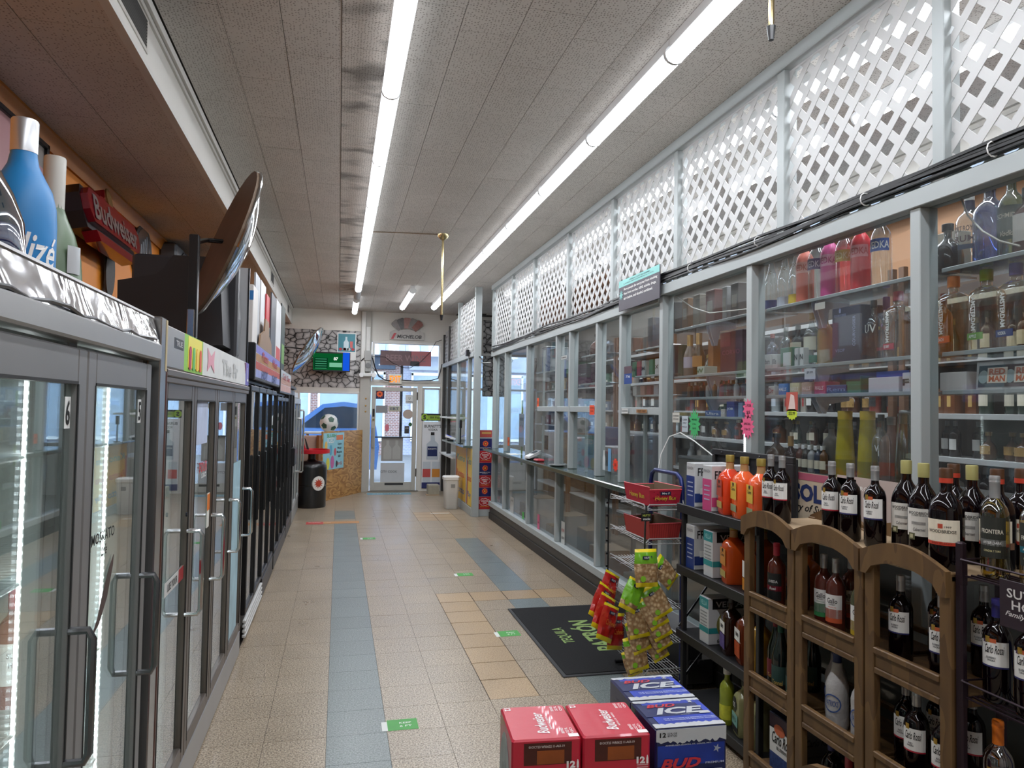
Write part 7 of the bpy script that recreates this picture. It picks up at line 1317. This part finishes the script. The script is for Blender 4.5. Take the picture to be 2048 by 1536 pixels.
# lower deck behind the second bay: counter with big bottles
t = thing('back_counter', 'clear topped inner counter behind the second bay carrying large bottles', 'counter', (2.45, 2.53, 1.37)); o = (2.45, 2.53, 1.37)
obj('top', MB(o).bbox(2.43, 2.74, 1.40, 4.87, 1.352, 1.37, .004), M('#6f7274', .25), t); obj('front_panel', MB(o).bbox(2.435, 2.455, 1.30, 4.87, 0, 1.352, .004), M('#6c6660', .5), t); obj('rear_leg', MB(o).bbox(2.68, 2.71, 1.32, 4.85, 0, 1.352, .004), M('#4a4744', .5), t)
for u, l in ((1690, 'tall yellow cone shaped liqueur bottle, left of the two'), (1735, 'tall yellow cone shaped liqueur bottle, right of the two')):
    b = shelfbottle(l, u, 2.51, 1.3705, .046, .335, cone_prof, M('#b5a524', .2, var=.15), M('#d9b81e', .4), capf=.13, capr=1.08, rings=False, liq=None); obj('lower_wine', MB().lathe([(.0465, .01), (.0465, .09)], 20), M('#8f8420', .15), b, smooth=True)
shelfbottle('clear vodka bottle with black cap next to the yellow bottles', 1762, 2.50, 1.3705, .042, .32, round_prof, CLEAR, BLKM, capf=.1, rings=False, txt=(('V', .5, .02, .03, WHITE),)); shelfbottle('pinkish brown vodka bottle with silver cap in the second bay', 1782, 2.56, 1.3705, .052, .31, round_prof, M('#9a7a72', .2), FOILG, capf=.13, lab=(.1, .3, M('#b5543a', .4), 1)); shelfbottle('tall clear bottle with wide silver cap beside the grey post', 1814, 2.50, 1.3705, .052, .34, cone_prof, CLR('#c9cdb8', .2), FOILG, capf=.18, capr=.9)
shelfbottle('brown textured whiskey decanter at the left of the second bay', 1554, 2.52, 1.3705, .06, .2, flask_prof, M('#4a2f1c', .2, var=.3, vs=30), M('#2a1c14', .4), capf=.12, rings=False); shelfbottle('small cork topped brandy bottle in the second bay', 1582, 2.50, 1.3705, .04, .19, flask_prof, M('#2c120e', .15), M('#a5804a', .4), capf=.3, rings=False); shelfbottle('dark square whiskey bottle between the yellow ones', 1712, 2.6, 1.3705, .042, .24, sq_prof, M('#2a1614', .15), BLKM, capf=.15, sqr=True, rings=False); shelfbottle('frosted grey bottle left of the yellow bottles', 1663, 2.58, 1.3705, .045, .27, round_prof, M('#77746f', .3), M('#4a4846', .4), capf=.12, rings=False)
for i, u in enumerate((1600, 1612, 1624, 1637, 1648)): shelfbottle('small dark bottle in the row right of the cork topped one, %s' % ordn[i], u, 2.52, 1.3705, .022, .15, wine_prof, MINI[i % 6], M('#c9c9c6', .4), capf=.15, lab=(.15, .45, LBC, .9))
# back wall shelving of the storeroom
BRW = M('#6a4a34', .5); SHW = M('#b9bcbc', .35)
bx = 3.72
for k, (a, b) in enumerate(((2.5, 4.15), (4.2, 5.9), (5.95, 7.6), (7.65, 9.3))):
    t = thing('back_shelving', 'brown wall shelving unit of the storeroom, %s from the near end' % ordn[k], 'shelf', (bx, a, 0)); o = (bx, a, 0)
    for y in (a, b-.05): obj('upright', MB(o).bbox(bx-.02, bx+.02, y, y+.05, 0, 2.7, .003), BRW, t)
    obj('back_board', MB(o).bbox(bx+.3, bx+.32, a, b, 0, 2.7, .003), M('#4a4038', .6), t)
    for z in (.35, .72, 1.08, 1.43, 1.70, 2.05, 2.42): obj('shelf', MB(o).bbox(bx, bx+.3, a+.05, b-.05, z-.02, z, .002), SHW, t); obj('price_rail', MB(o).bbox(bx-.012, bx, a+.05, b-.05, z-.03, z+.004, .002), M('#c9cbcb', .3, .3), t)
    for y in ((a+.09,) if k != 1 else ()): obj('light_strip', MB(o).box(bx-.03, bx-.02, y, y+.016, 1.12, 1.72), LED, t)
cnt = {}
protos = []
for i, (R, H, pf, bc, cc) in enumerate(((.042, .28, round_prof, '#3a1c10', '#1c1c1c'), (.038, .30, wine_prof, '#1a0c0e', '#8a8a8c'), (.045, .24, sq_prof, '#6a3a16', '#2a1c14'), (.040, .27, round_prof, '#8f9698', '#c0c2c4'), (.05, .22, flask_prof, '#4a2a18', '#9a7a4a'), (.04, .26, champ_prof, '#22332a', '#a08a4a'), (.038, .26, sq_tall, '#9a948a', '#7a2a30'), (.042, .25, round_prof, '#7a2f22', '#c9c2b0'))):
    r = thing('bottle', 'x', 'bottle', (bx+.12, 3, 0)); obj('glass_body', MB().lathe(pf(R, H), 12), M(bc, .15, var=.15, spec=.6), r, smooth=True); rn = pf(R, H)[-1][0]*1.15; obj('cap', MB().lathe([(rn, H*.86), (rn, H)], 10), M(cc, .4), r); obj('label', MB().arc(R*(1.0 if i not in (2, 6) else 1.02), .2*H, .5*H, PI-.9, PI+.9, 6, t=.001), M(['#c9c2b0', '#d9d9d6', '#c8a25a', '#b9c4d0', '#a5824a', '#d0c9b5', '#b03a3a', '#2a2a2c'][i], .5), r); protos.append(r)
rows = [(1.08, 'fourth shelf'), (1.43, 'shelf at chest height'), (1.70, 'shelf at eye height'), (2.05, 'high shelf'), (.72, 'low shelf')]
kd = ['brown whiskey', 'dark wine', 'amber square', 'clear', 'squat brandy', 'green sparkling', 'pale tall square', 'reddish brown']
used = set(); n_ = 0
for z, zn in rows:
    y = 2.62; q = 0
    while y < 9.2:
        if any(abs(y-e) < .10 for e in (2.5, 4.17, 5.92, 7.62, 9.28)): y += .1; continue
        i = (q//3*5+int(z*7)) % 8; g = '%s bottles on the storeroom %s' % (kd[i], zn); cnt[g] = cnt.get(g, -1)+1; lb = '%s %s bottle from the near end on the storeroom %s' % (nth(cnt[g]), kd[i], zn)
        if i not in used: r = protos[i]; used.add(i); r.location = (bx+.10+.05*(q % 2), y, z+.0005); r['label'] = lb; r['group'] = g
        else: r = dup(protos[i], (bx+.10+.05*(q % 2), y, z+.0005), 0, lb, g)
        r.scale = (.9, .9, .76) if z == 1.43 else (1, 1, 1)
        q += 1; y += .105+rnd.uniform(0, .03)*(1+2*(z < 1))
for i in range(8):
    if i not in used: protos[i].location = (bx+.12, 2.7+.2*i, 2.4005); protos[i]['label'] = kd[i]+' bottle on the topmost storeroom shelf'
for k, (a, b) in enumerate(((9.35, 11.4), (11.45, 13.6))):
    t = thing('back_shelving', 'brown wall shelving unit at the far end of the storeroom, %s one' % ['nearer', 'farther'][k], 'shelf', (bx, a, 0)); o = (bx, a, 0)
    for y in (a, b-.05): obj('upright', MB(o).bbox(bx-.02, bx+.02, y, y+.05, 0, 2.7, .003), BRW, t)
    obj('back_board', MB(o).bbox(bx+.3, bx+.32, a, b, 0, 2.7, .003), M('#4a4038', .6), t)
    for z in (.35, .72, 1.08, 1.43, 1.70, 2.05, 2.42): obj('shelf', MB(o).bbox(bx, bx+.3, a+.05, b-.05, z-.02, z, .002), SHW, t)
    for j, z in enumerate((.72, 1.08, 1.43, 1.70, 2.05)):
        for i in range(6):
            y = a+.2+i*.3; t2 = thing('storage_box', '%s storeroom carton on the %s of the %s far unit' % (nth(i), ['low shelf', 'fourth shelf', 'chest high shelf', 'eye level shelf', 'high shelf'][j], ['nearer', 'farther'][k]), 'box', (bx+.05, y, z+.0005)); obj('box', MB().bbox(0, .2, -.11, .11+rnd.uniform(-.05, .02), 0, rnd.uniform(.12, .22), .003), M(['#8a7a68', '#a5a6a4', '#5a6a7c', '#7a3a38', '#4a6a58', '#b9a888', '#55525a'][(i*3+j*2+k) % 7], .5, var=.2), t2); obj('label', MB().box(-.0015, 0, -.05, .04, .04, .09), M('#c9c6bd', .5), t2)
t = thing('work_table', 'grey work table standing in the storeroom behind the far panes', 'table', (3.05, 8.6, 0)); o = (3.05, 8.6, 0)
obj('top', MB(o).bbox(2.8, 3.3, 6.6, 10.4, .86, .90, .004), M('#77787a', .4), t)
for x in (2.84, 3.24):
    for y in (6.66, 10.3): obj('leg', MB(o).bbox(x, x+.04, y, y+.04, 0, .86, .003), M('#5a5a5c', .4), t)
for i, (y, w_, h_, c_, l) in enumerate(((6.95, .3, .55, '#4a4c52', 'dark grey terminal box on the storeroom table, nearest'), (7.5, .28, .4, '#9a9ca0', 'pale grey printer on the storeroom table'), (8.1, .36, .6, '#2f3a5e', 'navy cabinet on the storeroom table'), (8.7, .3, .45, '#8a8f98', 'silver machine on the storeroom table'), (9.3, .34, .7, '#6f6a66', 'tall taupe machine on the storeroom table'), (9.95, .3, .5, '#aab0ba', 'white terminal on the storeroom table, farthest'))):
    t = thing('machine', l, 'machine', (3.0, y, .9005)); obj('housing', MB().bbox(-.1, .2, -w_/2, w_/2, 0, h_, .01), M(c_, .4, var=.1), t); obj('panel', MB().bbox(-.106, -.1, -w_*.35, w_*.35, h_*.45, h_*.85, .002), M('#22262c', .15), t); obj('tray', MB().bbox(-.16, -.1, -w_*.3, w_*.3, h_*.1, h_*.16, .003), M('#b5b7b9', .4), t)
# clutter in the far bays
t = thing('cup_stack', 'stack of tan paper cups upside down behind the warning sign bay', 'cups', (2.565, 5.36, 2.201)); obj('cup', MB().lathe([(.055, 0), (.04, .2)], 18), M('#b59a6a', .6), t, smooth=True); obj('top_rim', MB().lathe([(.06, .2), (.06, .225), (.05, .23)], 18), M('#d0cbc0', .5), t)
for i, (u, c_, h_) in enumerate(((1262, '#7a5a4a', .12), (1300, '#6a6a72', .25))): pack(['brown box at the left behind the warning sign', 'grey carton at the right behind the warning sign'][i], u, 2.44, 2.201, .09, h_, .09, c_)
for i, (u, c_, tx) in enumerate(((1268, '#3a7a5a', 'N'), (1277, '#a03a4a', None), (1287, '#b9b9b6', 'M'), (1302, '#2f7a62', None), (1314, '#c9c9c9', 'X'))): pack('upright cigarette carton on the second shelf behind the warning sign, %s from left' % ordn[i], u, 2.46, 1.981, .07, .13, .08, c_, tx)
for i, (u, c_) in enumerate(((1270, '#b5b5b2'), (1285, '#c8a49a'), (1298, '#8a4a4a'), (1312, '#9a9aa2'))): pack('small pack on the third shelf behind the warning sign, %s from left' % ordn[i], u, 2.46, 1.821, .08, .08, .06, c_)
pack('maroon tobacco display box hung behind the far bay glass', 1165, 2.45, 1.9605, .26, .21, .08, '#5f2f52', 'Camel', '#c9b5c4', 'display_box', th=.02); pack('second narrow maroon display box beside it', 1188, 2.45, 1.9605, .10, .20, .08, '#4a3040', None, name='display_box')
bottle('brown flask liqueur bottle high in the far bay', (2.52, 6.85, 2.2405), .075, .22, flask_prof, M('#6a4438', .2), BLKM, .12, 1.1, rings=False)
for i, (y, z, w_, h_, c_, l) in enumerate(((8.1, 2.151, .3, .25, '#8a9096', 'grey plastic bin on the high shelf of the far bay'), (8.5, 2.151, .2, .3, '#5a6a8a', 'blue grey carton on the high shelf of the far bay'))):
    t = thing('storage_box', l, 'box', (2.5, y, z)); obj('box', MB().bbox(-.06, .12, -w_/2, w_/2, 0, h_, .006), M(c_, .5, var=.2), t); obj('lid', MB().bbox(-.065, .125, -w_/2-.005, w_/2+.005, h_, h_+.015, .004), M('#9a9a9a', .5), t)
# storage below the ledge, dim behind glass
for i, (y, x, w_, h_, c_) in enumerate(((5.2, 2.6, .3, .5, '#5a4a3c'), (5.75, 2.55, .28, .3, '#8a7a66'), (6.7, 2.6, .4, .35, '#7a5230'), (7.2, 2.62, .3, .45, '#6a6a6c'), (7.9, 2.6, .35, .5, '#8f9092'), (8.4, 2.62, .25, .3, '#a5a5a2'), (9.1, 2.6, .4, .55, '#b9babb'), (9.7, 2.62, .3, .4, '#9a9a9c'))):
    t = thing('storage_box', 'dim storage box on the floor below the green ledge, %s from the near end' % ordn[i], 'box', (x, y, 0)); obj('box', MB().bbox(-.12, .15, -w_/2, w_/2, 0, h_, .005), M(c_, .6, var=.2), t); obj('flap', MB().bbox(-.12, .15, -w_/2, w_/2-.02, h_, h_+.004, .001), M('#7a6a58', .6), t)
# ================================================================== SIGNS ON THE PARTITION, CABLES
t = thing('warning_sign', 'charcoal and teal smoking warning sign hung on the partition rail', 'sign', (2.252, 5.22, 2.64)); f = (0, -1, 0); o = Vector(t.location)
obj('board', MB(tuple(o)).bbox(2.252, 2.260, 4.83, 5.615, 2.515, 2.765, .001), M('#4f4c55', .5), t); C_ = lambda y, z: Vector((2.252, y, z))-o
sheet('teal_band', t, C_(5.2225, 2.738), f, UZ, .783, .054, M('#86cfc9', .45)); letters(t, 'A FEDERAL COURT HAS ORDERED', C_(5.2, 2.747), f, UZ, .40, .011, M('#3f5a5e', .5), off=.002); letters(t, 'R.J. REYNOLDS TOBACCO & PHILIP MORRIS USA TO STATE:', C_(5.22, 2.729), f, UZ, .58, .010, M('#3f5a5e', .5), off=.002)
for tx, z, w_ in (('More people die every year from smoking', 2.682, .64), ('than from murder, AIDS, suicide, drugs,', 2.645, .62), ('car crashes, and alcohol, combined.', 2.608, .56)): letters(t, tx, C_(5.505-w_/2, z), f, UZ, w_, .026, WHITE, off=.002, bold=.025)
for k in range(4): a = PI*k/4; u_ = Vector((0, -math.cos(a), math.sin(a))); sheet('star_ray', t, C_(5.562, 2.645), u_, Vector((0, math.sin(a), math.cos(a))), .075, .009, M('#86cfc9', .45), off=.002+.0002*k)
t = thing('cable_bundle', 'long bundle of black cables lying along the partition rail', 'cable', (2.3, 5, 2.63)); o = (2.3, 5, 2.63)
rr = random.Random(5)
for k in range(8):
    pts = []; y = .3; ph = rr.uniform(0, 6); top_ = 2.636+.016*(k % 4)
    while y < 11.0:
        z = top_-(0 if y < 4.95 else .045)+.010*math.sin(y*1.9+ph)+.006*math.sin(y*4.3+ph*2); xx = 2.292+.009*(k//2)+.006*math.sin(y*2.3+ph); pts.append((xx-.012, y, z)); y += .22
    if k > 3: pts = pts[:rr.randint(24, 40)]
    obj('cable', MB(o).tube(pts, .010 if k % 2 else .0075, 5), BLKM, t, smooth=True)
obj('hanger', MB((2.252, 5.22, 2.64)).bbox(2.26, 2.29, 5.2, 5.24, 2.52, 2.56, .002), BLKM, bpy.data.objects['warning_sign'])
for y in (2.1, 2.75, 3.6, 4.4, 6.1): obj('zip_tie', MB(o).tube([(2.28+.028*math.cos(a*PI/5), y, 2.655+.028*math.sin(a*PI/5)) for a in range(11)], .003, 4, False), WHITE, t)
obj('hanging_loop', MB(o).tube(px_path([(1040, 655), (1005, 690), (992, 712), (975, 718)], 10.9), .02, 6), BLKM, t)
t = thing('power_adapter', 'black plug adapter and lead hung on the tall grey post', 'adapter', (2.05, 11.6, 2.6)); obj('body', MB().bbox(-.05, .0, -.06, .06, -.05, .05, .006), BLKM, t); obj('silver_plug', MB().tube([(0, -.07, 0), (.02, -.2, -.01)], .02, 8), CHROME, t); obj('lead', MB().tube([(.02, -.2, -.01), (.08, -.45, -.08), (.12, -.6, -.15)], .01, 5), BLKM, t)
def onglass(label, u, v, w_, h_, col, txt=(), poly=None, x=XP-.0015, name='notice', cat='sign', rot=0):
    p = on_x(u, v, x); t = thing(name, label, cat, p); f = (0, -1, 0)
    if poly: shape('card', t, poly, (0, 0, 0), f, UZ, M(col, .5, var=.04), off=.001)
    else: sheet('card', t, (0, 0, 0), f, UZ, w_, h_, M(col, .5, var=.04))
    for s_, dz, ww, hh, c_ in txt: letters(t, s_, (0, 0, dz), f, UZ, ww, hh, M(c_, .5), off=.002)
    return t
gx = XP+.043
onglass('upper pink starburst price card on the grey post', 1497, 818, 0, 0, '#e8628a', (('2 FOR', .02, .06, .016, '#4a1a2a'), ('$5', -.02, .04, .02, '#4a1a2a')), star(11, .042, .062), x=XP-.0045); onglass('lower larger pink starburst price card on the grey post', 1495, 853, 0, 0, '#e8628a', (('SPECIAL', .015, .07, .014, '#4a1a2a'), ('2 for 25', -.015, .06, .014, '#4a1a2a')), star(13, .05, .075), x=XP-.0045)
onglass('green starburst price card in the third bay', 1389, 848, 0, 0, '#45b36b', (('MINIS', .03, .07, .012, '#1a4a2c'), ('6 for', 0, .05, .012, '#1a4a2c'), ('$10', -.03, .05, .014, '#1a4a2c')), [(x, y*1.25) for x, y in star(14, .055, .085)], gx)
onglass('white handwritten note at the left of the third bay', 1352, 835, .11, .07, '#c9c6bd', (('NO REFUNDS', .012, .09, .010, '#3a3a3a'), ('ON SALES', -.01, .08, .010, '#3a3a3a')), x=gx); onglass('pale blue handwritten note beside the green starburst', 1370, 848, .09, .11, '#bcc6cc', (('CASH', .03, .06, .012, '#2a2a38'), ('ONLY', .008, .06, .012, '#2a2a38'), ('MON-SAT', -.02, .07, .010, '#2a2a38')), x=gx); onglass('yellow green price star under the picture card in the second bay', 1584, 827, 0, 0, '#c3d63a', (('$22.99', 0, .055, .02, '#1a2a10'),), [(x*1.1, y*.8) for x, y in star(12, .036, .045)], gx)
t = onglass('red picture card of horses in the second bay glass', 1584, 803, .10, .10, '#b5564a', x=gx); shape('white_print', t, [(-.03, -.04), (.03, -.04), (.02, .03), (-.01, .04)], (0, 0, 0), (0, -1, 0), UZ, M('#d9c4bc', .5), off=.002)
onglass('white price flap hanging under the second bay shelf', 1620, 748, .09, .055, '#c6c8d2', (('$9.99', .008, .05, .014, '#3a3a4a'),), x=2.39); onglass('white price flap with yellow stripe under the top shelf', 1640, 612, .08, .035, '#c4c2bc', x=2.39)
onglass('orange red price tag on the far sash post', 1184, 820, .13, .09, '#f0522a', (('NO CHECKS', .02, .10, .012, '#5a1a0a'), ('PLEASE', -.01, .07, .012, '#5a1a0a'))); onglass('small orange tag on the farther glass', 1076, 805, .09, .11, '#f0622e', (('ID', 0, .05, .03, '#5a1a0a'),), x=gx); onglass('orange tag low on the far glass above the ledge', 1017, 883, .11, .12, '#e8662e', (('ATM', 0, .06, .03, '#5a1a0a'),), x=gx); onglass('red starburst card low in the pane above the ledge', 1231, 930, 0, 0, '#f0442a', (('$1', 0, .04, .03, '#5a1208'),), star(10, .045, .065), x=gx)
onglass('white card with note on the sash crossbar', 1250, 822, .13, .04, '#d0d2cf', (('PLEASE ORDER HERE', 0, .11, .012, '#2c2c2c'),), x=XP-.003); onglass('brown taped label on the sash crossbar', 1283, 822, .2, .025, '#a5764a', (('CREDIT - DEBIT', 0, .16, .012, '#3a2412'),), x=XP-.003)
t = onglass('small navy and brown rolling paper card clipped to the post', 1256, 752, .16, .13, '#24478c', (('Zig', -.005, .09, .022, '#d9dfea'),)); sheet('brown_top', t, (0, 0, .05), (0, -1, 0), UZ, .16, .06, M('#5a4650', .5), off=.002)
onglass('white strip sign high on the narrow pane', 1128, 715, .2, .035, '#c9cbca', (('NO SMOKING', 0, .16, .018, '#3a3a3c'),), x=gx); onglass('tall black and white poster on the lower glass', 1126, 1066, .12, .24, '#c9cbc8', (('WE CARD', .03, .09, .03, '#b03038'), ('UNDER 21', -.05, .09, .025, '#2a2a2a')), x=gx); onglass('pink slip on the lower glass', 1077, 1044, .09, .18, '#d8648a', (('sale', 0, .06, .03, '#6a2038'),), x=gx); onglass('white paper pair low on the far lower glass', 1024, 1010, .2, .22, '#b9bab8', (('NOTICE', .06, .12, .025, '#4a4a4a'),), x=gx); onglass('bright green tag low on the far lower glass', 1046, 1031, .08, .09, '#58c45a', (('$', 0, .03, .05, '#1a4a1c'),), x=gx)
for i, (u, c_) in enumerate(((1208, '#d9dfe0'), (1219, '#6fa4cf'))): t = onglass(['white bottle shaped sticker above the ledge', 'pale blue card sticker above the ledge'][i], u, 920, 0, 0, c_, (), [(-.03, -.09), (.03, -.09), (.03, .02), (.012, .05), (.012, .09), (-.012, .09), (-.012, .05), (-.03, .02)] if i == 0 else [(-.035, -.1), (.035, -.1), (.035, .1), (-.035, .1)], x=gx)
onglass('yellow green paper strip inside the far glass', 1044, 865, .1, .9, '#8fae2a', x=2.5, name='paper_strip'); onglass('grey notice sheet inside the far pane', 1043, 860, .28, .45, '#b5bcc8', (('HOURS', .15, .18, .04, '#3a4250'), ('9 - 9', .05, .14, .04, '#3a4250')), x=2.46)
t = onglass('cream vodka poster with bold navy lettering behind the rack', 1625, 1000, .62, .26, '#b9ab94', x=XP-.012, name='poster', cat='poster'); letters(t, 'ABSOLUT', (0, .04, .03), (0, -1, 0), UZ, .56, .09, M('#1f2f5c', .5), off=.002, bold=.05); letters(t, 'Country of Sweden', (0, .04, -.05), (0, -1, 0), UZ, .5, .05, INK, shear=.35, off=.002); sheet('pink_strip', t, (0, -.02, .11), (0, -1, 0), UZ, .3, .035, M('#a5566a', .5), off=.002)
t = onglass('pale pink and cream paper poster behind the rack bottles', 1760, 1030, .55, .3, '#b5a59e', x=XP-.012, name='poster', cat='poster'); letters(t, 'RED PROOF', (0, .12, .1), (0, -1, 0), UZ, .2, .02, WHITE, off=.002)
t = thing('white_wire', 'white wire arching from the snack stand to the counter ledge', 'cable', (2.2, 4.3, 1.3)); obj('wire', MB((2.2, 4.3, 1.3)).tube([(2.1, 4.5, 1.29), (2.12, 4.5, 1.4), (2.17, 4.48, 1.52), (2.22, 4.42, 1.55), (2.26, 4.3, 1.5), (2.28, 4.1, 1.42)], .004, 5), WHITE, t, smooth=True)
t = thing('clear_tube', 'thin clear tubing drooping inside the nearest bay glass', 'cable', (2.38, 2.3, 2.5)); obj('tube', MB((2.38, 2.3, 2.5)).tube([tuple(on_x(u, v, 2.37)) for u, v in ((1918, 385), (1935, 430), (1965, 462), (2000, 482), (2040, 492))], .004, 5), M('#a9a59c', .2), t, smooth=True)
t = thing('clear_tube', 'thin white leads sagging across the third bay glass', 'cable', (2.38, 4.3, 2.4)); obj('tube', MB((2.38, 4.3, 2.4)).tube([tuple(on_x(u, v, 2.37)) for u, v in ((1352, 592), (1385, 615), (1420, 626), (1460, 622), (1495, 618))], .004, 5), M('#c9c6be', .3), t, smooth=True)
